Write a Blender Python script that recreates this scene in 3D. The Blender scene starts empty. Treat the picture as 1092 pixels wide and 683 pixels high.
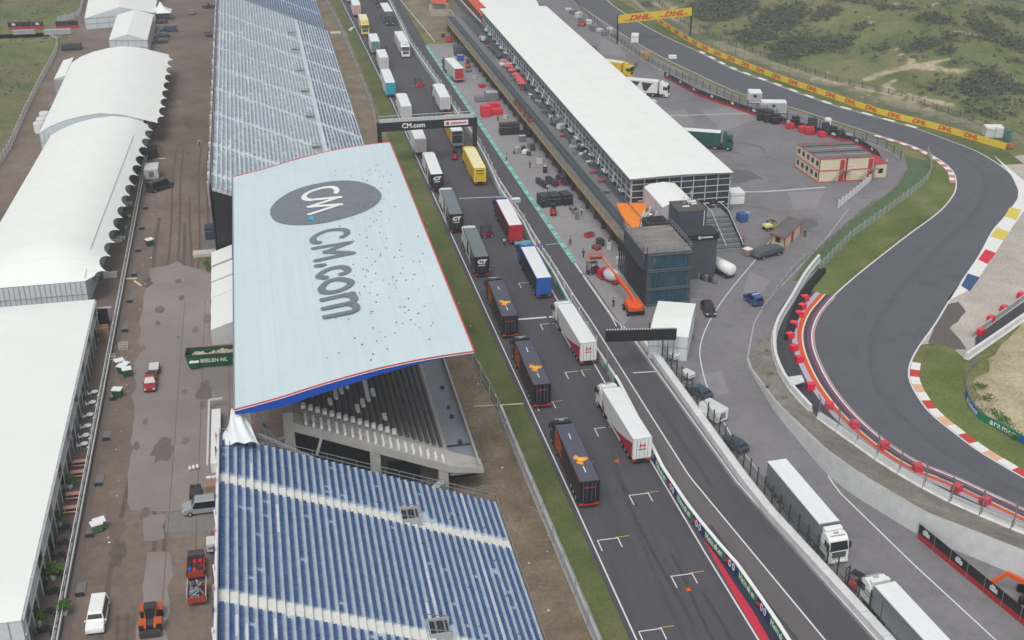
import bpy, bmesh, math, random
from mathutils import Vector, Matrix
random.seed(7)
C = bpy.context.scene.collection
S = bpy.context.scene
PI = math.pi
# ------------------------------------------------------------------ camera, sky, sun, exposure
F_, H_, CX_, CY_, VX_, VY_ = 1300.0, 86.0, 546.0, 341.5, 243.0, -295.0
TH = math.atan2(CY_-VY_, F_); YAW = math.atan2(CX_-VX_, math.hypot(F_, CY_-VY_))
FW = Vector((math.sin(YAW)*math.cos(TH), math.cos(YAW)*math.cos(TH), -math.sin(TH)))
RT = Vector((math.cos(YAW), -math.sin(YAW), 0)); UP = RT.cross(FW)
cam = bpy.data.cameras.new('camera'); co = bpy.data.objects.new('camera', cam); C.objects.link(co)
co.matrix_world = Matrix(((RT.x, UP.x, -FW.x, 0), (RT.y, UP.y, -FW.y, 0), (RT.z, UP.z, -FW.z, H_), (0, 0, 0, 1)))
cam.sensor_width = 36; cam.lens = F_/1092*36; cam.clip_end = 6000; cam.clip_start = 1
S.camera = co
def at(x, y, z=0.0):                    # photo pixel + height -> world point
    d = FW*F_+RT*(x-CX_)-UP*(y-CY_); t = (z-H_)/d.z
    return Vector((d.x*t, d.y*t, z))
def atY(x, y, Y):
    d = FW*F_+RT*(x-CX_)-UP*(y-CY_); t = Y/d.y
    return Vector((d.x*t, Y, H_+d.z*t))
SUN_EL, SUN_AZ = math.radians(58), math.radians(205)
w = bpy.data.worlds.new('World'); S.world = w; w.use_nodes = True
nt = w.node_tree; bg = nt.nodes['Background']
sky = nt.nodes.new('ShaderNodeTexSky'); sky.sky_type = 'NISHITA'; sky.sun_disc = False
sky.sun_elevation = SUN_EL; sky.sun_rotation = SUN_AZ; sky.dust_density = 3.0; sky.air_density = 1.2
hs = nt.nodes.new('ShaderNodeHueSaturation'); hs.inputs['Saturation'].default_value = 0.2
nt.links.new(sky.outputs[0], hs.inputs['Color']); nt.links.new(hs.outputs[0], bg.inputs[0])
bg.inputs[1].default_value = 0.125
sun = bpy.data.lights.new('sun', 'SUN'); sun.energy = 1.1; sun.angle = math.radians(26); sun.color = (1, .96, .9)
so = bpy.data.objects.new('sun', sun); C.objects.link(so)
sd = Vector((math.sin(SUN_AZ)*math.cos(SUN_EL), math.cos(SUN_AZ)*math.cos(SUN_EL), math.sin(SUN_EL)))
so.rotation_euler = sd.to_track_quat('Z', 'Y').to_euler()
S.view_settings.view_transform = 'Standard'; S.view_settings.look = 'None'; S.view_settings.gamma = 1
S.view_settings.exposure = 0.24
S.render.engine = 'CYCLES'

# ------------------------------------------------------------------ materials
def lin(c):
    return tuple((v/255/12.92 if v/255 <= .04045 else ((v/255+.055)/1.055)**2.4) for v in c)
MC = {}
def mat(name, rgb, rough=.7, var=.12, scale=1.0, metal=0.0, bump=0.0, rgb2=None, stretch=None, spec=.5, alpha=1.0, big=0.0, stain=0.0):
    if name in MC: return MC[name]
    m = bpy.data.materials.new(name); m.use_nodes = True; MC[name] = m
    n = m.node_tree; b = n.nodes['Principled BSDF']
    c = lin(rgb)
    b.inputs['Roughness'].default_value = rough; b.inputs['Metallic'].default_value = metal
    b.inputs['Specular IOR Level'].default_value = spec
    tc = n.nodes.new('ShaderNodeTexCoord'); src = tc.outputs['Object']
    if stretch:
        mp = n.nodes.new('ShaderNodeMapping'); mp.inputs['Scale'].default_value = stretch
        n.links.new(src, mp.inputs[0]); src = mp.outputs[0]
    no = n.nodes.new('ShaderNodeTexNoise'); no.inputs['Scale'].default_value = scale
    no.inputs['Detail'].default_value = 6; no.inputs['Roughness'].default_value = .65
    n.links.new(src, no.inputs['Vector'])
    rp = n.nodes.new('ShaderNodeValToRGB'); n.links.new(no.outputs[0], rp.inputs[0])
    if rgb2 is None:
        a = tuple(max(0, x*(1-var)) for x in c); d = tuple(min(1, x*(1+var)) for x in c)
    else: a, d = c, lin(rgb2)
    rp.color_ramp.elements[0].color = a+(1,); rp.color_ramp.elements[1].color = d+(1,)
    rp.color_ramp.elements[0].position = .32; rp.color_ramp.elements[1].position = .68
    col = rp.outputs[0]
    if big:
        n2 = n.nodes.new('ShaderNodeTexNoise'); n2.inputs['Scale'].default_value = .06; n2.inputs['Detail'].default_value = 3
        n.links.new(tc.outputs['Object'], n2.inputs['Vector'])
        r2 = n.nodes.new('ShaderNodeMapRange'); r2.inputs[1].default_value = .3; r2.inputs[2].default_value = .7
        r2.inputs[3].default_value = 1-big; r2.inputs[4].default_value = 1+big; n.links.new(n2.outputs[0], r2.inputs[0])
        mx = n.nodes.new('ShaderNodeMix'); mx.data_type = 'RGBA'; mx.blend_type = 'MULTIPLY'; mx.inputs[0].default_value = 1
        n.links.new(col, mx.inputs[6]); n.links.new(r2.outputs[0], mx.inputs[7]); col = mx.outputs[2]
    if stain:
        n3 = n.nodes.new('ShaderNodeTexNoise'); n3.inputs['Scale'].default_value = .22; n3.inputs['Detail'].default_value = 9; n3.inputs['Roughness'].default_value = .7
        mp3 = n.nodes.new('ShaderNodeMapping'); mp3.inputs['Scale'].default_value = stretch or (1, 1, 1); mp3.inputs['Location'].default_value = (7, 3, 0)
        n.links.new(tc.outputs['Object'], mp3.inputs[0]); n.links.new(mp3.outputs[0], n3.inputs['Vector'])
        r3 = n.nodes.new('ShaderNodeMapRange'); r3.inputs[1].default_value = .52; r3.inputs[2].default_value = .68; r3.inputs[3].default_value = 1; r3.inputs[4].default_value = 1-stain; n.links.new(n3.outputs[0], r3.inputs[0])
        m3 = n.nodes.new('ShaderNodeMix'); m3.data_type = 'RGBA'; m3.blend_type = 'MULTIPLY'; m3.inputs[0].default_value = 1
        n.links.new(col, m3.inputs[6]); n.links.new(r3.outputs[0], m3.inputs[7]); col = m3.outputs[2]
    n.links.new(col, b.inputs['Base Color'])
    if bump:
        bp = n.nodes.new('ShaderNodeBump'); bp.inputs['Strength'].default_value = bump; bp.inputs['Distance'].default_value = .1
        n.links.new(no.outputs[0], bp.inputs['Height']); n.links.new(bp.outputs[0], b.inputs['Normal'])
    if alpha < 1: b.inputs['Alpha'].default_value = alpha
    return m
white = mat('white_paint', (232, 233, 232), .45, .04, .6)
offw = mat('offwhite_metal', (205, 207, 206), .5, .08, .8)
black = mat('black_paint', (30, 31, 34), .5, .2, 2)
dark = mat('dark_grey', (52, 55, 60), .6, .15, 1)
rubber = mat('rubber', (26, 26, 27), .9, .2, 3)
glass = mat('dark_glass', (28, 36, 44), .12, .25, .7, spec=.8)
tealglass = mat('teal_glass', (30, 74, 92), .12, .3, .5, spec=.8)
grey = mat('mid_grey', (120, 123, 127), .6, .1, 1)
lgrey = mat('light_grey', (168, 171, 173), .6, .1, 1)
steel = mat('galvanised_steel', (150, 155, 160), .4, .15, 2, metal=.5)
red = mat('red_paint', (190, 30, 44), .45, .12, 1)
redpl = mat('red_plastic', (214, 36, 62), .5, .12, 1)
orange = mat('orange_paint', (226, 92, 30), .5, .12, 1)
yellow = mat('yellow_paint', (232, 196, 30), .5, .08, 1)
blue = mat('blue_paint', (22, 84, 168), .5, .1, 1)
green = mat('green_paint', (24, 96, 58), .55, .15, 1)
teal = mat('turquoise_paint', (40, 168, 190), .5, .1, 1)
concrete = mat('concrete', (172, 170, 164), .85, .14, .6, bump=.2, big=.08)
concw = mat('pale_concrete_blocks', (214, 216, 216), .8, .1, .8, big=.08)
membrane = mat('white_membrane', (233, 236, 232), .6, .02, .15)
fence_m = mat('wire_mesh', (110, 116, 118), .7, .2, 1, alpha=.22)
lamp_red = mat('lamp_red', (200, 60, 30), .3, .1, 1)
lampw = mat('lamp_clear', (225, 228, 230), .2, .05, 1)

# ------------------------------------------------------------------ mesh helpers
class MB:
    def __init__(s): s.v, s.f, s.m, s.mats = [], [], [], []
    def mi(s, m):
        if m not in s.mats: s.mats.append(m)
        return s.mats.index(m)
    def poly(s, pts, m):
        b = len(s.v); s.v += [tuple(p) for p in pts]; s.f.append(tuple(range(b, b+len(pts)))); s.m.append(s.mi(m))
    def box(s, x0, x1, y0, y1, z0, z1, m):
        b = len(s.v); k = s.mi(m)
        s.v += [(x0,y0,z0),(x1,y0,z0),(x1,y1,z0),(x0,y1,z0),(x0,y0,z1),(x1,y0,z1),(x1,y1,z1),(x0,y1,z1)]
        for q in ((0,3,2,1),(4,5,6,7),(0,1,5,4),(1,2,6,5),(2,3,7,6),(3,0,4,7)):
            s.f.append(tuple(b+i for i in q)); s.m.append(k)
    def frus(s, base, top, z0, z1, m):      # base/top = lists of xy
        n = len(base); b = len(s.v); k = s.mi(m)
        s.v += [(p[0], p[1], z0) for p in base]+[(p[0], p[1], z1) for p in top]
        s.f.append(tuple(b+i for i in range(n))[::-1]); s.m.append(k)
        s.f.append(tuple(b+n+i for i in range(n))); s.m.append(k)
        for i in range(n):
            j = (i+1) % n; s.f.append((b+i, b+j, b+n+j, b+n+i)); s.m.append(k)
    def prism(s, pts, z0, z1, m): s.frus(pts, pts, z0, z1, m)
    def side(s, prof, x0, x1, m):           # profile in (y,z) extruded over x
        n = len(prof); b = len(s.v); k = s.mi(m)
        s.v += [(x0, p[0], p[1]) for p in prof]+[(x1, p[0], p[1]) for p in prof]
        s.f.append(tuple(b+i for i in range(n))[::-1]); s.m.append(k); s.f.append(tuple(b+n+i for i in range(n))); s.m.append(k)
        for i in range(n):
            j = (i+1) % n; s.f.append((b+i, b+j, b+n+j, b+n+i)); s.m.append(k)
    def bar(s, p, q, w, m, h=None):
        p, q = Vector(p), Vector(q); d = q-p
        if d.length < 1e-6: return
        h = h or w; z = Vector((0,0,1)) if abs(d.normalized().z) < .95 else Vector((1,0,0))
        a = d.cross(z).normalized()*w/2; c = a.cross(d).normalized()*h/2
        b = len(s.v); k = s.mi(m)
        for o in (p, q): s.v += [tuple(o+a+c), tuple(o-a+c), tuple(o-a-c), tuple(o+a-c)]
        for f in ((0,1,2,3),(7,6,5,4),(0,4,5,1),(1,5,6,2),(2,6,7,3),(3,7,4,0)):
            s.f.append(tuple(b+i for i in f)); s.m.append(k)
    def cyl(s, p, q, r0, r1, m, n=12):
        p, q = Vector(p), Vector(q); d = (q-p).normalized(); z = Vector((0,0,1)) if abs(d.z) < .9 else Vector((1,0,0))
        a = d.cross(z).normalized(); c = a.cross(d); b = len(s.v); k = s.mi(m)
        for o, r in ((p, r0), (q, r1)):
            for i in range(n):
                t = 2*PI*i/n; s.v.append(tuple(o+a*math.cos(t)*r+c*math.sin(t)*r))
        s.f.append(tuple(b+i for i in range(n))); s.m.append(k); s.f.append(tuple(b+n+i for i in range(n))[::-1]); s.m.append(k)
        for i in range(n):
            j = (i+1) % n; s.f.append((b+i, b+n+i, b+n+j, b+j)); s.m.append(k)
    def sph(s, c, rx, ry, rz, m, nu=12, nv=7):
        b = len(s.v); k = s.mi(m)
        for i in range(nv+1):
            ph = PI*i/nv
            for j in range(nu):
                t = 2*PI*j/nu; s.v.append((c[0]+rx*math.sin(ph)*math.cos(t), c[1]+ry*math.sin(ph)*math.sin(t), c[2]+rz*math.cos(ph)))
        for i in range(nv):
            for j in range(nu):
                s.f.append((b+i*nu+j, b+(i+1)*nu+j, b+(i+1)*nu+(j+1)%nu, b+i*nu+(j+1)%nu)); s.m.append(k)
    def leaves(s, c, rx, ry, rz, n, size, m, m2=None, lobes=5):
        L = [(random.uniform(-.5,.5)*rx, random.uniform(-.5,.5)*ry, random.uniform(-.3,.5)*rz, random.uniform(.45,.75)) for _ in range(lobes)]
        for i in range(n):
            l = random.choice(L)
            d = Vector((random.gauss(0,1), random.gauss(0,1), random.gauss(0,1))).normalized()*(random.random()**.4)*l[3]
            p = Vector((c[0]+l[0]+d.x*rx, c[1]+l[1]+d.y*ry, c[2]+max(-rz*.9, l[2]+d.z*rz)))
            a = Vector((random.gauss(0,1), random.gauss(0,1), random.gauss(0,.6))).normalized()*size*random.uniform(.6,1.4)
            e = a.cross(Vector((random.gauss(0,1), random.gauss(0,1), random.gauss(0,1)))).normalized()*size*random.uniform(.4,.9)
            s.poly((p-a, p-e*.6, p+a, p+e), m2 if (m2 and random.random() < .4) else m)
    def build(s, name, parent=None, world=False, smooth=False, bevel=0):
        me = bpy.data.meshes.new(name); me.from_pydata(s.v, [], s.f)
        for m in s.mats: me.materials.append(m)
        me.polygons.foreach_set('material_index', s.m)
        if smooth: me.polygons.foreach_set('use_smooth', [True]*len(me.polygons))
        me.update()
        o = bpy.data.objects.new(name, me); C.objects.link(o)
        if bevel:
            b = o.modifiers.new('b', 'BEVEL'); b.width = bevel; b.segments = 2; b.limit_method = 'ANGLE'
        if parent:
            o.parent = parent
            if world: o.matrix_parent_inverse = root_mx(parent).inverted()
        return o
def root_mx(o):
    m = Matrix.Translation(o.location) @ o.rotation_euler.to_matrix().to_4x4()
    return root_mx(o.parent) @ o.matrix_parent_inverse @ m if o.parent else m
def thing(name, label, cat, loc=(0,0,0), rz=0, group=None):
    o = bpy.data.objects.new(name, None); C.objects.link(o); o.location = loc; o.rotation_euler = (0,0,rz)
    o.empty_display_size = .3
    return tag(o, label, cat, group)
def tag(o, label, cat, group=None, kind=None):
    o['label'] = label; o['category'] = cat
    if group: o['group'] = group
    if kind: o['kind'] = kind
    return o
def struct(o, kind='structure'): o['kind'] = kind; return o
ORD = 'first second third fourth fifth sixth seventh eighth ninth tenth eleventh twelfth thirteenth fourteenth fifteenth sixteenth seventeenth eighteenth nineteenth twentieth'.split()
ORD += ['twenty-'+o for o in ORD[:9]]+['thirtieth']+['thirty-'+o for o in ORD[:9]]+['fortieth']
def copy_tree(o, parent=None):
    c = o.copy(); C.objects.link(c); c.parent = parent
    for ch in o.children: copy_tree(ch, c)
    return c
def put(o, p, rz=0, label=None):
    o.location = p; o.rotation_euler = (0,0,rz)
    if label: o['label'] = label
    return o
def text(s, size, m, origin, xd, yd, name='lettering', parent=None, bold=0.0, thick=.02, align='CENTER', shear=0, zf=None, sx=1.0, tagit=None):
    cu = bpy.data.curves.new('t', 'FONT'); cu.body = s; cu.size = size; cu.offset = bold; cu.align_x = align; cu.align_y = 'CENTER'
    cu.extrude = thick if zf is None else 0; cu.shear = shear; cu.resolution_u = 3
    to = bpy.data.objects.new('t', cu); C.objects.link(to); dg = bpy.context.evaluated_depsgraph_get(); dg.update()
    me = bpy.data.meshes.new_from_object(to.evaluated_get(dg)); bpy.data.objects.remove(to); bpy.data.curves.remove(cu)
    xd = Vector(xd).normalized(); yd = Vector(yd).normalized(); n = xd.cross(yd)
    M4 = Matrix(((xd.x*sx, yd.x, n.x, origin[0]), (xd.y*sx, yd.y, n.y, origin[1]), (xd.z*sx, yd.z, n.z, origin[2]), (0,0,0,1)))
    me.transform(M4)
    if zf:
        drape(me, zf)
    me.materials.clear(); me.materials.append(m)
    o = bpy.data.objects.new(name, me); C.objects.link(o)
    if parent:
        o.parent = parent; o.matrix_parent_inverse = root_mx(parent).inverted()
    return o
def drape(me, zf, maxlen=.8):
    bm = bmesh.new(); bm.from_mesh(me); bmesh.ops.triangulate(bm, faces=bm.faces[:])
    for _ in range(4):
        es = [e for e in bm.edges if e.calc_length() > maxlen]
        if not es: break
        bmesh.ops.subdivide_edges(bm, edges=es, cuts=1); bmesh.ops.triangulate(bm, faces=bm.faces[:])
    for v in bm.verts: v.co.z = zf(v.co.x, v.co.y)
    bm.to_mesh(me); bm.free()
def cr(pts, n=6):                       # catmull-rom resample
    P = [Vector(p) for p in pts]; P = [P[0]*2-P[1]]+P+[P[-1]*2-P[-2]]; out = []
    for i in range(1, len(P)-2):
        a, b, c, d = P[i-1:i+3]
        for k in range(n):
            t = k/n; out.append(.5*((2*b)+(c-a)*t+(2*a-5*b+4*c-d)*t*t+(3*b-a-3*c+d)*t**3))
    return out+[P[-2]]
def px(l, z=0.0): return [at(x, y, z) for x, y in l]
def sheet(name, pts, z, m, kind='structure'):
    me = bpy.data.meshes.new(name); bm = bmesh.new()
    vs = [bm.verts.new((p[0], p[1], z)) for p in pts]; f = bm.faces.new(vs)
    bmesh.ops.triangulate(bm, faces=[f]); bmesh.ops.recalc_face_normals(bm, faces=bm.faces[:])
    if sum(f.normal.z for f in bm.faces) < 0: bmesh.ops.reverse_faces(bm, faces=bm.faces[:])
    bm.to_mesh(me); bm.free(); me.materials.append(m)
    o = bpy.data.objects.new(name, me); C.objects.link(o); o['kind'] = kind
    return o
def rough_poly(pts, amp, n=8):
    out = []; P = [Vector(p) for p in pts]
    for i in range(len(P)):
        a, b = P[i], P[(i+1) % len(P)]; L = (b-a).length; k = max(2, int(L/2.0)); nrm = Vector((-(b-a).y, (b-a).x, 0)).normalized()
        for j in range(k): out.append(a.lerp(b, j/k)+nrm*random.gauss(0, amp))
    return out
def normals(P):
    N = []
    for i in range(len(P)):
        d = (P[min(i+1, len(P)-1)]-P[max(i-1, 0)]); N.append(Vector((d.y, -d.x, 0)).normalized())   # right side of travel
    return N
def band(name, P, o0, o1, z, ms, seg=None, structure=True):   # strip along polyline between offsets o0..o1 (right positive)
    P = resample(P, seg/2 if seg else 2.0); N = normals(P); mb = MB()
    for i in range(len(P)-1):
        m = ms[(i//2) % len(ms)] if seg else ms[0]
        a, b, c, d = P[i]+N[i]*o0, P[i]+N[i]*o1, P[i+1]+N[i+1]*o1, P[i+1]+N[i+1]*o0
        mb.poly([(p.x, p.y, z) for p in (a, b, c, d)], m)
    o = mb.build(name)
    if structure: struct(o)
    return o
def resample(P, step):
    P = [Vector(p) for p in P]; L = [0]
    for a, b in zip(P, P[1:]): L.append(L[-1]+(b-a).length)
    n = max(1, int(round(L[-1]/step))); out = []; j = 0
    for k in range(n+1):
        t = L[-1]*k/n
        while j < len(P)-2 and L[j+1] < t: j += 1
        u = (t-L[j])/max(1e-9, L[j+1]-L[j]); out.append(P[j].lerp(P[j+1], min(1, u)))
    return out
def wall_mesh(P, h, w, m, z0=0.0, mb=None, close=True):
    P = [Vector(p) for p in P]; N = normals(P); mb = mb or MB(); b = len(mb.v); k = mb.mi(m)
    for p, n in zip(P, N):
        for o, z in ((-w/2, z0), (-w/2, z0+h), (w/2, z0+h), (w/2, z0)):
            q = p+n*o; mb.v.append((q.x, q.y, z+p.z))
    for i in range(len(P)-1):
        for j in range(3):
            a = b+i*4+j; mb.f.append((a, a+1, a+5, a+4)); mb.m.append(k)
    for e in (b, b+4*(len(P)-1)): mb.f.append((e, e+1, e+2, e+3)); mb.m.append(k)
    return mb
def fence(name, label, P, h, sp, group=None, base=None, postm=steel, meshm=None, z0=0.0, cat='fence', lean=0.0, thick=.12, bh=0, bm_=None):
    P = resample(P, sp); t = thing(name, label, cat, tuple(P[0]), 0, group)
    if len(P) > 100: st = (len(P)//90)+1
    else: st = 1
    N = normals(P)
    for i in range(0, len(P), st):
        mb = MB(); p = P[i]
        mb.bar((p.x, p.y, z0), (p.x, p.y, z0+h*.8), thick, postm)
        q = p+N[i]*lean; mb.bar((p.x, p.y, z0+h*.8), (q.x, q.y, z0+h), thick, postm)
        mb.build('post', t, True)
    mb = MB()
    for a, b, na, nb in zip(P, P[1:], N, N[1:]):
        for zz in (.05, .35, .65, .8): mb.bar((a.x, a.y, z0+h*zz), (b.x, b.y, z0+h*zz), .04, postm)
        mb.poly([(a.x, a.y, z0+.02), (b.x, b.y, z0+.02), (b.x, b.y, z0+h*.8), (a.x, a.y, z0+h*.8)], meshm or fence_m)
    mb.build('mesh_panel', t, True)
    if bh: wall_mesh([Vector((p.x, p.y, 0)) for p in P], bh, .3, bm_ or concw).build('barrier', t, True)
    return t

# ------------------------------------------------------------------ ground
def ground_mat(name, cols, scale=.25, fine=3.0, rough=.95, bump=.4, attr=False, amp=1.0):
    m = bpy.data.materials.new(name); m.use_nodes = True; n = m.node_tree; b = n.nodes['Principled BSDF']; b.inputs['Roughness'].default_value = rough
    b.inputs['Specular IOR Level'].default_value = .2
    tc = n.nodes.new('ShaderNodeTexCoord')
    def noise(s, d=8, r=.65):
        x = n.nodes.new('ShaderNodeTexNoise'); x.inputs['Scale'].default_value = s; x.inputs['Detail'].default_value = d; x.inputs['Roughness'].default_value = r
        n.links.new(tc.outputs['Object'], x.inputs['Vector']); return x.outputs[0]
    n1, n2, n3 = noise(scale), noise(fine, 6, .7), noise(scale*.3, 3)
    rp = n.nodes.new('ShaderNodeValToRGB'); n.links.new(n1, rp.inputs[0])
    el = rp.color_ramp.elements
    while len(el) < len(cols): el.new(.5)
    for i, c in enumerate(cols): el[i].position = .3+.4*i/(len(cols)-1); el[i].color = lin(c)+(1,)
    mr = n.nodes.new('ShaderNodeMapRange'); mr.inputs[1].default_value = .25; mr.inputs[2].default_value = .75; mr.inputs[3].default_value = 1-.35*amp; mr.inputs[4].default_value = 1+.35*amp
    n.links.new(n2, mr.inputs[0])
    mx = n.nodes.new('ShaderNodeMix'); mx.data_type = 'RGBA'; mx.blend_type = 'MULTIPLY'; mx.inputs[0].default_value = 1
    n.links.new(rp.outputs[0], mx.inputs[6]); n.links.new(mr.outputs[0], mx.inputs[7])
    m2 = n.nodes.new('ShaderNodeMapRange'); m2.inputs[1].default_value = .3; m2.inputs[2].default_value = .7; m2.inputs[3].default_value = .85; m2.inputs[4].default_value = 1.15
    n.links.new(n3, m2.inputs[0])
    my = n.nodes.new('ShaderNodeMix'); my.data_type = 'RGBA'; my.blend_type = 'MULTIPLY'; my.inputs[0].default_value = 1
    n.links.new(mx.outputs[2], my.inputs[6]); n.links.new(m2.outputs[0], my.inputs[7]); col = my.outputs[2]
    if attr:
        for an, c in (('scrub', (70, 78, 62)), ('sand', (176, 162, 138))):
            a = n.nodes.new('ShaderNodeAttribute'); a.attribute_name = an
            ad = n.nodes.new('ShaderNodeMath'); ad.operation = 'ADD'; n.links.new(a.outputs['Fac'], ad.inputs[0])
            sb = n.nodes.new('ShaderNodeMath'); sb.operation = 'MULTIPLY_ADD'; n.links.new(n1 if an == 'sand' else n2, sb.inputs[0]); sb.inputs[1].default_value = 1.6; sb.inputs[2].default_value = -.8
            n.links.new(sb.outputs[0], ad.inputs[1])
            st = n.nodes.new('ShaderNodeMapRange'); st.inputs[1].default_value = .35; st.inputs[2].default_value = .75; n.links.new(ad.outputs[0], st.inputs[0])
            q = n.nodes.new('ShaderNodeMix'); q.data_type = 'RGBA'; n.links.new(st.outputs[0], q.inputs[0]); n.links.new(col, q.inputs[6])
            c2 = n.nodes.new('ShaderNodeMix'); c2.data_type = 'RGBA'; c2.blend_type = 'MULTIPLY'; c2.inputs[0].default_value = 1; c2.inputs[6].default_value = lin(c)+(1,)
            n.links.new(mr.outputs[0], c2.inputs[7]); n.links.new(c2.outputs[2], q.inputs[7]); col = q.outputs[2]
    n.links.new(col, b.inputs['Base Color'])
    bp = n.nodes.new('ShaderNodeBump'); bp.inputs['Strength'].default_value = bump; bp.inputs['Distance'].default_value = .3
    n.links.new(n2, bp.inputs['Height']); n.links.new(bp.outputs[0], b.inputs['Normal'])
    return m
dune_m = ground_mat('dune_grass', [(80,92,56),(100,110,70),(120,118,86),(90,100,64)], .07, 1.0, attr=True)
base_m = ground_mat('rough_grass', [(92,98,60),(116,116,74),(134,128,92)], .12, 1.2)
verge_m = ground_mat('verge_grass', [(76,88,52),(92,102,60),(112,108,78)], .15, 2.5, bump=.2)
infield_m = ground_mat('infield_grass', [(82,96,52),(98,110,62),(126,122,86)], .12, 2.0, bump=.2)
sand_m = ground_mat('trampled_sand', [(104,92,76),(128,114,96),(148,136,118)], .2, 2.0)
band_m = ground_mat('gravel_bank', [(112,108,102),(130,126,118),(146,140,130)], .3, 2.0)
mud_m = ground_mat('mud', [(106,93,85),(120,107,98),(132,120,111)], .10, 1.0, bump=.1, amp=.6)
slab_m = ground_mat('worn_concrete', [(132,123,119),(139,130,127),(146,137,134)], .12, 1.5, bump=.03, amp=.18)
mound_m = ground_mat('sand_mound', [(150,140,112),(176,162,134),(190,178,152)], .2, 2.0)
gravel_m = ground_mat('gravel_trap', [(168,160,152),(178,170,162),(186,178,170)], .2, 2.5, bump=.15)
def asphalt(name, c, stretch=(1,.12,1), var=.08, big=.06): return mat(name, c, .85, var, .8, stretch=stretch, big=big, bump=.05, spec=.25, stain=.2)
as_main = asphalt('main_straight_asphalt', (82,81,86))
as_pit = asphalt('pit_lane_asphalt', (84,83,88))
as_pitv = asphalt('pit_strip_asphalt', (102,99,100))
as_pad = asphalt('paddock_asphalt', (124,122,125), (1,1,1), .09, .13)
as_apron = asphalt('pit_apron_concrete', (146,144,145), (1,1,1), .06, .08)
as_curve = asphalt('corner_asphalt', (92,94,101), (1,1,1), .05, .05)
sheet('ground', [(-1500,-1500,0),(1500,-1500,0),(1500,1500,0),(-1500,1500,0)], -.12, base_m)
# service road and stand footing
sheet('service_road', [Vector(p) for p in [(-62,20,0),(2,20,0),(2,125,0),(0,560,0),(-60,560,0),(-62,430,0)]], -.04, mud_m)
sheet('stand_strip', [Vector(p) for p in [(-1,20,0),(34,20,0),(33,120,0),(31.5,250,0),(31,560,0),(-1,560,0)]], -.06, sand_m)
for pts in ([(160,286),(176,284),(190,278),(196,284),(226,290),(250,300),(248,545),(137,545),(143,400),(150,345)], [(157,590),(185,588),(181,640),(165,760),(141,760),(150,640)], [(152,548),(176,548),(176,575),(156,577)]):
    sheet('concrete_slab', rough_poly(px(pts), .22), -.02, slab_m)
sheet('concrete_slab', px([(176,546),(238,544),(238,566),(176,568)]), -.015, mat('slab_grey', (126,122,120), .9, .1, 1))
for k, (x, y, r) in enumerate([(208,352,.6),(198,470,.5),(190,300,.5),(170,330,.7),(193,318,.5),(168,345,.4),(152,372,.5),(197,418,.4),(216,432,.5),(190,360,.3),(155,450,.4),(222,340,.8),(226,350,.5)]):
    c = at(x, y); sheet('mud_patch', [c+Vector((math.cos(t)*f, math.sin(t)*f*2.2, 0)) for t, f in [(i*PI/6, r*random.uniform(.75,1.25)) for i in range(12)]], -.01, mud_m)
for xs in (-15.6, -12.3, -8.4):
    mb = MB(); mb.box(xs-.05, xs+.05, 108, 190, -.012, -.008, mat('joint', (108,97,90), .9)); struct(mb.build('slab_joint'))
for xs in (-19.5, -17.9, -14.2, -12.6): band('tyre_track', [Vector((xs+.5*math.sin(i*.5), 185+i*8, 0)) for i in range(12)], -.18, .18, -.03, [mat('rut', (94,82,75), .9, .2, 1)])
for xs in (-20.5,-18.6,-9.5,-7.8): band('tyre_track', [Vector((xs+.6*math.sin(i*.7+xs), 80+i*5, 0)) for i in range(7)], -.2, .2, -.03, [MC['rut']])
# main straight
LL = [(352,-25),(363,0),(388,49),(418,110),(446,174),(523,345),(600,513),(677,683),(704,744)]
pitwall = [(397,-30),(413,0),(438,51),(469,95),(485,121),(503,146),(518,174),(533,207),(558,243),(567,262),(590,297),(605,325),(634,376),(658,413),(690,475),(706,508),(731,546),(746,566),(764,588),(785,612),(810,648),(830,678),(868,740)]
LLw, PWw = px(LL), px(pitwall)
sheet('main_straight', [p+Vector((-.5,0,0)) for p in LLw]+PWw[::-1], 0, as_main)
gl = px([(345,-25),(352,0),(369,33),(405,123),(432,200),(470,300),(500,373),(528,433),(556,500),(608,620),(636,683),(662,744)])
sheet('grass_verge', gl+[p+Vector((-.4,0,0)) for p in LLw[::-1]], -.01, verge_m)
band('edge_line', LLw, -.28, -.1, .01, [mat('line_white', (214,215,214), .7, .08, 2)])
linew = MC['line_white']
pl_r = px([(408,-30),(427,0),(455,49),(541,175),(613,280),(632,303),(662,348),(676,366),(783,515),(931,683),(985,745)])
sheet('pit_lane', PWw+pl_r[::-1], .004, as_pit)
pw_in = px([(520,172),(554,225),(615,320),(632,345),(735,508),(880,683),(932,746)])
sheet('pit_wall_strip', px([(518,174),(533,207),(558,243),(590,297),(634,376),(658,413),(690,475),(706,508),(731,546),(746,566),(764,588),(785,612),(810,648),(830,678),(868,740)])+pw_in[::-1], .012, as_pitv)
band('pit_entry_line', pw_in, -.1, .1, .02, [linew])
band('pit_lane_line', pl_r[-5:], -.5, -.32, .02, [linew])
band('pit_lane_line', px([(613,280),(657,343),(661,345),(664,352)]), -.09, .09, .02, [linew])
band('pit_lane_line', px([(616,280),(632,303),(656,337),(662,348)]), .6, .78, .02, [linew])
band('pit_lane_line', px([(408,-30),(427,0),(464,45)]), -.1, .1, .02, [linew])
band('cross_line', px([(675,231+167),(699,396.5)]), -.12, .12, .022, [linew])
band('cross_line', px([(574,262),(596,260)]), -.08, .08, .022, [linew])
band('cross_line', px([(489,212),(533,210)]), -.12, .12, .012, [linew])
band('start_line', px([(551,341),(589,338)]), -.25, .25, .012, [linew])
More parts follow.
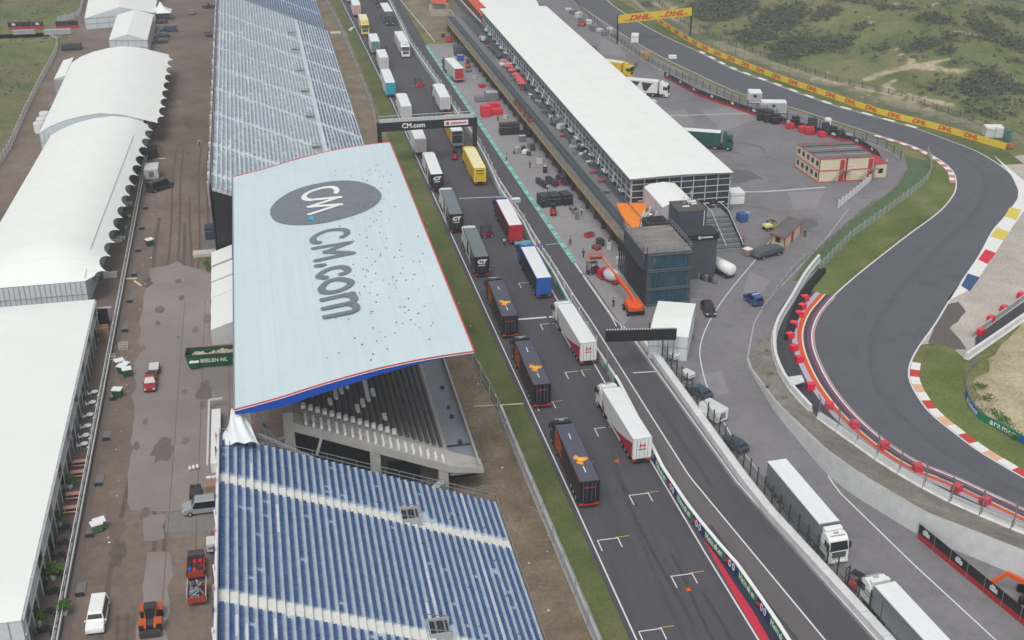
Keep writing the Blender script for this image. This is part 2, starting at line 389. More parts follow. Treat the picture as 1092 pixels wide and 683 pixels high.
band('pit_strip', px([(455,49),(541,175),(613,280)]), -.4, .5, .02, [mat('pit_strip_green', (118,178,170), .7, .06, 1), mat('pit_strip_green_light', (150,196,190), .7, .06, 1)], 2.4)
mb = MB()
P_ = resample(px([(455,49),(541,175),(613,280)]), 3.2)
for p in P_: mb.box(p.x-.3, p.x+.3, p.y-.25, p.y+.25, .024, .03, mat('pit_strip_mark', (40,140,122), .7))
struct(mb.build('pit_strip_marks'))
rs = px([(750,575),(775,614),(817,680),(852,738)])
sheet('red_runoff', px([(748,572),(764,593),(780,618),(803,652),(821,683),(852,740),(838,740),(811,683),(790,648),(770,612)]), .016, mat('red_runoff_paint', (196,44,70), .7, .08, 1))
sheet('navy_runoff', px([(746,570),(785,613),(810,648),(830,678),(868,740),(852,740),(821,683),(803,652),(780,618),(764,593)]), .014, mat('navy_runoff_paint', (46,48,70), .7, .1, 1))
band('edge_line', px([(540,225),(600,330),(652,420),(706,512),(752,590),(809,683),(846,744)]), -.1, .1, .018, [linew])
# starting grid boxes
gridpx = [(681,528.5),(648,576),(728,614.4),(695,673.4)]
for i in range(-1, 13):
    x = 41.3 if i % 2 == 0 else 35.0; y = 120.3-8.12*(1-i) if False else 96.0+8.15*i
    x = 35.0 if i % 2 == 0 else 41.3
    mb = MB(); mb.box(x-1.3, x+1.3, y, y+.14, .012, .016, linew); mb.box(x-1.3, x-1.17, y-2.0, y-.004, .012, .016, linew); mb.box(x+1.17, x+1.3, y-1.7, y-.004, .012, .016, linew)
    mb.box(x+1.0, x+2.7, y+.15, y+.26, .017, .02, mat('line_yellow', (206,168,84), .7)); struct(mb.build('grid_box'))
for x, y0, y1 in ((39.6,96,124),(41.2,90,108),(40.2,118,128),(42.6,84,101)):
    band('tyre_mark', [Vector((x+.25*math.sin(i*.6+x), y0+(y1-y0)*i/8, 0)) for i in range(9)], -.22, .22, .006, [mat('skid', (64,63,67), .8, .1, 1)])
# paddock, pit apron
sheet('paddock', px([(487,47),(478,14),(470,-25),(580,-40),(600,-30),(612,3),(660,36),(700,62),(745,84),(790,104),(838,116),(889,132),(940,150),(965,165),(968,180),(945,214),(932,214),(897,244),(873,265),(858,282),(844,300),(834,322),(826,345),(820,370),(820,390),(824,408),(835,445),(895,500),(915,515),(990,560),(1092,600),(1180,630),(1180,760),(990,750)])+pl_r[::-1][1:-2], -.004, as_pad)
sheet('pit_apron', px([(455,47),(487,46),(592,172),(672,268),(668,300),(676,334),(664,348),(615,280),(543,175)]), .003, as_apron)
band('road_line', cr(px([(825,252),(805,278),(780,308),(758,340),(747,368),(748,390),(757,420),(779,463),(809,504)]), 4), -.08, .08, .012, [linew])
band('road_line', px([(883,508),(895,525),(972,600),(1062,683),(1110,728)]), -.1, .1, .012, [linew])
band('road_line', px([(905,223),(879,257),(843,295),(815,325),(804,345),(797,383)]), -.08, .08, .012, [mat('line_worn', (176,175,176), .8, .1, 1)])
band('road_line', px([(748,112),(706,124),(800,121)][1:]), -.25, .25, .012, [mat('line_worn2', (190,190,190), .8, .1, 1)])
band('road_line', px([(752,204),(810,205),(880,200)]), -.3, .3, .012, [MC['line_worn2']])
for a, b in (((737,311),(752,310)),((737,320),(752,319)),((757,285),(764,295))): band('parking_line', px([a, b]), -.06, .06, .012, [MC['line_worn']])
sheet('earth_patch', rough_poly(px([(430,0),(445,-20),(480,-20),(486,10),(488,40),(464,44),(445,25)]), .2), -.002+.02, ground_mat('sandy_verge', [(98,100,66),(128,118,96),(142,130,108)], .2, 1.5))
# corner track
co_out = px([(628,-25),(647,0),(667,15),(703,36),(744,55),(779,73),(820,88),(880,110),(915,120),(940,127),(976,137),(1012,150),(1038,160),(1058,171),(1078,186),(1086,203),(1085,213),(1070,233),(1058,247),(1044,273),(1027,298),(1012,321),(997,346),(981,368),(971,386),(969,402),(976,419),(991,440),(1015,460),(1043,481),(1068,496),(1092,510),(1150,540)])
co_in = px([(575,-30),(610,0),(658,33),(700,58),(745,80),(790,100),(838,113),(889,129),(935,144),(971,155),(991,164),(1007,174),(1017,184),(1020,196),(1017,208),(1002,226),(971,249),(940,273),(915,293),(889,316),(874,334),(868,347),(866,358),(868,373),(876,393),(888,414),(907,438),(930,460),(956,480),(986,497),(1017,509),(1092,544),(1150,572)])
CO, CI = cr(co_out, 3), cr(co_in, 3)
sheet('corner_track', CO+CI[::-1], .0, as_curve)
band('edge_line', CO, -.16, .1, .014, [linew]); band('edge_line', CI, -.1, .16, .014, [linew])
kw, kr = mat('kerb_white', (226,226,222), .6, .05, 1), mat('kerb_red', (190,62,52), .6, .08, 1)
ko = mat('kerb_buff', (216,176,138), .6, .08, 1)
band('kerb', cr(co_out[4:11], 3), -1.2, -.18, .03, [kw, mat('kerb_olive', (112,116,92), .7, .06, 1)], 3.2)
band('kerb', cr(co_out[24:], 3), -1.5, -.18, .03, [kw, kr, kw, ko], 2.4)
band('kerb', cr(co_in[8:14], 3), .18, 1.3, .03, [kw, mat('kerb_pale_red', (196,120,110), .6, .06, 1)], 1.8)
# wide painted outer strip
sheet('painted_runoff', px([(1060,166),(1100,200),(1092,225),(1080,242),(1043,298),(1033,310),(1009,322),(1012,321),(1027,298),(1044,273),(1058,247),(1070,233),(1085,213),(1086,203),(1078,186)]), .016, kw)
for pts, c in (([(1077,221),(1089,224),(1084,235),(1071,231)], (214,192,84)), ([(1063,243),(1077,248),(1070,257),(1056,252)], (214,192,84)), ([(1051,266),(1062,270),(1053,282),(1043,277)], (206,34,66)), ([(1032,292),(1045,296),(1034,311),(1025,305)], (48,78,122))):
    sheet('painted_block', px(pts), .024, mat('runoff_%d_%d' % (c[0], c[2]), c, .7, .06, 1))
# left (outer) bands of hairpin: dark strip, orange strip, pale wall foot
hp = cr(co_in[19:], 3)
band('corner_apron', hp, .16, 3.6, .008, [mat('apron_dark', (66,64,78), .8, .1, 1)])
band('painted_strip', hp, .2, .75, .02, [mat('strip_plum', (118,72,92), .7, .08, 1)])
band('painted_strip', hp, -.36, -.2, .02, [mat('strip_pink', (214,160,164), .7, .05, 1)])
band('painted_strip', hp, 1.6, 2.3, .02, [mat('strip_orange', (206,84,56), .7, .08, 1)])
band('painted_strip', hp, 1.35, 1.6, .02, [mat('strip_cream', (236,206,176), .7, .05, 1)])
band('painted_strip', hp, 2.3, 3.1, .024, [mat('strip_pale', (178,174,184), .7, .05, 1)])
band('barrier_bed', hp, 3.1, 6.2, .006, [mat('barrier_bed', (62,64,70), .9, .2, 1)])
# grass in the corner
ing = px([(1007,176),(1015,186),(1017,196),(1013,208),(998,226),(968,247),(937,271),(912,291),(886,314),(871,332),(862,334),(858,322),(862,305),(876,289),(915,249),(956,218),(988,194),(993,178),(990,166)])
sheet('infield_grass', ing, .002, infield_m)
sheet('infield_grass', px([(964,166),(990,172),(992,180),(985,193),(955,215),(914,246),(874,287),(855,300),(846,300),(873,267),(899,246),(934,216),(960,196),(968,180)]), .001, mat('fence_shade_verge', (70,92,62), .95, .2, .6, rgb2=(88,108,74)))  # strip beside the screened fence, its shade put into this green
sheet('service_path', px([(845,300),(857,300),(872,286),(862,310),(848,345),(832,350),(800,400),(812,345),(825,320)]), .003, as_pad)
rg = px([(981,389),(989,374),(1000,366),(1017,372),(1030,384),(1026,415),(1034,437),(1053,452),(1092,476),(1150,500),(1150,540),(1092,508),(1068,494),(1043,479),(1015,458),(991,438),(978,418),(972,402)])
sheet('outer_grass', rg, -.004, infield_m)
sheet('gravel_trap', px([(1058,171),(1180,150),(1180,330),(1092,330),(1030,384),(1000,366),(981,368),(997,346),(1012,321),(1045,273),(1058,247),(1086,210),(1080,186)]), -.02, gravel_m)
sheet('mud_pool', rough_poly(px([(1010,325),(1022,322),(1031,333),(1022,343),(1012,350),(1026,362),(1030,372),(1012,374),(990,366),(998,345)]), .12), -.01, mat('wet_mud', (96,86,84), .6, .15, .8))
# grass strip before board
dhlb = [(700,17),(701,24),(723,38),(751,54),(790,70),(831,86),(880,103),(940,123),(1004,140),(1072,160)]
DB = px(dhlb)
sheet('runoff_grass', px([(640,-25),(660,0),(701,24),(723,38),(751,54),(790,70),(831,86),(880,103),(940,123),(1004,140),(1072,160),(1092,175),(1065,176),(1038,159),(1012,149),(976,136),(940,126),(880,108),(820,87),(779,72),(744,54),(703,35),(667,14),(647,0),(628,-25)]), -.006, verge_m)
band('runoff_road', cr(px([(655,-30),(673,0),(712,28),(735,38)]), 3), -1.2, .2, .004, [mat('runoff_path', (140,134,126), .9, .1, 1)])
# raised bank between concrete wall and corner barrier

# wear on the tarmac
rubber_m = mat('rubbered_line', (86,88,95), .8, .12, .8, stretch=(1,1,1), big=.05)
mid = [a.lerp(b, .5) for a, b in zip(resample(CO, 4), resample(CI, 4))]
nn_ = min(len(resample(CO, 4)), len(resample(CI, 4))); RA, RB = resample(CO, 4), resample(CI, 4)
def racing(u0, u1, w_, m, z, i0=0.0, i1=1.0):
    n = 70; pts = []
    for k in range(n):
        t = i0+(i1-i0)*k/(n-1); a = RA[int(t*(len(RA)-1))]; b = RB[int(t*(len(RB)-1))]; pts.append(a.lerp(b, u0+(u1-u0)*k/(n-1)))
    band('tyre_mark', cr(pts[::3], 3), -w_/2, w_/2, z, [m])
racing(.45,.55,2.6,mat('rubber_a',(88,90,97),.85,.1,.6),.006); racing(.42,.5,1.1,mat('rubber_b',(82,84,91),.85,.12,.6),.008)
racing(.3,.5,.4,rubber_m,.010,.6,.98); racing(.7,.6,.35,rubber_m,.010,.3,.6)
for pts in ([(650,470),(662,520),(690,590),(730,683)],[(600,360),(640,440),(668,500)],[(560,290),(600,370)],[(757,560),(800,620),(850,683)],[(700,430),(760,520)],[(540,230),(575,300)]):
    band('tyre_mark', cr(px(pts), 5), -.2, .2, .0235, [mat('skid2', (72,71,76), .8, .1, 1)])
# paddock tyre swirls, patches and joints
import math as _m
for cx, cy, r, a0, a1 in ((790,160,5.2,-.6,2.2),(776,168,4.2,.2,3.0),(800,232,6,.5,2.4),(880,300-60,5,2.2,3.9)):
    c = at(cx, cy); band('tyre_swirl', [c+Vector((r*_m.cos(a0+(a1-a0)*i/14), r*_m.sin(a0+(a1-a0)*i/14), 0)) for i in range(15)], -.45, .45, .004, [mat('swirl', (104,102,106), .85, .1, .8)])
for pts in ([(748,118),(790,112),(806,128),(770,140)],[(640,40),(662,50),(668,62),(640,56)],[(800,290),(822,300),(806,320),(790,318)],[(745,400),(770,396),(778,420),(752,424)],[(705,120),(730,116),(742,134),(716,140)],[(840,205),(880,204),(870,222),(846,224)]):
    sheet('tarmac_patch', rough_poly(px(pts), .08), .002, mat('tarmac_patch', (136,134,136), .9, .08, 1, big=.05, stain=.15))
for pts in ([(770,180),(800,182),(812,190),(786,196),(768,190)],[(850,236),(866,232),(872,240),(858,246)],[(720,352),(738,350),(742,362),(728,364)]):
    sheet('oil_stain', rough_poly(px(pts), .25), .003, mat('oil_stain', (96,95,98), .6, .12, 1))
for a, b in (((560,240),(640,236)),((575,200),(600,198)),((545,150),(575,146)),((500,80),(518,77)),((640,300),(664,298))): band('slab_joint', px([a, b]), -.04, .04, .008, [mat('joint_grey', (110,108,110), .9)])
for xs, w_ in ((-17.2,.28),(-15.2,.22),(-11.0,.3),(-9.3,.26),(-20.8,.3),(-6.9,.25)):
    ys = random.uniform(100, 130); band('wheel_rut', [Vector((xs+.9*_m.sin(i*.35+xs), ys+i*6, 0)) for i in range(22)], -w_, w_, -.034, [mat('rut_soft', (96,84,78), .9, .2, .8)])
for k in range(14):
    c = Vector((random.uniform(-23,-5), random.uniform(108,300), 0)); r = random.uniform(.4,1.6)
    sheet('mud_stain', [c+Vector((_m.cos(t)*f, _m.sin(t)*f*2.4, 0)) for t, f in [(i*PI/9, r*random.uniform(.65,1.15)) for i in range(18)]], -.008-k*.0003, mat('wet_stain', (108,96,90), .6, .12, .8) if k % 2 else MC['rut_soft'])
# ------------------------------------------------------------------ dunes
from mathutils import noise as NZ
def seg_dist(p, A, B):
    ab = B-A; t = max(0, min(1, (p-A).dot(ab)/ab.length_squared)); q = A+ab*t
    d = (p-q); side = ab.x*(p.y-q.y)-ab.y*(p.x-q.x)
    return d.length, side
flat = [Vector((p.x, p.y)) for p in px([(640,-60),(705,20),(735,40),(790,64),(880,96),(1004,132),(1092,155)])]
flat = [flat[0]+(flat[0]-flat[1])*4]+flat+[flat[-1]+(flat[-1]-flat[-2])*5]
leftln = [Vector((p.x, p.y)) for p in px([(-60,260),(0,170),(22,125),(60,62),(66,52)])]
def dune_h_right(x, y):
    p = Vector((x, y)); best = (1e9, 0)
    for A, B in zip(flat, flat[1:]):
        s = seg_dist(p, A, B)
        if s[0] < best[0]: best = s
    d = best[0] if best[1] > 0 else -best[0]
    if d < 9: return 0.0, d
    r = min(1, (d-9)/45)
    n1 = NZ.noise(Vector((x*.018, y*.018, 3))); n2 = NZ.noise(Vector((x*.05, y*.05, 9))); n3 = NZ.noise(Vector((x*.15, y*.15, 5)))
    return max(0.0, r*(5+7*n1+3.0*n2)+min(1, (d-9)/12)*(.9+n2*1.2+.5*n3)), d
def iter_at(x, y, hf):
    z = 0
    for _ in range(12):
        p = at(x, y, z); z = .5*z+.5*hf(p.x, p.y)[0]
    return at(x, y, z)
scrub_px = [(770,12,38,10),(830,22,30,9),(800,42,26,8),(850,48,34,9),(890,45,22,7),(745,30,14,5),(985,49,28,6),(1010,55,12,4),(880,14,18,4),(1050,30,22,9),(1070,45,20,10),(1060,85,22,12),(1040,95,18,8),(700,4,26,6),(760,5,30,8),(920,28,14,3),(1085,95,12,10),(940,52,14,3),(830,60,26,5),(1000,20,22,4),(1075,15,24,6),(960,10,20,4)]
sand_pl = [([(925,85),(950,76),(975,70),(1000,72),(1025,76)],2.6),([(975,70),(1000,66),(1020,60)],1.5),([(958,84),(945,90),(950,96)],1.6),([(985,72),(1010,76)],1.8),([(868,84),(905,90),(940,98),(985,106),(1015,112)],2.0),([(1020,34),(1045,38)],1.2),([(984,10),(950,5),(1000,2)],1.2),([(968,34),(960,42),(955,50),(962,60),(975,66)],.35),([(925,18),(930,25)],1.0),([(885,72),(880,80)],.8)]
scrub_w = [(iter_at(x, y, dune_h_right), rx, ry) for x, y, rx, ry in scrub_px]
def blob(p, lst):
    v = 0
    for c, rx, ry in lst:
        sc = (c.y)/450.0
        ex = rx*.3*sc; ey = ry*1.1*sc
        q = ((p.x-c.x)/ex)**2+((p.y-c.y)/ey)**2
        v = max(v, 1.25-q*.6)
    return v
sand_w = [([Vector(iter_at(x, y, dune_h_right)).to_2d() for x, y in l], w_) for l, w_ in sand_pl]
def terrain(name, x0, x1, y0, y1, st, hf, m, right=True):
    nx, ny = int((x1-x0)/st)+1, int((y1-y0)/st)+1; V = []; SC = []; SA = []
    for j in range(ny):
        for i in range(nx):
            x, y = x0+i*st, y0+j*st; h, d = hf(x, y); V.append((x, y, h-.03 if h > .02 else -.09))
            sc = sa = 0.0
            if right:
                p = Vector((x, y)); sc = blob(p, scrub_w)+.5*NZ.noise(Vector((x*.06, y*.06, 1)))-.1
                for l, w_ in sand_w:
                    dd = min(seg_dist(p, A, B)[0] for A, B in zip(l, l[1:])); sa = max(sa, 1.05-dd/(w_*1.1))
                if 1.5 < d < 9: sa = max(sa, .5)
                if sa > .4: sc = 0
            else:
                sc = .5*NZ.noise(Vector((x*.07, y*.07, 1)))
            SC.append(max(0, sc)); SA.append(max(0, sa))
    Fc = []
    for j in range(ny-1):
        for i in range(nx-1):
            a = j*nx+i; q = (a, a+1, a+nx+1, a+nx)
            if right and max(hf(V[k][0], V[k][1])[1] for k in q[:1]) < -4: continue
            Fc.append(q)
    me = bpy.data.meshes.new(name); me.from_pydata(V, [], Fc); me.materials.append(m)
    me.polygons.foreach_set('use_smooth', [True]*len(me.polygons))
    for nm, dat in (('scrub', SC), ('sand', SA)):
        a = me.attributes.new(nm, 'FLOAT', 'POINT'); a.data.foreach_set('value', dat)
    me.update(); o = bpy.data.objects.new(name, me); C.objects.link(o); return struct(o)
terrain('dunes', 92, 330, 180, 560, 2.0, dune_h_right, dune_m)
def dune_h_left(x, y):
    p = Vector((x, y)); best = (1e9, 0)
    for A, B in zip(leftln, leftln[1:]):
        s = seg_dist(p, A, B)
        if s[0] < best[0]: best = s
    d = best[0] if best[1] > 0 else -best[0]
    d = min(d, 394-y)
    if d < 1: return 0.0, d
    r = min(1, (d-1)/14)
    return max(0, r*(2.2+1.6*NZ.noise(Vector((x*.04, y*.04, 7)))+.6*NZ.noise(Vector((x*.13, y*.13, 2))))), d
terrain('grass_bank', -190, -48, 190, 400, 2.0, dune_h_left, dune_m, False)
def far_bank(x, y):
    l = [Vector((p.x, p.y)) for p in px([(-200,42),(0,36),(60,24),(86,12),(92,-6),(96,-30)])]
    p = Vector((x, y)); best = (1e9, 0)
    for A, B in zip(l, l[1:]):
        s = seg_dist(p, A, B)
        if s[0] < best[0]: best = s
    d = best[0] if best[1] > 0 else -best[0]
    if d < 1: return 0.0, d
    return max(0, min(1, (d-1)/18)*(3+2.0*NZ.noise(Vector((x*.04, y*.04, 7))))), d
terrain('far_bank', -250, -48, 385, 560, 2.5, far_bank, dune_m, False)
# scrub foliage: uncountable ground cover
def leafm(name, a, b): return mat(name, a, .9, .1, .8, rgb2=b, spec=.2)
scr1, scr2 = leafm('scrub_leaf', (78,88,66), (104,110,88)), leafm('scrub_leaf_grey', (98,106,96), (120,124,110))
lf1, lf2 = leafm('plant_leaf', (44,78,34), (76,112,50)), leafm('plant_leaf_light', (88,124,52), (120,146,72))
mb = MB(); cnt = 0
for _ in range(60000):
    x, y = random.uniform(95, 320), random.uniform(215, 545)
    h, d = dune_h_right(x, y)
    if d < 11 or y > 470: continue
    b = blob(Vector((x, y)), scrub_w)
    nz = NZ.noise(Vector((x*.06, y*.06, 1)))
    if b > .25 or (nz > .12 and random.random() < .5) or random.random() < .04:
        if any(min(seg_dist(Vector((x, y)), A, B)[0] for A, B in zip(l, l[1:])) < w_*1.5 for l, w_ in sand_w): continue
        r = random.uniform(.8, 1.9); mb.leaves((x, y, h+r*.3), r, r, r*.55, 20, .30, scr1, scr2, 4); cnt += 1
        if cnt > 5200: break
tag(mb.build('dune_scrub'), 'low grey green scrub covering the dunes beyond the yellow boards', 'scrub', kind='stuff')
mb = MB()
for _ in range(3600):
    x, y = random.uniform(-120, -50), random.uniform(200, 540); h = max(dune_h_left(x, y)[0] if y < 398 else 0, far_bank(x, y)[0])
    if h > .4 and NZ.noise(Vector((x*.07, y*.07, 1))) > -.12 and random.random() < .6: r = random.uniform(.35, .9); mb.leaves((x, y, h+r*.1), r, r, r*.35, 14, .2, scr1, scr2 if random.random() < .7 else lf1, 4)
tag(mb.build('bank_scrub'), 'rough low scrub on the grassy bank at the left edge', 'scrub', kind='stuff')
# sand mound with scrub, bottom right
mo = px([(1040,408),(1050,396),(1060,378),(1092,340),(1170,330),(1170,520),(1092,470),(1056,449),(1042,430)])
cm = sum(mo, Vector((0,0,0)))/len(mo)
mo = rough_poly(mo, .3); mb = MB(); rings = 6
for r in range(rings+1):
    t = r/rings
    for i, p in enumerate(mo): q = p.lerp(cm, t); mb.v.append((q.x, q.y, -.03+1.6*(1-(1-t)**2)+.25*NZ.noise(Vector((q.x*.4, q.y*.4, 0)))*(1 if r else 0)))
n = len(mo); k = mb.mi(mound_m)
for r in range(rings):
    for i in range(n): mb.f.append((r*n+i, r*n+(i+1)%n, (r+1)*n+(i+1)%n, (r+1)*n+i)); mb.m.append(k)
struct(mb.build('sand_mound', smooth=True))
mb = MB()
for x, y, r in ((1072,398,1.2),(1080,392,1.5),(1088,386,1.3),(1066,408,1.0),(1060,440,1.2),(1074,452,1.3),(1086,462,1.2),(1052,425,.9),(1090,400,1.4),(1078,384,1.0),(1046,412,.7),(1068,446,.9)):
    p = at(x, y, .6); mb.leaves(p, r*1.3, r*1.5, .5, 130, .16, lf1, lf2, 7)
tag(mb.build('mound_scrub'), 'green bushes growing on the sand mound behind the blue boards', 'scrub', kind='stuff')

# ------------------------------------------------------------------ raised bank and retaining wall
wt = px([(796,384),(799,394),(826,440),(880,505),(909,528),(979,571),(1092,617),(1180,652)])   # wall foot
wallP = resample(wt, 3.0)
zw = lambda i, n: 0.35+3.0*min(1, max(0, (i/n-.05))/.45)
def height_at(p):   # wall height along length
    best = min(range(len(wallP)), key=lambda i: (wallP[i]-p).length); return zw(best, len(wallP)-1)
hb = resample(cr(px([(845,300),(838,318),(829,340),(824,362),(827,386),(838,410),(855,430),(880,452),(900,467),(946,500),(1007,533),(1048,552),(1092,571),(1180,606)]), 3), 3.0)
mb = MB(); N = normals(wallP)
for i in range(len(wallP)-1):
    za, zb = zw(i, len(wallP)-1), zw(i+1, len(wallP)-1)
    a, b = wallP[i], wallP[i+1]; na, nb = N[i]*.35, N[i+1]*.35
    fr = ((a.x, a.y, 0), (b.x, b.y, 0), (b.x, b.y, zb), (a.x, a.y, za)); mb.poly(fr, concw)
    a2, b2 = a-na, b-nb
    mb.poly(((a.x, a.y, za), (b.x, b.y, zb), (b2.x, b2.y, zb), (a2.x, a2.y, za)), concrete)
    mb.poly(((a2.x, a2.y, 0), (a2.x, a2.y, za), (b2.x, b2.y, zb), (b2.x, b2.y, 0)), concrete)
wo = mb.build('retaining_wall'); tag(wo, 'tall pale concrete retaining wall curving beside the paddock road', 'wall')
mb = MB(); K = 60
W2 = resample([p-n_*.36 for p, n_ in zip(wallP, N)], 1); 
def samp(P, t):
    i = t*(len(P)-1); j = min(int(i), len(P)-2); return P[j].lerp(P[j+1], i-j)
for i in range(K+1):
    t = i/K; a = samp(W2, t); b = samp(hb, .12+.88*t if t > 0 else .12)
    za = height_at(a)-.12
    for j in range(7):
        u = j/6; q = a.lerp(b, u); mb.v.append((q.x, q.y, za*(1-u)**1.0+.04+.15*NZ.noise(Vector((q.x*.5, q.y*.5, 0)))*(1 if 0 < j < 6 else 0)))
k = mb.mi(band_m)
for i in range(K):
    for j in range(6): mb.f.append((i*7+j, i*7+j+1, (i+1)*7+j+1, (i+1)*7+j)); mb.m.append(k)
struct(mb.build('earth_bank', smooth=True))
mb = MB(); [mb.leaves(at(x, y, 1.2), .5, .5, .3, 60, .1, lf1, scr2, 3) for x, y in ((818,375),(822,398),(836,424),(818,412),(860,450),(900,500),(940,530),(875,470),(1000,560))]
tag(mb.build('bank_weeds'), 'sparse weeds on the earth bank above the retaining wall', 'weeds', kind='stuff')
# hairpin barrier: individual white blocks with debris fence, red crash blocks
bp = resample(cr(px([(873,278),(858,297),(845,320),(831,343),(825,362),(827,386),(838,410),(853,428),(864,440)]), 4), 3.1)
bp2 = resample(cr(px([(872,447),(899,465),(946,498),(1007,533),(1048,551),(1092,569),(1150,592)]), 4), 3.9)
def jersey(L, h=1.1, w=.62):
    mb = MB(); prof = [(-w/2,0),(w/2,0),(w/2,.2),(w*.32,.4),(w*.25,h),(-w*.25,h),(-w*.32,.4),(-w/2,.2)]
    n = len(prof); k = mb.mi(concw)
    for y in (-L/2, L/2): mb.v += [(p[0], y, p[1]) for p in prof]
    mb.f.append(tuple(range(n))); mb.m.append(k); mb.f.append(tuple(range(n, 2*n))[::-1]); mb.m.append(k)
    for i in range(n): j = (i+1) % n; mb.f.append((i, n+i, n+j, j)); mb.m.append(k)
    return mb
cb = jersey(3.9, 1.2, .9).build('concrete_barrier', bevel=.03); first = True; kb = -1
for PP, tx in ((bp, 'upper'), (bp2, 'lower')):
    for i, (a, b) in enumerate(zip(PP, PP[1:])):
        o = cb if first else cb.copy()
        if not first: C.objects.link(o)
        first = False; d = b-a; put(o, (a+b)/2, math.atan2(-d.x, d.y)); o.scale = (1, (d.length-.12)/3.9, 1)
        kb += 1; tag(o, 'white concrete block %s from the upper end of the row round the hairpin' % ORD[kb], 'barrier', 'concrete blocks round the hairpin')
fence('catch_fence', 'tall wire catch fence standing behind the white hairpin blocks', [p+Vector((-.1,-.3,0)) for p in bp2], 4.2, 3.9, cat='fence', lean=.5, z0=0)
mb = MB(); a = at(846,402); mb.prism([(p.x, p.y) for p in px([(841,402),(855,400),(858,407),(845,411)], 1.25)], 1.1, 1.25, concw)
for x, y in ((842,405),(846,412),(857,410)): q = at(x, y, 0); mb.bar(q, q+Vector((0,0,1.1)), .1, steel)
o = mb.build('marshal_platform'); tag(o, 'white marshal platform slab at the gap in the hairpin blocks', 'platform')
crp = px([(852,338),(846,349),(842,361),(846,374),(852,386),(864,415),(884,436),(911,456),(942,478),(978,502),(1020,524),(1050,538),(855,330),(858,321)])
c0 = MB(); c0.box(-.58,.58,-.5,.5,0,.95,redpl); c0.box(-.5,.5,-.42,.42,.95,1.02,mat('red_plastic_top', (226,60,84), .5, .08, 1)); c0.box(-.6,.6,-.08,.08,.1,.9,mat('red_dark',(150,20,40),.5))
c0 = c0.build('crash_block', bevel=.05)
for i, p in enumerate(crp):
    o = c0 if i == 0 else c0.copy()
    if i: C.objects.link(o)
    put(o, p, random.uniform(-.5,.5)); tag(o, '%s red plastic crash block inside the hairpin barrier' % (ORD[i]+' from the top' if i < 12 else ['topmost but one','topmost'][i-12]), 'crash block', 'red crash blocks at the hairpin')
ty = resample([p+n_*1.5 for p, n_ in zip(hb, normals(hb))][:14], .75); t0 = MB()
for z in range(3): t0.cyl((0,0,z*.28),(0,0,z*.28+.26),.36,.36,rubber,10)
t0 = t0.build('tyre_stack')
for i, p in enumerate(resample(px([(874,292),(862,306),(852,322),(843,345),(838,362)]), .8)):
    for r in range(2):
        o = t0 if (i == 0 and r == 0) else t0.copy()
        if o is not t0: C.objects.link(o)
        put(o, p+Vector((r*.8, r*.1, 0))); tag(o, 'stack of black tyres in the double row inside the upper hairpin barrier', 'tyre stack', 'tyre stacks inside the hairpin barrier')
# right side gravel-trap barrier
rb = px([(1030,384),(1062,362),(1092,341),(1170,290)]); bb = resample(rb, 3.6)
for a, b in zip(bb, bb[1:]):
    o = cb.copy(); C.objects.link(o); d = b-a; put(o, (a+b)/2, math.atan2(-d.x, d.y)); o.scale = (1, d.length/3.95, 1)
    ng = globals().get('ng', -1)+1; tag(o, 'white concrete block %s from the left in the row behind the gravel trap' % ORD[ng], 'barrier', 'concrete blocks behind the gravel trap')
tb = resample(px([(1040,358),(1062,340),(1092,318),(1170,265)]), 3.0)
wall_t = wall_mesh(px([(1036,360),(1062,341),(1092,319),(1170,263)]), .9, .25, lgrey).build('guard_rail'); tag(wall_t, 'low grey guard rail along the far edge of the gravel trap', 'guard rail')
for i, (x, y) in enumerate(((1045,357),(1056,343),(1070,332),(1088,318))):
    o = c0.copy(); C.objects.link(o); put(o, at(x, y), .6); tag(o, 'red plastic crash block %s from the left beside the gravel trap guard rail' % ORD[i], 'crash block', 'red crash blocks by the gravel trap')
sheet('barrier_bed', px([(1040,360),(1062,343),(1092,322),(1170,270),(1170,290),(1092,339),(1040,375)]), .0, MC['barrier_bed'])
# aramco boards
ar = resample(cr(px([(1030,418),(1030,424),(1036,438),(1047,449),(1064,458),(1092,474),(1150,505)]), 4), .9)
t = thing('advert_board', 'curved blue and green trackside board with white lettering below the mound', 'board', ar[0])
bl_, gr_ = mat('board_blue', (24,92,158), .5), mat('board_green', (20,128,98), .5)
n_ = len(ar)
for i0 in range(0, n_-1, 8):
    seg = ar[i0:i0+9]
    if len(seg) > 1: wall_mesh(seg, 1.15, .1, bl_ if (i0//8) % 2 == 0 else gr_).build('board_panel', t, True)
ADV = dict(a=.60,r=.42,m=.92,c=.54,o=.62,H=.78,e=.60,i=.30,n=.62,k=.58,D=.78,L=.62)
ADV['0'] = .66
ADV = {k: v*.93 for k, v in ADV.items()}
def wall_text(P, s, size, m, z, parent, side=-1, bold=.0, off=.09, name='lettering', start=0.0, shear=0, sx=1.0, flip=False):
    # letter by letter along a polyline, facing the camera side
    P = resample(P, .2); L = start
    for ch in s:
        w_ = size*sx*ADV.get(ch, .6)
        i = int((L+w_/2)/.2)
        if i >= len(P)-1: break
        if ch != ' ':
            d = (P[i+1]-P[i]).normalized(); d = -d if flip else d
            n = Vector((d.y, -d.x, 0)) ; q = P[i]+n*off
            text(ch, size, m, (q.x, q.y, z), d, (0,0,1), name, parent, bold, .01, shear=shear, sx=sx)
        L += w_
    return L
wl = mat('letter_white', (236,238,238), .6, .02, 1)
L_ = wall_text(ar, 'aramco', 1.25, wl, .62, t, start=3.0, bold=.02)
wall_text(ar, 'aramco', 1.25, wl, .62, t, start=9.6, bold=.02)
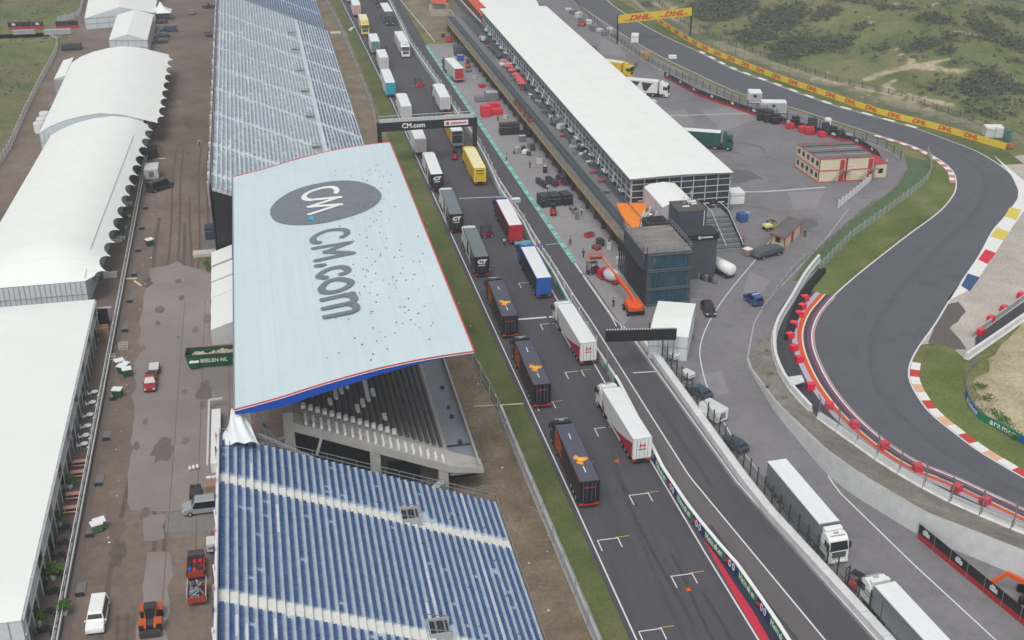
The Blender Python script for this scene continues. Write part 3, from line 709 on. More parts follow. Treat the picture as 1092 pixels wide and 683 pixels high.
f_ = fence('curved_fence', 'low curved grey rail fence beside the sand mound', cr(px([(1042,388),(1034,396),(1029,406),(1030,420)]), 3), 1.4, 1.6, cat='fence')
# DHL board barrier
DBc = resample(cr(DB[1:], 3), 1.0)
t = thing('advert_barrier', 'long yellow barrier of repeated red lettered boards below the dunes', 'barrier', DBc[0])
yb = mat('board_yellow', (232,200,60), .5, .05, 1); rl = mat('letter_red', (206,56,38), .6, .04, 1)
for i0 in range(0, len(DBc)-1, 9):
    seg = DBc[i0:i0+10]
    if len(seg) > 1: wall_mesh(seg, 1.5, .12, yb).build('board_panel', t, True)
for i0 in range(3, len(DBc)-5, 7):
    wall_text(DBc[i0-1:i0+5], 'DHL', 1.5, rl, .8, t, bold=.05, shear=.3, sx=1.3, off=.1)
fence('catch_fence', 'tall wire catch fence running behind the yellow boards', [p-n*1.2 for p, n in zip(DBc, normals(DBc))], 4.0, 4.0, cat='fence', lean=-.3)
# retaining dark fence further behind
fence('boundary_fence', 'thin dark boundary fence between the sand track and the dunes', cr(px([(700,2),(735,30),(790,52),(880,84),(960,104),(1092,150)]), 3), 1.6, 4.0, cat='fence', postm=dark)
# ------------------------------------------------------------------ grandstands
seat_blue = mat('seat_blue', (46,76,128), .5, .3, .7, rgb2=(76,106,152)); seat_grey = mat('seat_grey', (160,169,178), .6, .2, .8)
tread = mat('stand_tread', (174,190,204), .7, .14, .9); treadw = mat('stand_tread_pale', (204,213,220), .7, .1, .9); aislem = mat('aisle_white', (216,216,210), .7, .08, 2)
def grandstand(name, label, xb, zb, xf, zf, y0, y1, rows, aisles, voms, seatm, treadm, front_from=None, seat2=None, alt=0.2, brk=None, pitch=.52, gaps=.04, rail=True, seats=True):
    t = thing(name, label, 'grandstand', (xb, y0, 0)); W = (xf-xb)/rows
    def zrow(i): return zb+(zf-zb)*(i/(rows-1))
    deck = MB(); ais = MB(); streak = []
    for i in range(rows):
        x = xb+i*W; z = zrow(i); zp = zrow(i+1) if i < rows-1 else z-.4
        deck.box(x, x+W-.004, y0, y1, min(zp, z)-.15, z, treadm if (i % 2 or random.random() > alt) else treadw)
    deck.build('stepped_deck', t, True)
    for i in range(rows):
        x = xb+i*W; z = zrow(i)
        for a in aisles:
            aw = .9 if not front_from else .42; ais.box(x+.02, x+W-.02, a-aw, a+aw, z+.004, z+.03, aislem if not front_from else treadw); ais.box(x-.28, x+.01, a-aw, a+aw, z+.03, z+abs(zb-zf)/rows/2+.02, aislem if not front_from else treadw)
        pass
    if len(ais.v): ais.build('aisle_steps', t, True)
    for i in range(rows):
        if front_from and i == front_from: continue
        x = xb+i*W; z = zrow(i); mb = MB(); y = y0+.4; m0 = seat2 if (front_from and i > front_from and seat2) else seatm
        while y < y1-.4:
            if any(abs(y-a) < 1.1 for a in aisles) or any(v[0]-.8 < x < v[0]+2.2 and abs(y-v[1]) < 1.5 for v in voms): y += pitch; continue
            r = random.random()
            if r > gaps:
                jx = random.uniform(-.015, .015)
                mb.box(x+.12+jx, x+.42+jx, y-.21, y+.21, z+.36, z+.42, m0); mb.box(x+.06+jx, x+.12+jx, y-.21, y+.21, z+.36, z+.70, m0)
            y += pitch
        if len(mb.v): mb.build('seat_row', t, True)
    for vx, vy in voms:
        i = int((vx-xb)/W); z = zrow(i); mb = MB()
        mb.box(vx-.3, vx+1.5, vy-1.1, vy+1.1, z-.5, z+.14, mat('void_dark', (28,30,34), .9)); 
        for yy in (vy-1.15, vy+1.15): mb.box(vx-.4, vx+1.8, yy-.08, yy+.08, z-1.0, z+.45, lgrey)
        mb.box(vx-.4, vx-.3, vy-1.1, vy+1.1, z-.5, z+.6, lgrey)
        for k in range(4): mb.box(vx-.15+k*.42, vx+.05+k*.42, vy-1.05, vy+1.05, z+.16, z+.2, grey if k % 2 else dark)
        for yy in (vy-1.15, vy+1.15): mb.bar((vx-.4, yy, z+1.1), (vx+1.8, yy, z+.5), .07, steel)
        mb.build('entrance_well', t, True)
    mb = MB()
    for yy in (y0, y1):
        for zz in (.5, 1.05): mb.bar((xb, yy, zb+zz), (xf, yy, zf+zz), .07, steel)
        for i in range(0, rows+1, 2):
            z = zb+(zf-zb)*i/rows; mb.bar((xb+i*W, yy, z), (xb+i*W, yy, z+1.05), .06, steel)
    mb.bar((xf, y0, zf+1.05), (xf, y1, zf+1.05), .07, steel)
    for i in range(0, rows, 1):
        for _ in range(int((y1-y0)/60)+(random.random() < .5) if front_from else (random.random() < .3)):
            yy = random.uniform(y0+2, y1-8); ll = random.uniform(1.5, 7); streak.append((xb+i*W, yy, yy+ll, zrow(i)))
    n = int((y1-y0)/2.5)
    for i in range(n+1): mb.bar((xf, y0+i*(y1-y0)/n, zf-.3), (xf, y0+i*(y1-y0)/n, zf+1.05), .06, steel)
    for zz in (.5, 1.1): mb.bar((xb-.1, y0, zb+zz), (xb-.1, y1, zb+zz), .07, steel)
    mb.build('handrail', t, True)
    mb = MB()
    for q_, (x, a, b, z) in enumerate(streak): mb.box(x+.47, x+.74, a, b, z+.004, z+.008+.0021*(q_ % 9), mat('dust_sheet', (224,230,236), .6))
    o = mb.build('dust_strip', t, True); o['kind'] = 'stuff'
    mb = MB()
    for yy in [y0+.3+i*(y1-y0-.6)/max(1, int((y1-y0)/6)) for i in range(int((y1-y0)/6)+1)]:
        for i in range(0, rows+1, 5):
            z = zb+(zf-zb)*i/rows-.5; mb.bar((xb+i*W-.05*(i == rows), yy, 0), (xb+i*W-.05*(i == rows), yy, z), .14, steel)
            if i+5 <= rows and z > 1.5: mb.bar((xb+i*W, yy, 0), (xb+(i+5)*W, yy, max(.3, z-1)), .09, steel)
        mb.bar((xb, yy, zb-.5), (xf, yy, zf-.4), .14, steel)
    mb.build('scaffold_frame', t, True)
    return t
st_low = grandstand('grandstand', 'grandstand of bright blue seats in the foreground below the white roof', -7.87, 14.6, 23.2, 1.5, 70, 120.5, 38, [111.6, 92.1, 73], [(11.3,112.6),(11.6,93.2)], seat_blue, tread, alt=.12, gaps=.018)
mb = MB(); mb.box(-8.3,-8.0,70,120.6,0,15.4, mat('stand_screen', (214,218,222), .6, .1, .5))
for i in range(17):
    y = 71+i*3; mb.box(-8.42,-8.3,y,y+.5,11,15.8, [mat('flag_navy',(44,50,110),.7), mat('flag_pink',(196,120,150),.7), white][i%3])
mb.build('rear_screen', st_low, True)
st_up = grandstand('grandstand', 'long pale grey grandstand behind the white roof, seats covered in dust', -9.9, 13.9, 21.4, 1.0, 205, 380.6, 39, [212.5, 230, 250.5, 269.5, 289, 309, 329, 350], [(9.6,248.7),(9.6,271.3),(9.6,293),(9.5,313),(9.3,334.5),(9.2,355)], seat_grey, mat('stand_tread_grey', (200,210,218), .7, .12, .9), front_from=27, seat2=mat('seat_slate', (108,122,142), .6, .2, .8), alt=.5, pitch=.56, gaps=.22)
mb = MB(); mb.box(-10.3,21.2,204.6,204.7,0,1.2,black)
mb.poly([(-10.1,204.65,0),(21.3,204.65,0),(21.3,204.65,1.1),(-9.9,204.65,13.7)], black)
mb.box(-10.4,-10.2,204.6,380,0,13.6, mat('screen_black', (38,40,44), .8, .2, .5)); 
for i in range(58): mb.box(-10.75+random.uniform(-.1,.1),-10.4,206+i*3,207.2+i*3,8+random.random()*3,14.2+random.random()*.5, [mat('brace_pink',(176,150,158),.7), lgrey, offw][i%3])
mb.build('rear_screen', st_up, True)
grandstand('grandstand', 'far grandstand of blue grey seats at the top edge, beyond the pale grey stand', -10.2, 14.6, 20.6, 1.8, 381.4, 520, 39, [400, 421, 442], [(9.6,392)], mat('seat_steel_blue', (88,112,156), .6, .2, .8), mat('tread_cool', (158,172,190), .7, .1, .9), alt=.1, pitch=.6, gaps=.05)
# ------------------------------------------------------------------ roofed main stand
RX = [(-6.15,17.56,16.95),(-4,17.95,17.0),(-.94,18.55,17.3),(3,19.55,18.4),(6.46,20.3,19.25),(10,20.98,20.2),(13.9,21.5,21.0),(17.5,21.8,21.55),(20.9,21.95,21.75)]
def interp(x, k):
    for a, b in zip(RX, RX[1:]):
        if x <= b[0]: u = max(0, (x-a[0])/(b[0]-a[0])); return a[k]+(b[k]-a[k])*u
    return RX[-1][k]
def roof_z(x, y): return interp(x, 1)-(y-121)/82*1.1
def roof_zo(o): return lambda x, y: roof_z(x, y)+o
ms = thing('covered_grandstand', 'concrete grandstand under the huge white curved roof with grey lettering', 'grandstand', (-6, 121, 0))
mb = MB(); roofm = mat('roof_sheet', (198,214,219), .5, .04, .4, stretch=(3,.1,1), big=.03); blu = mat('fascia_blue', (10,72,176), .5, .05, 1); redl = mat('roof_trim_red', (206,66,76), .5, .05, 1)
nx_, ny_ = 28, 20; y0, y1 = 121.0, 203.0
for j in range(ny_+1):
    for i in range(nx_+1):
        x = -6.15+(27.05)*i/nx_; y = y0+(y1-y0)*j/ny_; mb.v.append((x, y, roof_z(x, y)))
k = mb.mi(roofm)
for j in range(ny_):
    for i in range(nx_): a = j*(nx_+1)+i; mb.f.append((a, a+1, a+nx_+2, a+nx_+1)); mb.m.append(k)
mb.build('roof', ms, True, smooth=True)
mb = MB()
for j in range(2):
    for i in range(nx_+1):
        x = -6.15+(27.05)*i/nx_; y = (y0, y1)[j]; mb.v.append((x, y, interp(x, 2)-(y-121)/82*1.1))
mb.f = [(i, nx_+1+i, nx_+2+i, i+1) for i in range(nx_)]; mb.m = [mb.mi(lgrey)]*nx_
mb.build('roof_soffit', ms, True)
fa = MB(); tr = MB(); sm = MB(); seam_m = mat('seam_grey', (190,206,211), .6, .1, 1)
for k in range(1, 17):
    y = y0+(y1-y0)*k/17
    for i in range(nx_): xa, xb_ = -6.15+27.05*i/nx_, -6.15+27.05*(i+1)/nx_; sm.bar((xa, y, roof_z(xa, y)+.005), (xb_, y, roof_z(xb_, y)+.005), .09, seam_m, .02)
for x in (-1.0, 4.2, 9.4, 14.6, 18.6): sm.bar((x, y0+.1, roof_z(x, y0)+.004), (x, y1-.1, roof_z(x, y1)+.004), .07, seam_m, .02)
sm.build('roof_seam', ms, True)
for i in range(nx_):
    xa, xb_ = -6.15+27.05*i/nx_, -6.15+27.05*(i+1)/nx_
    for y, s_ in ((y0-.02, 1), (y1+.02, -1)):
        dz = (y-121)/82*1.1
        fa.poly([(xa, y, interp(xa,2)-dz-.04), (xb_, y, interp(xb_,2)-dz-.04), (xb_, y, interp(xb_,1)-dz-.12), (xa, y, interp(xa,1)-dz-.12)], blu)
        tr.bar((xa, y-.04*s_, roof_z(xa, y)+.03), (xb_, y-.04*s_, roof_z(xb_, y)+.03), .12, redl)
        tr.bar((xa, y-.05*s_, roof_z(xa, y)-.11), (xb_, y-.05*s_, roof_z(xb_, y)-.11), .1, white)
for x in (-6.2, 20.95):
    tr.bar((x, y0, roof_z(x, y0)+.02), (x, y1, roof_z(x, y1)+.02), .16, redl if x > 0 else mat('roof_trim_grey', (128,124,150), .5))
    fa.poly([(x, y0, interp(x,2)), (x, y1, interp(x,2)-1.1), (x, y1, interp(x,1)-1.15), (x, y0, interp(x,1)-.05)], grey if x < 0 else lgrey)
fa.build('fascia', ms, True); tr.build('roof_trim', ms, True)
rt = mat('roof_print_grey', (98,106,113), .6, .25, 2.5, rgb2=(122,130,137))
ce = at(347, 217, 20.0); ang = 0
def roofat(x, y):
    z = 20.0
    for _ in range(8): p = at(x, y, z); z = roof_z(p.x, p.y)
    return at(x, y, z)
ring = [(288,229),(289,222),(297,213),(312,204),(330,198),(352,194),(372,193),(390,196),(402,202),(407,209),(403,217),(391,225),(372,232),(350,237.5),(328,240.5),(306,240),(293,236)]
me_mb = MB(); rg = cr([roofat(*q) for q in ring+[ring[0]]], 5)[:-1]
me_mb.v = [(p.x, p.y, 0) for p in rg]; me_mb.f = [tuple(range(len(rg)))]; me_mb.m = [me_mb.mi(rt)]
el = me_mb.build('emblem_disc', ms, True); drape(el.data, roof_zo(.05), 1.0)
def strokes(name, pl, w_, m, zo, parent, curve=True, closed=False):
    P = [roofat(x, y) for x, y in pl]; P = [Vector((p.x, p.y, 0)) for p in P]
    P = resample(cr(P, 6) if curve else P, .35); N = normals(P); mb = MB()
    if closed: N[0] = N[-1] = (N[1]+N[-2]).normalized()
    for i in range(len(P)-1):
        a, b, na, nb = P[i], P[i+1], N[i]*w_/2, N[i+1]*w_/2
        mb.poly([(q.x, q.y, roof_z(q.x, q.y)+zo) for q in (a-na, a+na, b+nb, b-nb)], m)
    for k_, e in enumerate((P[0], P[-1]) if not closed else ()): mb.poly([(e.x+w_/2*math.cos(t), e.y+w_/2*math.sin(t), roof_z(e.x, e.y)+zo+.006*(k_+1)) for t in [i*PI/6 for i in range(12)]], m)
    return mb.build(name, parent, True)
A1 = lambda l: [(270+x/6.825, 180+y/6.825) for x, y in l]
A2 = lambda l: [(290+x/6.833, 250+y/6.833) for x, y in l]
dz_ = .08
for pl, cv in (([(604,180),(608,158),(585,140),(540,138),(470,152),(400,178),(370,204),(378,222),(415,232),(446,229)], True), ([(446,229),(632,212)], False), ([(632,212),(406,283)], False), ([(406,283),(636,266)], False), ([(636,266),(412,338)], False)):
    strokes('emblem_lettering', A1(pl), .85, white, dz_, ms, cv); dz_ += .012
c = roofat(333,233.5); mb = MB(); mb.poly([(c.x+.7*math.cos(t), c.y+.85*math.sin(t), roof_z(c.x,c.y)+.09) for t in [i*PI/8 for i in range(16)]], teal); mb.build('emblem_dot', ms, True)
dz_ = .06
for pl, cv, cl in ((A1([(650,500),(683,476),(668,450),(600,446),(520,460),(450,495),(434,520),(450,540),(485,541)]), True, False), (A2([(308,106),(568,63)]), False, False), (A2([(568,63),(392,132)]), False, False), (A2([(392,132),(588,141)]), False, False), (A2([(588,141),(325,196)]), False, False), (A2([(330,235),(374,229)]), False, False),
    (A2([(508,296),(548,280),(546,256),(500,243),(420,258),(355,292),(345,315),(392,322)]), True, False), (A2([(358,400),(400,355),(480,333),(560,345),(572,370),(520,405),(440,428),(375,425),(358,400)]), True, True),
    (A2([(372,484),(585,438)]), False, False), (A2([(540,447),(592,462),(596,490),(560,510)]), True, False), (A2([(382,549),(560,511)]), False, False), (A2([(560,511),(606,528),(612,556),(575,576)]), True, False), (A2([(394,611),(575,576)]), False, False)):
    strokes('roof_lettering', pl, 1.02, rt, dz_, ms, cv, cl); dz_ += .012
mb = MB(); dm = mat('debris_dark', (96,102,104), .9)
random.seed(3)
for i in range(170):
    x = min(20.3, max(3, random.triangular(4, 21, 15))); y = random.uniform(123, 192); r = random.uniform(.04, .1)
    mb.box(x-r, x+r, y-r, y+r, roof_z(x, y)+.02, roof_z(x, y)+.1, dm)
o = mb.build('roof_debris', ms, True); o['kind'] = 'stuff'
mb = MB()
for yy in range(131, 200, 11):
    for x in (-.3, -5.6): mb.box(x-.35, x+.35, yy-.35, yy+.35, 0, interp(x,2)-1.3, concrete)
for (x, zt) in ((-.45, 14.2), (9.4, 8.0), (17.6, 4.2)): mb.box(x-.6, x+.6, 124.9, 126.1, 0, zt, concrete)
mb.build('pillar', ms, True)
# terraces
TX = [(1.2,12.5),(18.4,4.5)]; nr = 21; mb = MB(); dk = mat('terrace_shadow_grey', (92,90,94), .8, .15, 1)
W = (TX[1][0]-TX[0][0])/nr
for i in range(nr):
    x = TX[0][0]+i*W; z = TX[0][1]+(TX[1][1]-TX[0][1])*i/nr
    mb.box(x, x+W-.004, 126.5, 203, z-.5, z, concrete)
mb.build('terrace_deck', ms, True)
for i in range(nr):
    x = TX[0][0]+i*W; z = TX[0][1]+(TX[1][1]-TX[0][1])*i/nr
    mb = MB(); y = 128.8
    mb.box(x+.08, x+.5, 128.6, 200, z+.02, z+.38, dk); mb.box(x+.02, x+.10, 128.6, 200, z+.3, z+.7, mat('seat_back_shade', (58,56,62), .7, .15, 1))  # shade on the steps is put into the dark colours of these rows
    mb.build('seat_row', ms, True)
    mb = MB()
    for _ in range(1 if 2 < i < 13 else 0):
        y = 130.5+((i*1.9) % 7.5); L = random.choice((1.2, 1.6, 3.2)) if i != 10 else 7.0; mb.box(x+.0, x+.52, y, y+L, z+.3, z+.76, white)
    if i < 14: mb.box(x+.0, x+.52, 128.1, 128.9, z+.2, z+.66, white)
    if len(mb.v): mb.build('white_seat', ms, True)
mb = MB()
a0, a1 = Vector((.0, 125.2, 12.75)), Vector((18.2, 125.2, 4.45))
mb.poly([(0,124.8,11.7),(18.4,124.8,3.5),(22.6,124.8,2.9),(22.6,124.8,3.5),(18.4,124.8,4.55),(0,124.8,12.9)], concrete)
mb.poly([(0,124.8,12.9),(18.4,124.8,4.55),(22.6,124.8,3.5),(22.6,127.2,3.5),(18.4,127.2,4.5),(0,127.2,12.9)], concrete)
mb.build('end_beam', ms, True)
mb = MB()
for i in range(19):
    u = (i+.5)/19; x = 1.1+17*u; z = 12.35-7.75*u; mb.box(x-.14, x+.16, 125.1, 127.2, z+.1, z+.5, white)
mb.build('beam_block', ms, True)
mb = MB()
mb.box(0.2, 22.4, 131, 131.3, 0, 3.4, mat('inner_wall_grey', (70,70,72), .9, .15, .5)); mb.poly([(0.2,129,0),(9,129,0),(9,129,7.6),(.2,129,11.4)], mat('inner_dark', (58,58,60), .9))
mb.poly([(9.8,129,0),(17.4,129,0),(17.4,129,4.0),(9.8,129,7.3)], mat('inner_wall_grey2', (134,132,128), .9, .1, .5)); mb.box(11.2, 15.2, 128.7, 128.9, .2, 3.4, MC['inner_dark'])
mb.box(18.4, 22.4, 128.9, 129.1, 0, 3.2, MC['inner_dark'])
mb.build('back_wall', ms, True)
mb = MB(); mb.box(18.45, 22.3, 124.9, 203, 3.0, 3.25, mat('walkway_grey', (142,150,160), .7, .1, .5)); mb.box(22.0, 22.25, 124.9, 203, 3.25, 4.2, lgrey); mb.box(18.46, 18.7, 127.2, 203, 3.25, 4.5, concrete)
for yy in (131.5, 138, 140.5, 146): mb.box(20.6, 21.0, yy, yy+.7, 3.26, 3.5, dark)
mb.build('front_walkway', ms, True)
mb = MB()
for z in (1.0, 1.35):
    mb.bar((9.8,124.4,z+1.6), (17.4,124.4,z+1.6), .07, steel); mb.bar((14.6,122.3,z+.2), (23,124.2,z+.2), .08, steel)
mb.bar((13.8,121.9,1.6),(17.4,124.2,2.9),.9,lgrey,.1)
for (a, b) in (((-4,123,13),(3,123,8.2)),((-3.2,126,15.5),(-3.2,126,8)),((-1.4,126,9),(-5.8,126,17)),((-4,126,9.5),(-.3,126,10.5)),((2.5,124,8.7),(3.2,124,11))): mb.bar(a, b, .28, lgrey)
mb.build('brace', ms, True)
mb = MB()   # white drape over the corner
import itertools
g = []
for j in range(17):
    for i in range(17):
        u, v = i/16, j/16; x = -8.2+u*4.4; y = 118.2+v*4.6; x += (u-.5)*-2.6*v; z = 14.9+2.3*v+.35*math.sin(u*17+v*5)*(.4+.6*v)-1.6*(2*u-1)**2*(.2+v)
        g.append((x, y, z))
mb.v = g+[(p[0], p[1], p[2]-2.2) for p in g[-17:]]; k = mb.mi(mat('drape_white', (222,228,230), .7, .05, .5))
for j in range(17):
    for i in range(16): a = j*17+i; mb.f.append((a, a+1, a+18, a+17)); mb.m.append(k)
dr = mb.build('sheeting', smooth=True); tag(dr, 'bunched white sheeting draped over the corner of the blue stand under the blue roof edge', 'sheeting')
# ------------------------------------------------------------------ tents on the left
def arch_tent(name, label, x0, x1, y0, y1, prof, edge=None, hip0=0, hip1=0, skewx=0.0, walls=True, wz=None):
    t = thing(name, label, 'tent', (x0, y0, 0)); mb = MB(); st = .5; ny = int((y1-y0)/st); nx = len(prof)
    for j in range(ny+1):
        y = y0+(y1-y0)*j/ny; h = 1.0
        if hip0: h = min(h, max(0, (y-y0)/hip0))
        if hip1: h = min(h, max(0, (y1-y)/hip1))
        h = math.sin(h*PI/2); sk = skewx*(y-y0)
        for i, (x, z) in enumerate(prof):
            zz = prof[0][1]+(z-prof[0][1])*h if (hip0 or hip1) else z
            if i == nx-1 and edge:
                ph = (y-edge[1])/edge[2]; fr = ph-math.floor(ph); d = edge[0]*math.sqrt(max(0, 1-(2*abs(fr-.5)/.94)**2)) if abs(fr-.5) < .47 else 0
                x -= d; zz += d*(prof[-2][1]-prof[-1][1])/(prof[-1][0]-prof[-2][0])
            mb.v.append((x+sk, y, zz))
    k = mb.mi(membrane)
    for j in range(ny):
        for i in range(nx-1): a = j*nx+i; mb.f.append((a, a+1, a+nx+1, a+nx)); mb.m.append(k)
    mb.build('roof', t, True, smooth=True)
    sm = MB(); stp = int(5/st)
    for j in range(stp, ny-stp//2, stp):
        for i in range(nx-2):
            a, b = mb.v[j*nx+i], mb.v[j*nx+i+1]; sm.bar((a[0],a[1],a[2]+.01),(b[0],b[1],b[2]+.01),.10,mat('membrane_seam',(224,228,226),.6),.03)
    sm.build('roof_seam', t, True)
    wm = mat('tent_wall', (206,216,222), .6, .04, 1)
    mb = MB(); xa = prof[0][0]; xb = (prof[-1][0] if not edge else prof[-2][0]); za = prof[0][1]; zb = (prof[-1][1] if not edge else prof[-2][1]-.3)
    for y in (y0+.1, y1-.1):
        sk = skewx*(y-y0); top = [(x+sk, y, (z if not ((hip0 and y < y0+1) or (hip1 and y > y1-1)) else prof[0][1])-.06) for x, z in (prof if not edge else prof[:-1])]
        mb.poly([(xa+sk, y, 0), (xb+sk, y, 0)]+top[::-1], wm)
        for i in range(0, 24):
            xx = xa+(xb-xa)*i/24; mb.box(xx+sk-.05, xx+sk+.05, y-.06*(1 if y < y0+1 else -1)-.04, y-.06*(1 if y < y0+1 else -1)+.04, 0, za-.1, lgrey)
        yy = y-.08*(1 if y < y0+1 else -1); mb.bar((xa+sk, yy, za*.5), (xb+sk, yy, za*.5), .07, lgrey)
    for x in (xa, xb):
        mb.poly([(x, y0+.1, 0), (x+skewx*(y1-y0), y1-.1, 0), (x+skewx*(y1-y0), y1-.1, za-.05), (x, y0+.1, za-.05)], wm)
    mb.build('wall', t, True)
    return t
tA = arch_tent('marquee', 'largest white flat marquee at the lower left, facing the terrace', -60, -28.5, 104.8, 182.5, [(-60,5.0),(-50,5.6),(-44,5.9),(-38,5.7),(-28.5,5.0)], hip0=5, hip1=5)
mb = MB()
for i in range(26):
    y = 106+i*3; mb.box(-28.45,-28.3,y-.09,y+.09,0,5,offw)
    mb.box(-28.42,-28.36,y+.3,y+2.7,.2,2.7 if i % 3 else 4.4, glass if i % 2 else mat('smoked_panel',(96,104,112),.3,.2,1))
mb.box(-28.44,-28.28,105,182,2.9,3.05,offw); mb.box(-28.46,-28.2,105,182,4.8,4.98,lgrey)
mb.build('window_wall', tA, True)
tB = arch_tent('marquee', 'middle white barrel roofed marquee with scalloped terrace edge', -52, -28.0, 191, 274, [(-50,4.6),(-47.5,5.9),(-44,7.1),(-40,7.9),(-36.2,8.1),(-33,7.6),(-30.9,6.7),(-27.9,4.9)], edge=(1.35, 194.0, 5.95), hip0=10, skewx=.045)
mb = MB()
for i in range(70):
    y = 191.5+i*1.02; sk = .045*(y-191); mb.bar((-30.88+sk, y, 6.77 if y > 200 else 4.9+(y-191)*.2), (-30.88+sk, y+1.02, 6.77 if y > 199 else 4.9+(y-190)*.2), .09, lgrey)
mb.build('seam', tB, True)
tC = arch_tent('marquee', 'far white arched marquee with scalloped right edge, behind the middle marquee', -50, -22.5, 276, 340, [(-49,4.6),(-46.5,6.0),(-43,7.2),(-39,8.0),(-35.5,8.3),(-31,7.7),(-26.5,6.3),(-22.4,5.0)], edge=(1.3, 267.0, 7.6))
mb = MB()
for i in range(14): mb.bar((-31, 268+i*5, 0), (-22.8, 268+i*5, 4.9) if 0 else (-24.5, 268+i*5, 5.4), .12, steel)
mb.build('frame', tC, True)
tE = arch_tent('marquee', 'white lean-to marquee joined to the left side of the far arched marquee', -52, -48.5, 326, 346, [(-52,3.8),(-50.5,4.2),(-49.1,4.6)])
def gable_tent(name, label, px4, z, ridge, z_r=None):
    a, b, c, d = [at(x, y, z) for x, y in px4]; t = thing(name, label, 'tent', (a+b)/2-Vector((0,0,z))); mb = MB()
    r0, r1 = (a+b)/2, (d+c)/2; r0.z = r1.z = ridge
    mb.poly([a, r0, r1, d], membrane); mb.poly([b, c, r1, r0], membrane); mb.build('roof', t, True)
    mb = MB(); g = [Vector((p.x, p.y, 0)) for p in (a, b, c, d)]
    wm = mat('tent_wall', (206,216,222)); mb.poly([g[0], g[1], b-Vector((0,0,.02)), r0-Vector((0,0,.05)), a-Vector((0,0,.02))], wm); mb.poly([g[1], g[2], c, b], wm); mb.poly([g[3], g[2], c, r1, d], wm); mb.poly([g[0], g[3], d, a], wm)
    mb.build('wall', t, True); mb = MB()
    for i in range(7):
        p = g[0].lerp(g[1], i/6); mb.bar(p+Vector((0,-.06,0)), p+Vector((0,-.06,z)), .1, lgrey)
    for zz in (z*.5, z-.05): mb.bar(g[0]+Vector((0,-.07,zz)), g[1]+Vector((0,-.07,zz)), .1, lgrey)
    mb.build('frame', t, True); return t
gable_tent('frame_tent', 'white gabled tent with a framed end wall beyond the far arched marquee', [(116,43),(157,43),(164,16),(125,16)], 4.0, 5.6)
gable_tent('frame_tent', 'white broad tent at the top edge behind the red and green hoardings', [(90,20),(165,14),(172,-25),(100,-28)], 3.4, 6.0)
t = thing('pagoda_tent', 'small white peaked pagoda tent at the top beside the parked cars', 'tent', at(173,21,0)); mb = MB(); c = at(173,21,0)
q = [(c.x-3.2,c.y-3.2),(c.x+3.2,c.y-3.2),(c.x+3.2,c.y+3.2),(c.x-3.2,c.y+3.2)]
prev = [(x, y, 2.6) for x, y in q]
for s_, z in ((.6,3.3),(.28,4.2),(.06,5.6)):
    cur = [(c.x+(x-c.x)*s_, c.y+(y-c.y)*s_, z) for x, y in q]
    for i in range(4): mb.poly([prev[i], prev[(i+1)%4], cur[(i+1)%4], cur[i]], membrane)
    prev = cur
mb.build('canopy', t, True); mb = MB()
for x, y in q: mb.box(x-.06,x+.06,y-.06,y+.06,0,2.6,steel)
mb.box(c.x-3,c.x+3,c.y+3,c.y+3.1,0,2.5,mat('tent_wall',(206,216,222))); mb.box(c.x-3,c.x-2.9,c.y-3,c.y+3,0,2.5,MC['tent_wall']); mb.build('frame', t, True)
# ------------------------------------------------------------------ terrace along the tents
dkm = mat('terrace_boards', (110,98,92), .8, .15, 1.5, stretch=(.4,6,1))
sheet('terrace', [(-28.3,100,0),(-24.9,100,0),(-24.9,268,0),(-28.3,268,0)], .02, dkm); 
mb = MB()
for y in range(100, 268, 3): mb.box(-26.32,-26.2,y,y+.08,.0,1.25,steel)
tr_ = thing('terrace_railing', 'long double grey railing between the marquee terrace and the muddy road', 'railing', (-26.25,100,0))
mb.build('post', tr_, True); mb = MB()
for x, z in ((-26.26,1.25),(-25.75,1.25),(-26.26,.65)): mb.bar((x,100,z),(x,268,z),.11,offw)
for y in range(100, 268, 3): mb.bar((-26.26,y,1.25),(-25.75,y,1.25),.08,steel)
mb.poly([(-26.26,100,.1),(-26.26,268,.1),(-26.26,268,1.2),(-26.26,100,1.2)], fence_m); mb.box(-26.2,-25.8,100,268,.5,.56,grey)
mb.build('rail', tr_, True)
for i in range(15):
    y = 104+i*11; o = MB(); o.box(-1.0,.0,-.8,1.6,0,.06,mat('mat_grey',(116,112,112),.8)); o.box(-1.0,.0,-.86,-.8,0,.5,dark); o = o.build('loading_ramp')
    put(o, (-24.0, y, 0)); tag(o, 'low dark loading ramp %s from the bottom along the terrace railing' % ORD[i], 'ramp', 'loading ramps along the terrace')
# terrace furniture
def table_set(col):
    t = thing('terrace_table', 'x', 'table'); mb = MB(); mb.cyl((0,0,.72),(0,0,.76),.5,.5,col,14); mb.build('table_top', t)
    mb = MB(); mb.cyl((0,0,0),(0,0,.72),.05,.05,steel,8); mb.cyl((0,0,0),(0,0,.03),.3,.3,steel,10); mb.build('pedestal', t); return t
def chair(col):
    t = thing('terrace_chair', 'x', 'chair'); mb = MB(); mb.box(-.24,.24,-.24,.24,.42,.48,col); mb.build('seat', t, bevel=.02)
    mb = MB(); mb.box(-.24,.24,.2,.26,.48,.9,col); mb.build('backrest', t)
    for sx in (-.2,.2):
        for sy in (-.2,.2): mb = MB(); mb.bar((sx,sy,0),(sx*.9,sy*.9,.42),.05,col); mb.build('leg', t)
    return t
tw_, tb_ = table_set(white), table_set(black); cw_, cb_ = chair(white), chair(black); usedT = {}
def place(proto, x, y, rz, label, group):
    o = proto if proto.name not in usedT else copy_tree(proto); usedT[proto.name] = 1
    put(o, (x, y, 0), rz, label); o['group'] = group
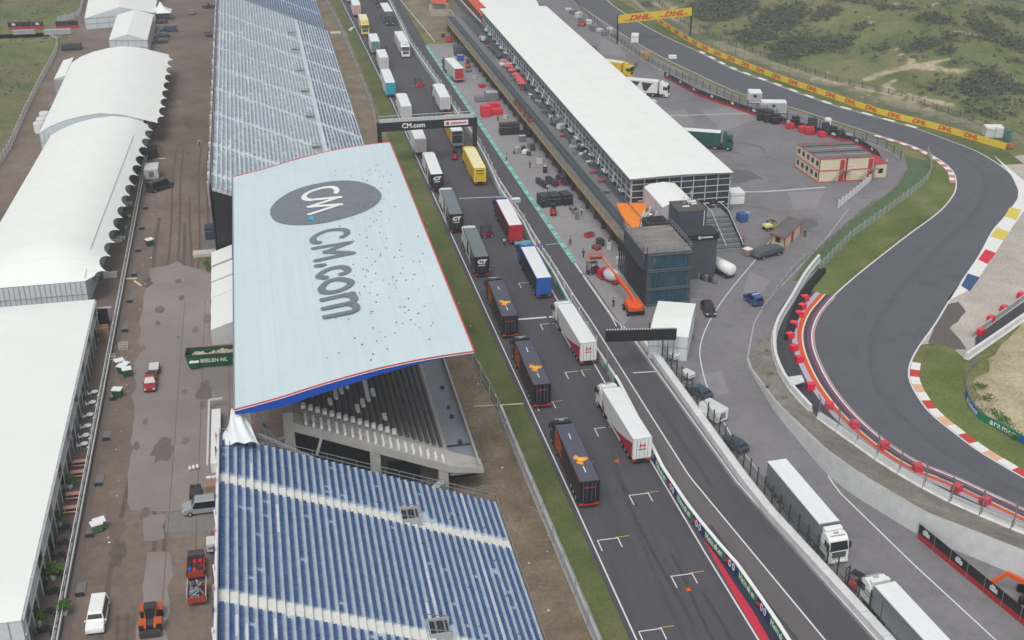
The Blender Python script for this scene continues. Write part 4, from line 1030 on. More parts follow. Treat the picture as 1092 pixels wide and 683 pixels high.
for k, y in enumerate((160,157,153.5,150.5,148,145.8)):
    place(tw_, -27.1, y, 0, 'white round terrace table %s from the far end of its row' % ORD[k], 'white terrace tables')
    for dx, dy, r in ((-.75,.1,1.6),(.6,-.5,-2.2)): place(cw_, -27.1+dx, y+dy, r, 'white chair on the %s side of the %s white terrace table from the far end' % ('left' if dx < 0 else 'right', ORD[k]), 'white terrace chairs')
for k, y in enumerate((127,124,121.5,118,115,111.5,108.5,105.5,103)):
    place(tb_, -27.2, y, 0, 'black round terrace table %s from the far end of its row' % ORD[k], 'black terrace tables')
    for dx, dy, r in ((-.75,.2,1.6),(.65,-.4,-2.0)): place(cb_, -27.2+dx, y+dy, r, 'black chair on the %s side of the %s black terrace table from the far end' % ('left' if dx < 0 else 'right', ORD[k]), 'black terrace chairs')
bt = MB(); bt.box(-.9,.9,-.35,.35,.7,.76,mat('wood_pinkish',(196,150,134),.7)); bt = bt.build('picnic_table_proto')
bt.name = 'picnic_table'
def picnic():
    t = thing('picnic_table', 'x', 'table'); wood = mat('wood_pinkish',(196,150,134)); mb = MB()
    mb.box(-.9,.9,-.37,.37,.70,.75,wood); mb.build('table_top', t)
    for s in (-1,1): mb = MB(); mb.box(-.9,.9,s*.62-.13,s*.62+.13,.42,.46,wood); mb.build('bench', t)
    for s in (-.7,.7): mb = MB(); mb.bar((s,-.62,0),(s,-.2,.7),.07,wood); mb.bar((s,.62,0),(s,.2,.7),.07,wood); mb.bar((s,-.62,.4),(s,.62,.4),.07,wood); mb.build('leg', t)
    return t
bpy.data.objects.remove(bt)
pt = picnic()
for k, y in enumerate((141.5,139,134,131)): place(pt, -27.2, y, 0, 'pinkish picnic table %s from the far end of its row' % ORD[k], 'picnic tables on the terrace')
def shrub(x, y, r, h, label, pot=True, light=False, name='potted_shrub', n=220):
    t = thing(name, label, 'plant', (x, y, 0)); mb = MB(); mb.leaves((x,y,h+.35*r),r,r,r*.8,n,.13,lf2 if light else lf1,lf1 if light else lf2,8); mb.build('foliage', t, True)
    mb = MB(); mb.cyl((x,y,.0),(x,y,h),.06,.04,mat('stem_brown',(84,70,56),.9),6)
    if pot: mb.cyl((x,y,0),(x,y,.5),.28,.38,white,12)
    mb.build('pot' if pot else 'trunk', t, True); return t
p = at(94,310); shrub(p.x, p.y, 2.0, 1.6, 'broad green shrub at the corner between middle and lower marquee', False, name='shrub', n=900)
for (x, y, r, l) in ((104,364,1.5,'dark green shrub at the far end of the white terrace tables'),(75,521,1.1,'pale green shrub between white and black terrace tables'),(63,562,1.1,'green shrub beside the marquee opposite the wheelie bins'),(57,618,1.3,'bright green low shrub across the terrace above the white van'),(41,668,1.5,'large bright green shrub at the bottom of the terrace'),(38,648,.9,'dark shrub against the lower marquee wall'),(69,656,1.1,'dark narrow shrub outside the railing beside the white van')):
    p = at(x, y); shrub(p.x, p.y, r, .8, l, True, r > 1.1, n=420)
for i, (x, y) in enumerate(((146,183),(143,193),(137,224),(133,236),(131,247),(146,174))):
    p = at(x, y, 1.5); shrub(p.x, p.y, 1.3, 1.4, 'round potted tree %s from the far end under the scalloped marquee edge' % ['second','third','fourth','fifth','sixth','first'][i], True, n=380)['group'] = 'potted trees under the scallops'
for x, y in ((153,152),(150,160)): 
    p = at(x, y); mb = MB(); mb.sph((p.x-1,p.y,1.2),1.6,1.6,1.0,mat('igloo',(196,206,212),.3)); o = mb.build('dome_tent', smooth=True); tag(o, '%s of two pale translucent domes beside the scalloped marquee' % ('farther' if y == 152 else 'nearer'), 'dome', 'pale domes on the terrace')
for x, y in ((135,221),(124,258),(118,259),(118,296)):
    p = at(x, y); mb = MB(); mb.box(p.x-1.1,p.x+1.1,p.y-.3,p.y+.3,0,.9,white); mb.box(p.x-1.2,p.x+1.2,p.y-.4,p.y+.4,.9,.96,offw); o = mb.build('bar_counter'); tag(o, 'long white counter %s from the far end under the middle marquee edge' % ORD[[221,258,259,296].index(y)], 'counter', 'white counters on the terrace')
mb = MB(); mb.box(-29.2,-27.0,183.2,183.4,0,3.0,dark); mb.bar((-29.3,183,3.2),(-26.3,183,3.2),.2,offw); mb.bar((-29.3,176,3.0),(-26.3,176,3.0),.15,steel); mb.box(-29,-26.5,178,178.15,0,2.6,mat('timber',(176,124,80),.7))
for x in (-29.2,-26.4):
    for y in (176,183): mb.box(x-.07,x+.07,y-.07,y+.07,0,3.1,steel)
tag(mb.build('entrance_gate'), 'dark framed entrance gate with timber panel at the corner of the lower marquee', 'gate')
# ------------------------------------------------------------------ pit building and hall
hall = thing('hospitality_hall', 'long white roofed glass walled hall behind the pit garages', 'hall', (77, 287, 0))
mb = MB(); xs = [(66.6,8.6),(72,8.75),(77,8.8),(82,8.7),(87.3,8.5)]
for a, b in zip(xs, xs[1:]): mb.poly([(a[0],209.3,a[1]),(b[0],209.3,b[1]),(b[0],366,b[1]),(a[0],366,a[1])], membrane); mb.poly([(a[0],209.3,a[1]-.3),(a[0],209.3,a[1]),(b[0],209.3,b[1]),(b[0],209.3,b[1]-.3)], grey)
mb.box(66.5,66.62,209.3,366,8.2,8.55,grey); mb.box(87.3,87.4,209.3,366,8.2,8.5,grey)
mb.build('roof', hall, True)
sm = MB()
for k in range(1, 31):
    y = 209.3+k*5.06
    for a, b in zip(xs, xs[1:]): sm.bar((a[0],y,a[1]+.012),(b[0],y,b[1]+.012),.11,MC['membrane_seam'],.03)
for x, z in ((77,8.8),(72,8.75),(82,8.7)): sm.bar((x,209.5,z+.02),(x,365.8,z+.02),.08,MC['membrane_seam'],.03)
sm.build('roof_seam', hall, True)
hg = mat('hall_glass', (58,66,74), .2, .4, .25, spec=.7)
mb = MB(); mb.box(67.2,87,210,210.15,0,8.4,hg); mb.box(67.2,67.35,210.2,365,0,8.2,hg); mb.box(86.9,87,210.2,365,0,8.2,offw); mb.box(67.4,86.8,364.8,365,0,8.3,offw); mb.build('glass_wall', hall, True)
mb = MB(); fr = mat('frame_pale', (188,196,202), .5, .08, 1)
for i in range(52): y = 210.2+i*3; mb.box(67.02,67.18,y-.07,y+.07,3.5,8.3,fr)
for z in (4.5,5.8,7.1,8.2): mb.box(67.0,67.16,210,365,z-.05,z+.05,fr)
for i in range(9): x = 67.2+i*2.47; mb.box(x-.08,x+.08,209.85,209.98,0,8.3,fr)
for z in (1.9,3.3,4.6,5.9,7.2,8.2): mb.box(67.2,87,209.83,209.96,z-.07,z+.07,fr)
mb.build('window_frame', hall, True)
mb = MB()
for x in (81.2,84.2): mb.box(x,x+2.3,209.7,209.8,2.0,2.9,black); mb.box(x+.5,x+1.8,209.66,209.7,2.35,2.6,offw)
mb.build('sign_panel', hall, True)
mb = MB()
for x in (79.5,81,82.5,84,85.5): mb.box(x,x+.12,209.6,209.8,0,1.9,red)
mb.box(68.5,71.5,209.6,209.8,3.8,4.0,fr); mb.build('entrance_door', hall, True)
mb = MB()
for i in range(26):    # clutter hung on the facade and side awning frames
    y = 214+i*5.6; mb.box(66.2,66.9,y,y+1.5+random.random()*2,4.4,4.5,random.choice([fr, offw, grey])); mb.bar((66.3,y,4.5),(67.0,y+1,6.2),.12,random.choice([fr,white,dark]))
mb.build('awning_frame', hall, True)
pit = thing('pit_building', 'low pit garage building with rooftop walkway and yellow edged roof', 'building', (62, 280, 0))
roofdk = mat('pit_roof_deck', (112,114,116), .8, .15, .5, big=.08); roofd2 = mat('pit_roof_dark', (74,80,86), .7, .2, .6); yedge = mat('roof_edge_amber', (176,144,96), .6, .15, 1)
E_ = lambda y: 59.7-.0153*(y-225)
def pitbox(mb, o0, o1, y0, y1, z0, z1, m): mb.prism([(E_(y0)+o0,y0),(E_(y0)+o1,y0),(E_(y1)+o1,y1),(E_(y1)+o0,y1)], z0, z1, m)
YA, YB, ZR = 184.2, 380, 3.5
mb = MB(); pitbox(mb, .02, 9.0, YA, YB, ZR-.25, ZR, roofd2); pitbox(mb, .15, 1.5, YA, YB, ZR+.005, ZR+.05, mat('roof_buff',(118,112,100),.8,.2,.6)); pitbox(mb, 3.6, 5.4, YA, YB, ZR+.005, ZR+.06, roofdk); mb.build('roof', pit, True)
mb = MB(); pitbox(mb, -.08, .02, YA, YB, ZR-.25, ZR+.18, yedge); mb.build('roof_edge', pit, True)
mb = MB(); rbg = mat('rail_blue_grey',(84,98,112),.5)
def pitbar(mb, o, z, w_, m): mb.bar((E_(YA)+o,YA,z),(E_(YB)+o,YB,z),w_,m)
for o, z in ((1.9,ZR+.9),(2.8,ZR+.9),(1.9,ZR+.45),(.25,ZR+1.0),(6.0,ZR+1.0)): pitbar(mb, o, z, .1 if o > 1 else .05, rbg)
for i in range(64):
    y = 185.5+i*3
    for o in (1.9,2.8,.25): mb.bar((E_(y)+o,y,ZR),(E_(y)+o,y,ZR+.95),.07,rbg)
    mb.bar((E_(y)+1.9,y,ZR+.9),(E_(y)+2.8,y,ZR+.9),.08,rbg)
mb.build('roof_railing', pit, True)
mb = MB(); pitbox(mb, 1.15, 1.5, YA, YB, 2.9, ZR-.26, roofd2); pitbox(mb, 8.4, 8.7, YA, YB, 0, ZR-.26, concrete); pitbox(mb, 1.2, 8.4, YB-.4, YB, 0, ZR-.26, concrete); pitbox(mb, 1.2, 8.4, YA, YA+.3, 0, ZR-.26, dark); mb.build('wall', pit, True)
gdm = mat('garage_inside', (48,48,54), .8, .3, .6)
for i in range(35):
    y = 185.2+i*5.55
    mb = MB(); pitbox(mb, 1.25, 1.4, y+.5, y+5.05, .0, 2.9, [gdm, mat('garage_shutter',(88,92,98),.6,.2,1,stretch=(1,1,8)), gdm, mat('garage_wine',(92,56,60),.7,.2,1)][i%4]); mb.build('garage_door', pit, True)
for i in range(36):
    y = 185.0+i*5.4
    mb = MB(); x = E_(y); mb.box(x+.6,x+1.15,y,y+.6,0,3.2,[mat('pier_slate',(66,66,76),.7), mat('pier_brown',(104,84,82),.7)][i%2]); mb.build('pillar', pit, True)
rf = [('red_parasol',(63.9,y),redpl) for y in (292,294.6,297.4,300.5,305,309,314)]
for n, (x, y), m in rf:
    t = thing('parasol', 'red parasol %s from the near end of the row on the pit roof' % ORD[[q[1][1] for q in rf].index(y)], 'parasol', (x,y,3.5), group='red parasols on the pit roof'); mb = MB(); mb.cyl((0,0,2.0),(0,0,2.6),1.25,.05,mat('parasol_red',(196,84,92),.8),8); mb.build('canopy', t); mb = MB(); mb.cyl((0,0,0),(0,0,2.6),.04,.04,white,6); mb.build('pole', t)
for y in (266,270,275,280):
    mb = MB(); mb.box(-.5,.5,-1,1,0,.9,mat('crate_rust',(140,72,56),.8)); mb.box(-.4,.4,-.9,.9,.9,1.1,dark); o = put(mb.build('equipment_case'), (E_(y)+.85,y,3.56)); tag(o, 'rust red case %s from the near end on the buff pit roof strip' % ORD[(266,270,275,280).index(y)], 'case', 'rust red cases on the pit roof')
for i, y in enumerate((318,322,262,258,241,246,345)):
    mb = MB(); mb.box(-1.1,1.1,-.9,.9,0,.5,[white,lgrey,dark,steel][i%4]); mb.box(-.8,.8,-.6,.6,.5,1.4,[offw,dark,grey][i%3]); mb.bar((-.8,-.6,1.4),(.8,.8,2.2),.08,steel); o = put(mb.build('rooftop_unit'), (E_(y)+6.0,y,3.56), .2*i); tag(o, 'rooftop equipment unit %s from the near end beside the glass hall' % ORD[sorted((318,322,262,258,241,246,345)).index(y)], 'equipment', 'rooftop units by the hall')
# control tower
tw = thing('control_tower', 'dark grey race control tower with teal windows and fenced roof deck', 'tower', (62, 180, 0)); tg = mat('tower_cladding', (72,78,88), .6, .12, .6)
X0, X1, Y0, Y1 = 58.35, 66.0, 172.3, 184.0
mb = MB(); mb.box(X0+.12,X1,Y0+.12,Y1,0,9.3,tg)
mb.box(X0-.5,X0+.12,Y0+1.0,Y1,6.3,9.3,tg)
mb.build('wall', tw, True)
mb = MB()
for z0_, z1_ in ((.35,2.7),(3.25,5.9),(6.6,8.8)): mb.box(X0+.9,X1-.7,Y0+.04,Y0+.14,z0_,z1_,tealglass)
mb.box(X0-.4,X0+.1,Y0+.92,Y0+.99,6.7,8.7,tealglass); mb.build('window', tw, True)
mb = MB()
for i in range(9): x = X0+.9+i*(X1-X0-1.6)/8; mb.box(x-.05,x+.05,Y0-.04,Y0+.03,.35,8.8,tg)
for z in (.2,2.85,3.1,6.05,6.4,9.0): mb.box(X0+.2,X1,Y0-.2,Y0+.03,z,z+.16,mat('cladding_light',(92,98,106),.6))
mb.build('window_frame', tw, True)
mb = MB()
for i in range(14): y = Y0+.6+i*1.12; mb.box(X0+.0,X0+.1,y,y+.5,.2,6.2,mat('fin_dark',(44,47,54),.6))
mb.build('facade_fin', tw, True)
mb = MB(); mb.box(X0-.45,X1-.1,Y0+.2,Y1-.1,9.31,9.36,mat('roof_weathered',(146,142,138),.9,.22,.6,rgb2=(104,100,98),stretch=(.5,1.6,1))); mb.build('roof', tw, True)
mb = MB()
for a, b in (((X0-.4,Y0+1,0),(X0-.4,Y1,0)),((X0-.4,Y0+1,0),(X0,Y0+.2,0)),((X0,Y0+.2,0),(X1,Y0+.2,0)),((X1,Y0+.2,0),(X1,Y1,0))):
    a, b = Vector(a), Vector(b); n = max(1, int((b-a).length/1.3))
    for i in range(n+1): p = a.lerp(b, i/n); mb.bar((p.x,p.y,9.36),(p.x,p.y,10.5),.07,steel)
    for z in (10.0,10.5): mb.bar((a.x,a.y,z),(b.x,b.y,z),.07,steel)
mb.build('roof_railing', tw, True)
mb = MB(); mb.box(62.2,66.0,184.2,187.6,8.2,9.6,dark); mb.box(62.7,65.5,184.8,187.2,9.6,9.75,mat('unit_void',(24,25,27),.9)); mb.box(62.2,66.0,184.15,187.6,0,8.2,tg); mb.build('plant_room', tw, True)
# stair tower block
t = thing('stair_block', 'tall dark grey block with white plates and aerials on its flat roof', 'building', (72.8, 194, 0)); mb = MB(); mb.box(70.3,75.5,191.6,197,0,8.3,tg); mb.build('wall', t, True)
mb = MB(); mb.box(70.2,75.6,191.5,197.1,8.3,8.4,mat('roof_bitumen',(84,82,78),.9,.2,1)); mb.box(70.4,75.4,191.7,196.9,8.41,8.43,MC['roof_bitumen']); mb.build('roof', t, True)
for x, y, a, b in ((71.6,193.4,1.3,.5),(73.3,195.5,1.6,.8),(73.6,194.4,1.0,.6)): mb = MB(); mb.box(x,x+a,y,y+b,8.5,8.6,white); mb.build('roof_plate', t, True)
for x, y, h in ((72.4,195.2,1.6),(73.9,195.8,2.4),(73.2,194.9,1.2)): mb = MB(); mb.bar((x,y,8.4),(x,y,8.4+h),.1,offw); mb.bar((x-.3,y,8.4+h*.8),(x+.3,y,8.4+h*.8),.08,offw); mb.build('aerial', t, True)
mb = MB(); mb.bar((75.0,191.5,1),(75.0,191.5,8.3),.12,white); mb.build('drain_pipe', t, True)
t = thing('sign_wall', 'flat dark wall with a black sign strip right of the control tower', 'building', (70.5, 181.2, 0)); mb = MB(); mb.box(67.2,73.6,181,184.5,0,7.3,tg); mb.build('wall', t, True)
mb = MB(); mb.box(67.1,73.8,180.8,184.7,7.3,8.3,black); mb.build('sign_strip', t, True); mb = MB(); mb.cyl((70.3,180.7,7.8),(70.3,180.8,7.8),.28,.28,offw,12); mb.box(70.7,72.6,180.7,180.8,7.68,7.9,offw); mb.build('sign_mark', t, True)
t = thing('white_store_tent', 'white arched store tent between the glass hall and the dark block', 'tent', (73,203,0)); mb = MB()
pf = [(69.2,7.2),(70.4,7.7),(73,7.9),(75.2,7.5),(76.4,6.4)]
for a, b in zip(pf, pf[1:]): mb.poly([(a[0],197.2,a[1]),(b[0],197.2,b[1]),(b[0],208.6,b[1]),(a[0],208.6,a[1])], membrane)
mb.build('roof', t, True, smooth=True); mb = MB(); wmm = mat('tent_wall_lilac',(204,200,210),.6,.05,1)
mb.poly([(69.2,197.3,0),(76.4,197.3,0)]+[(x,197.3,z-.03) for x, z in pf[::-1]], wmm); mb.poly([(69.2,197.3,0),(69.2,208.6,0),(69.2,208.6,7.2),(69.2,197.3,7.2)], wmm); mb.poly([(76.4,197.3,0),(76.4,208.6,0),(76.4,208.6,6.4),(76.4,197.3,6.4)], wmm); mb.build('wall', t, True)
mb = MB()
for i in range(5): mb.bar((68.85,198+i*2.5,4),(68.85,198+i*2.5,7.2),.08,lgrey)
mb.build('frame', t, True)
pl4 = px([(657,217),(690,216),(688,228),(680,244),(674,254)], 4.0)
mb = MB(); mb.prism([(p.x,p.y) for p in pl4][::1], 3.6, 4.0, mat('orange_floor',(238,136,44),.7,.06,1)); o = mb.build('orange_terrace'); tag(o, 'bright orange terrace floor between the pit roof and the white store tent', 'terrace')
mb = MB()
for i, (x, y) in enumerate(((684,236),(688,243),(691,232),(695,228),(697,238),(681,250))):
    p = at(x, y, 4.0); mb.leaves((p.x,p.y,4.5),.8,.7,.7,26,.55,white,offw,3)
    mb.bar((p.x,p.y,4.5),(p.x+.5,p.y,6.2),.1,white)
tag(mb.build('sheeting', smooth=True), 'crumpled white sheeting and frames beside the orange terrace floor', 'sheeting')
mb = MB(); mb.box(67.6,69.0,190,209,0,3.4,tg); mb.box(66.85,77,209-.2,209,0,.2,grey); tag(mb.build('link_building'), 'low grey connecting building between pit roof and dark block', 'building')
mb = MB()
for i in range(6):
    p = at(687+i*1.5, 256-i*1.2, 4.5); mb.box(p.x-.1,p.x+.1,p.y-.1,p.y+.1,4.5,6.8,white)
tag(mb.build('white_railing'), 'row of white uprights beside the fenced tower roof', 'railing')
# stairs
t = thing('outdoor_stairs', 'wide grey outdoor stairs with pale handrails beside the dark block', 'stairs', (79.5,194,0)); mb = MB()
for i in range(14): z = 3.6*(14-i)/14; y = 200-i*.6; mb.box(76.9,83.0,y-.6,y,0,z,mat('stair_grey',(120,124,130),.8,.1,1) if i % 2 else mat('stair_grey2',(96,100,108),.8,.1,1))
mb.box(76.9,83,200,204,0,3.6,MC['stair_grey']); mb.build('steps', t, True); mb = MB()
for x in (76.9,79.7,83.0): mb.bar((x,204,4.6),(x,200,4.6),.1,offw); mb.bar((x,200,4.6),(x,191.6,1.1),.1,offw); [mb.bar((x,200-i*1.6,3.6-i*.68),(x,200-i*1.6,4.6-i*.68),.08,steel) for i in range(6)]
mb.build('handrail', t, True)
mb = MB(); mb.poly([(83.15,191,0),(83.15,204,0),(83.15,204,4.6),(83.15,200,4.6),(83.15,191,.6)], dark); mb.build('side_screen', t, True)
t = thing('street_tent', 'small white flat topped tent on the paddock road in front of the control tower', 'tent', at(715,372)); rr4 = [at(702,321,4),at(742,324,4),at(734,360,4),at(692,357,4)]; mb = MB(); cc = sum(rr4, Vector())/4
mb.poly([rr4[3], rr4[2], (rr4[2]+rr4[1])/2+Vector((0,0,.3)), (rr4[3]+rr4[0])/2+Vector((0,0,.3))], membrane); mb.poly([(rr4[3]+rr4[0])/2+Vector((0,0,.3)), (rr4[2]+rr4[1])/2+Vector((0,0,.3)), rr4[1], rr4[0]], membrane); mb.build('roof', t, True)
g4 = [Vector((p.x,p.y,0)) for p in rr4]; mb = MB(); wm2 = mat('tent_wall',(206,216,222))
for a, b, c_, d_ in ((g4[3],g4[2],rr4[2],rr4[3]),(g4[2],g4[1],rr4[1],rr4[2]),(g4[0],g4[3],rr4[3],rr4[0]),(g4[1],g4[0],rr4[0],rr4[1])): mb.poly([a,b,c_-Vector((0,0,.02)),d_-Vector((0,0,.02))], wm2)
mb.build('wall', t, True); mb = MB()
for i in range(5): p = g4[3].lerp(g4[2], i/4)-Vector((0,.05,0)); mb.bar(p, p+Vector((0,0,3.9)), .08, lgrey)
mb.bar(g4[3]+Vector((0,-.06,2.2)), g4[2]+Vector((0,-.06,2.2)), .07, lgrey); mb.build('frame', t, True)
# red and white buildings at the top
t = thing('paddock_club_tent', 'broad white canopy with scalloped dark edge beyond the glass hall', 'tent', (80,385,0))
mb = MB(); c4 = [at(497,-12,5.5),at(520,10,5.5),at(578,13,5.5),at(566,-12,5.5)]; mb.poly(c4, membrane); mb.build('canopy', t, True)
mb = MB(); 
for i in range(14):
    p = c4[1].lerp(c4[2], i/13); mb.bar((p.x,p.y,0),(p.x,p.y,5.4),.15,dark)
for i in range(13):
    a = c4[1].lerp(c4[2], i/13); b = c4[1].lerp(c4[2], (i+.6)/13); mb.poly([(a.x,a.y,5.48),(b.x,b.y,5.48),((a.x+b.x)/2,(a.y+b.y)/2,4.7)], dark)
mb.build('canopy_frame', t, True)
t = thing('orange_stand', 'orange red seating block with pale rails at the top behind the garages', 'stand', at(500,20,0)); orr = mat('seat_orange', (196,84,56), .7, .25, 1)
a, b, c_, d_ = at(478,-20,6), at(497,8,4.5), at(517,22,4.5), at(512,-5,6)
mb = MB(); mb.poly([at(480,-22,6.5),at(516,20,5),at(530,12,5),at(502,-22,6.5)], orr); mb.build('seat_block', t, True)
mb = MB(); 
for i in range(13):
    p = at(480,-12,0).lerp(at(512,34,0), i/12); mb.box(p.x-.2,p.x+.2,p.y-.2,p.y+.2,0,5.2,mat('post_terracotta',(176,84,62),.7))
p, q = at(478,-14,5.6), at(513,24,5.6); mb.bar(p,q,.5,lgrey,.3); p, q = at(478,-14,3.0), at(513,26,3.0); mb.bar(p,q,.3,grey,.8)
mb.build('frame', t, True)
t = thing('red_canopy', 'small orange red roofed stand at the top beside the pit entry', 'stand', at(466,6,0)); mb = MB(); mb.poly([at(456,-14,3),at(460,4,3),at(476,5,3),at(476,-14,3)], orr); mb.build('canopy', t, True); mb = MB(); p, q = at(458,8,1.0), at(478,7,1.0); mb.bar(p,q,.8,offw,2.0); 
for x in (458,464,470,476): p = at(x,8,0); mb.bar(p,p+Vector((0,0,2.8)),.12,dark)
mb.build('frame', t, True)
mb = MB(); wp = px([(459,18),(480,17),(492,36),(493,46)]); wall_mesh(wp, 2.2, .3, mat('wall_buff',(170,164,154),.8,.1,.6), mb=mb); tag(mb.build('parapet_wall'), 'buff angled parapet wall at the far end of the pit apron', 'wall')
# cabins
def cabin():
    t = thing('site_cabins', 'two storey cream cabin block with red trim and slatted grey roof', 'cabin', at(900,196)); cream = mat('cabin_cream', (216,204,176), .6, .08, .6); rtm = mat('cabin_red',(176,52,58),.6)
    A, B = at(872,195), at(930,192); ux_ = (B-A).normalized(); L = (B-A).length; D = at(848,178)-A; W_ = D.length; vy_ = D.normalized(); h = 5.1
    def q(u, v, z): return A+ux_*u+vy_*v+Vector((0,0,z))
    for s0, s1 in ((0,L*.48),(L*.5,L)):
        mb = MB(); mb.poly([q(s0,0,0),q(s1,0,0),q(s1,0,h),q(s0,0,h)], cream); mb.poly([q(s1,0,0),q(s1,W_,0),q(s1,W_,h),q(s1,0,h)], cream); mb.poly([q(s0,W_,0),q(s0,0,0),q(s0,0,h),q(s0,W_,h)], cream); mb.poly([q(s0,W_,0),q(s1,W_,0),q(s1,W_,h),q(s0,W_,h)], cream); mb.build('wall', t, True)
        mb = MB(); rg_ = mat('cabin_roof',(104,104,104),.8,.15,1); mb.poly([q(s0,0,h+.02),q(s1,0,h+.02),q(s1,W_,h+.02),q(s0,W_,h+.02)], rg_)
        for k in range(1, 5): v = W_*k/5; mb.bar(q(s0,v,h+.08),q(s1,v,h+.08),.14,lgrey if k % 2 else dark)
        mb.build('roof', t, True); mb = MB()
        for z in (0.1,h/2,h): mb.bar(q(s0,-.04,z),q(s1,-.04,z),.14,rtm); mb.bar(q(s0-.04 if s0 == 0 else s0,0,z),q(s0-.04,W_,z),.14,rtm); mb.bar(q(s1,0,z),q(s1,W_,z),.12,rtm)
        for u in (s0,s1): mb.bar(q(u,-.04,0),q(u,-.04,h),.16,rtm)
        mb.bar(q(s0,W_,h),q(s1,W_,h),.14,rtm); mb.build('trim', t, True)
        for z in (0.1, 2.65):
            mb = MB(); u = s1-1.3; mb.poly([q(u,-.06,z),q(u+1,-.06,z),q(u+1,-.06,z+2.1),q(u,-.06,z+2.1)], rtm); mb.build('door', t, True)
    for k in range(5):
        for z in (.9, 3.4):
            v = W_*(k+.5)/5; mb = MB(); mb.poly([q(-.05,v-.6,z),q(-.05,v+.5,z),q(-.05,v+.5,z+1),q(-.05,v-.6,z+1)], glass); mb.poly([q(-.03,v-.7,z-.1),q(-.03,v+.6,z-.1),q(-.03,v+.6,z+1.1),q(-.03,v-.7,z+1.1)], offw); mb.build('window', t, True)
    mb = MB()
    for u0, u1 in ((L*.2,L*.42),(L*.7,L*.93)):
        mb.bar(q(u0,-.9,.1),q(u1,-.9,2.7),.25,steel,.1); mb.bar(q(u0,-1.2,1.0),q(u1,-1.2,3.6),.07,steel); mb.bar(q(u1,-.6,2.6),q(u1+1.6,-.6,2.6),1.1,steel,.08); mb.bar(q(u1,-1.2,3.6),q(u1+1.6,-1.2,3.6),.07,steel)
    mb.build('outside_stair', t, True)
    return t
cabin()
t = thing('site_cabin', 'small cream side cabin with grey window right of the two storey cabins', 'cabin', at(938,190)); mb = MB(); p = at(932,190); mb.box(p.x,p.x+2.6,p.y,p.y+5,0,3.0,mat('cabin_cream',(216,204,176))); mb.build('wall', t, True); mb = MB(); mb.box(p.x-.1,p.x+2.7,p.y-.1,p.y+5.1,3.0,3.2,mat('cabin_red',(176,52,58))); mb.build('roof', t, True); mb = MB(); mb.box(p.x+.8,p.x+1.8,p.y-.06,p.y,1,2,glass); mb.build('window', t, True)
t = thing('kiosk', 'small cream kiosk with hipped grey roof and red corners on the paddock', 'kiosk', at(838,258)); A, B, D = at(822,261), at(836,266), at(853,250)
u_, v_ = B-A, D-B; mb = MB(); cr_ = mat('cabin_cream',(216,204,176)); E4 = [A, B, B+v_, A+v_]
for i in range(4): mb.poly([E4[i], E4[(i+1)%4], E4[(i+1)%4]+Vector((0,0,2.5)), E4[i]+Vector((0,0,2.5))], cr_)
mb.build('wall', t, True); mb = MB(); cc = sum(E4, Vector())/4; E5 = [cc+(p-cc)*1.16+Vector((0,0,2.5)) for p in E4]; r0 = cc-v_*.22+Vector((0,0,3.4)); r1 = cc+v_*.22+Vector((0,0,3.4)); rg_ = mat('kiosk_roof',(104,100,100),.8,.15,1)
mb.poly([E5[0],E5[1],r0], rg_); mb.poly([E5[1],E5[2],r1,r0], rg_); mb.poly([E5[2],E5[3],r1], rg_); mb.poly([E5[3],E5[0],r0,r1], rg_); mb.build('roof', t, True); mb = MB()
for i in range(4): mb.bar(E5[i]-Vector((0,0,.1)), E5[(i+1)%4]-Vector((0,0,.1)), .14, mat('cabin_red',(176,52,58)))
for p in E4: mb.bar(p, p+Vector((0,0,2.5)), .16, MC['cabin_red'])
mb.build('trim', t, True)
mb = MB(); n_ = Vector((0,-.04,0)); a = A+u_*.3; b = A+u_*.65; mb.poly([a+n_+Vector((0,0,.9)), b+n_+Vector((0,0,.9)), b+n_+Vector((0,0,1.9)), a+n_+Vector((0,0,1.9))], glass); mb.build('window', t, True)
mb = MB(); a = B+v_*.4; b = B+v_*.55; n_ = Vector((.05,-.05,0)); mb.poly([a+n_, b+n_, b+n_+Vector((0,0,2.1)), a+n_+Vector((0,0,2.1))], MC['cabin_red']); mb.build('door', t, True)
# ------------------------------------------------------------------ gantries and boards
t = thing('track_gantry', 'black start gantry with white lettering spanning the straight', 'gantry', (34,251,0)); g0 = atY(404,130,251); mb = MB()
for x in (23.7, 44.3): mb.box(x-.45,x+.45,250.6,251.5,0,8.2,black)
mb.build('leg', t, True); mb = MB(); mb.box(23.2,44.8,250.5,251.4,8.0,9.9,black); mb.build('beam', t, True)
mb = MB(); mb.box(23.8,44.3,250.45,252.9,9.95,10.05,lgrey)
for i in range(22): x = 23.9+i*.96; mb.bar((x,250.7,10.05),(x,250.7,10.7),.06,steel); mb.bar((x,252.8,10.05),(x,252.8,10.7),.06,steel)
for y in (250.7,252.8): mb.bar((23.9,y,10.7),(44.2,y,10.7),.08,offw)
mb.box(23.8,44.3,252.3,252.9,8.2,9.95,grey); mb.build('catwalk', t, True)
text('CM.com', 1.45, wl, (31.0,250.46,9.0), (1,0,0), (0,0,1), 'lettering', t, bold=.03)
mb = MB(); mb.box(37.6,42.8,250.4,250.46,8.5,9.6,white); mb.build('sign_panel', t, True); mb = MB(); mb.cyl((38.3,250.33,9.05),(38.3,250.39,9.05),.36,.36,red,10); mb.build('sign_mark', t, True)
mb = MB(); mb.box(39.0,42.5,250.34,250.39,8.85,9.25,mat('sign_pink',(206,120,128),.6,.4,3)); mb.build('sign_print', t, True)
t = thing('banner_gantry', 'yellow banner with red lettering on two black posts over the far track', 'gantry', at(658,47)); a, b = at(658,47), at(736,38); mb = MB()
for p in (a, b): mb.bar((p.x,p.y,0),(p.x,p.y,8.6),.45,black)
mb.build('post', t, True); d = (b-a); mb = MB(); k = Vector((0,-.3,0))
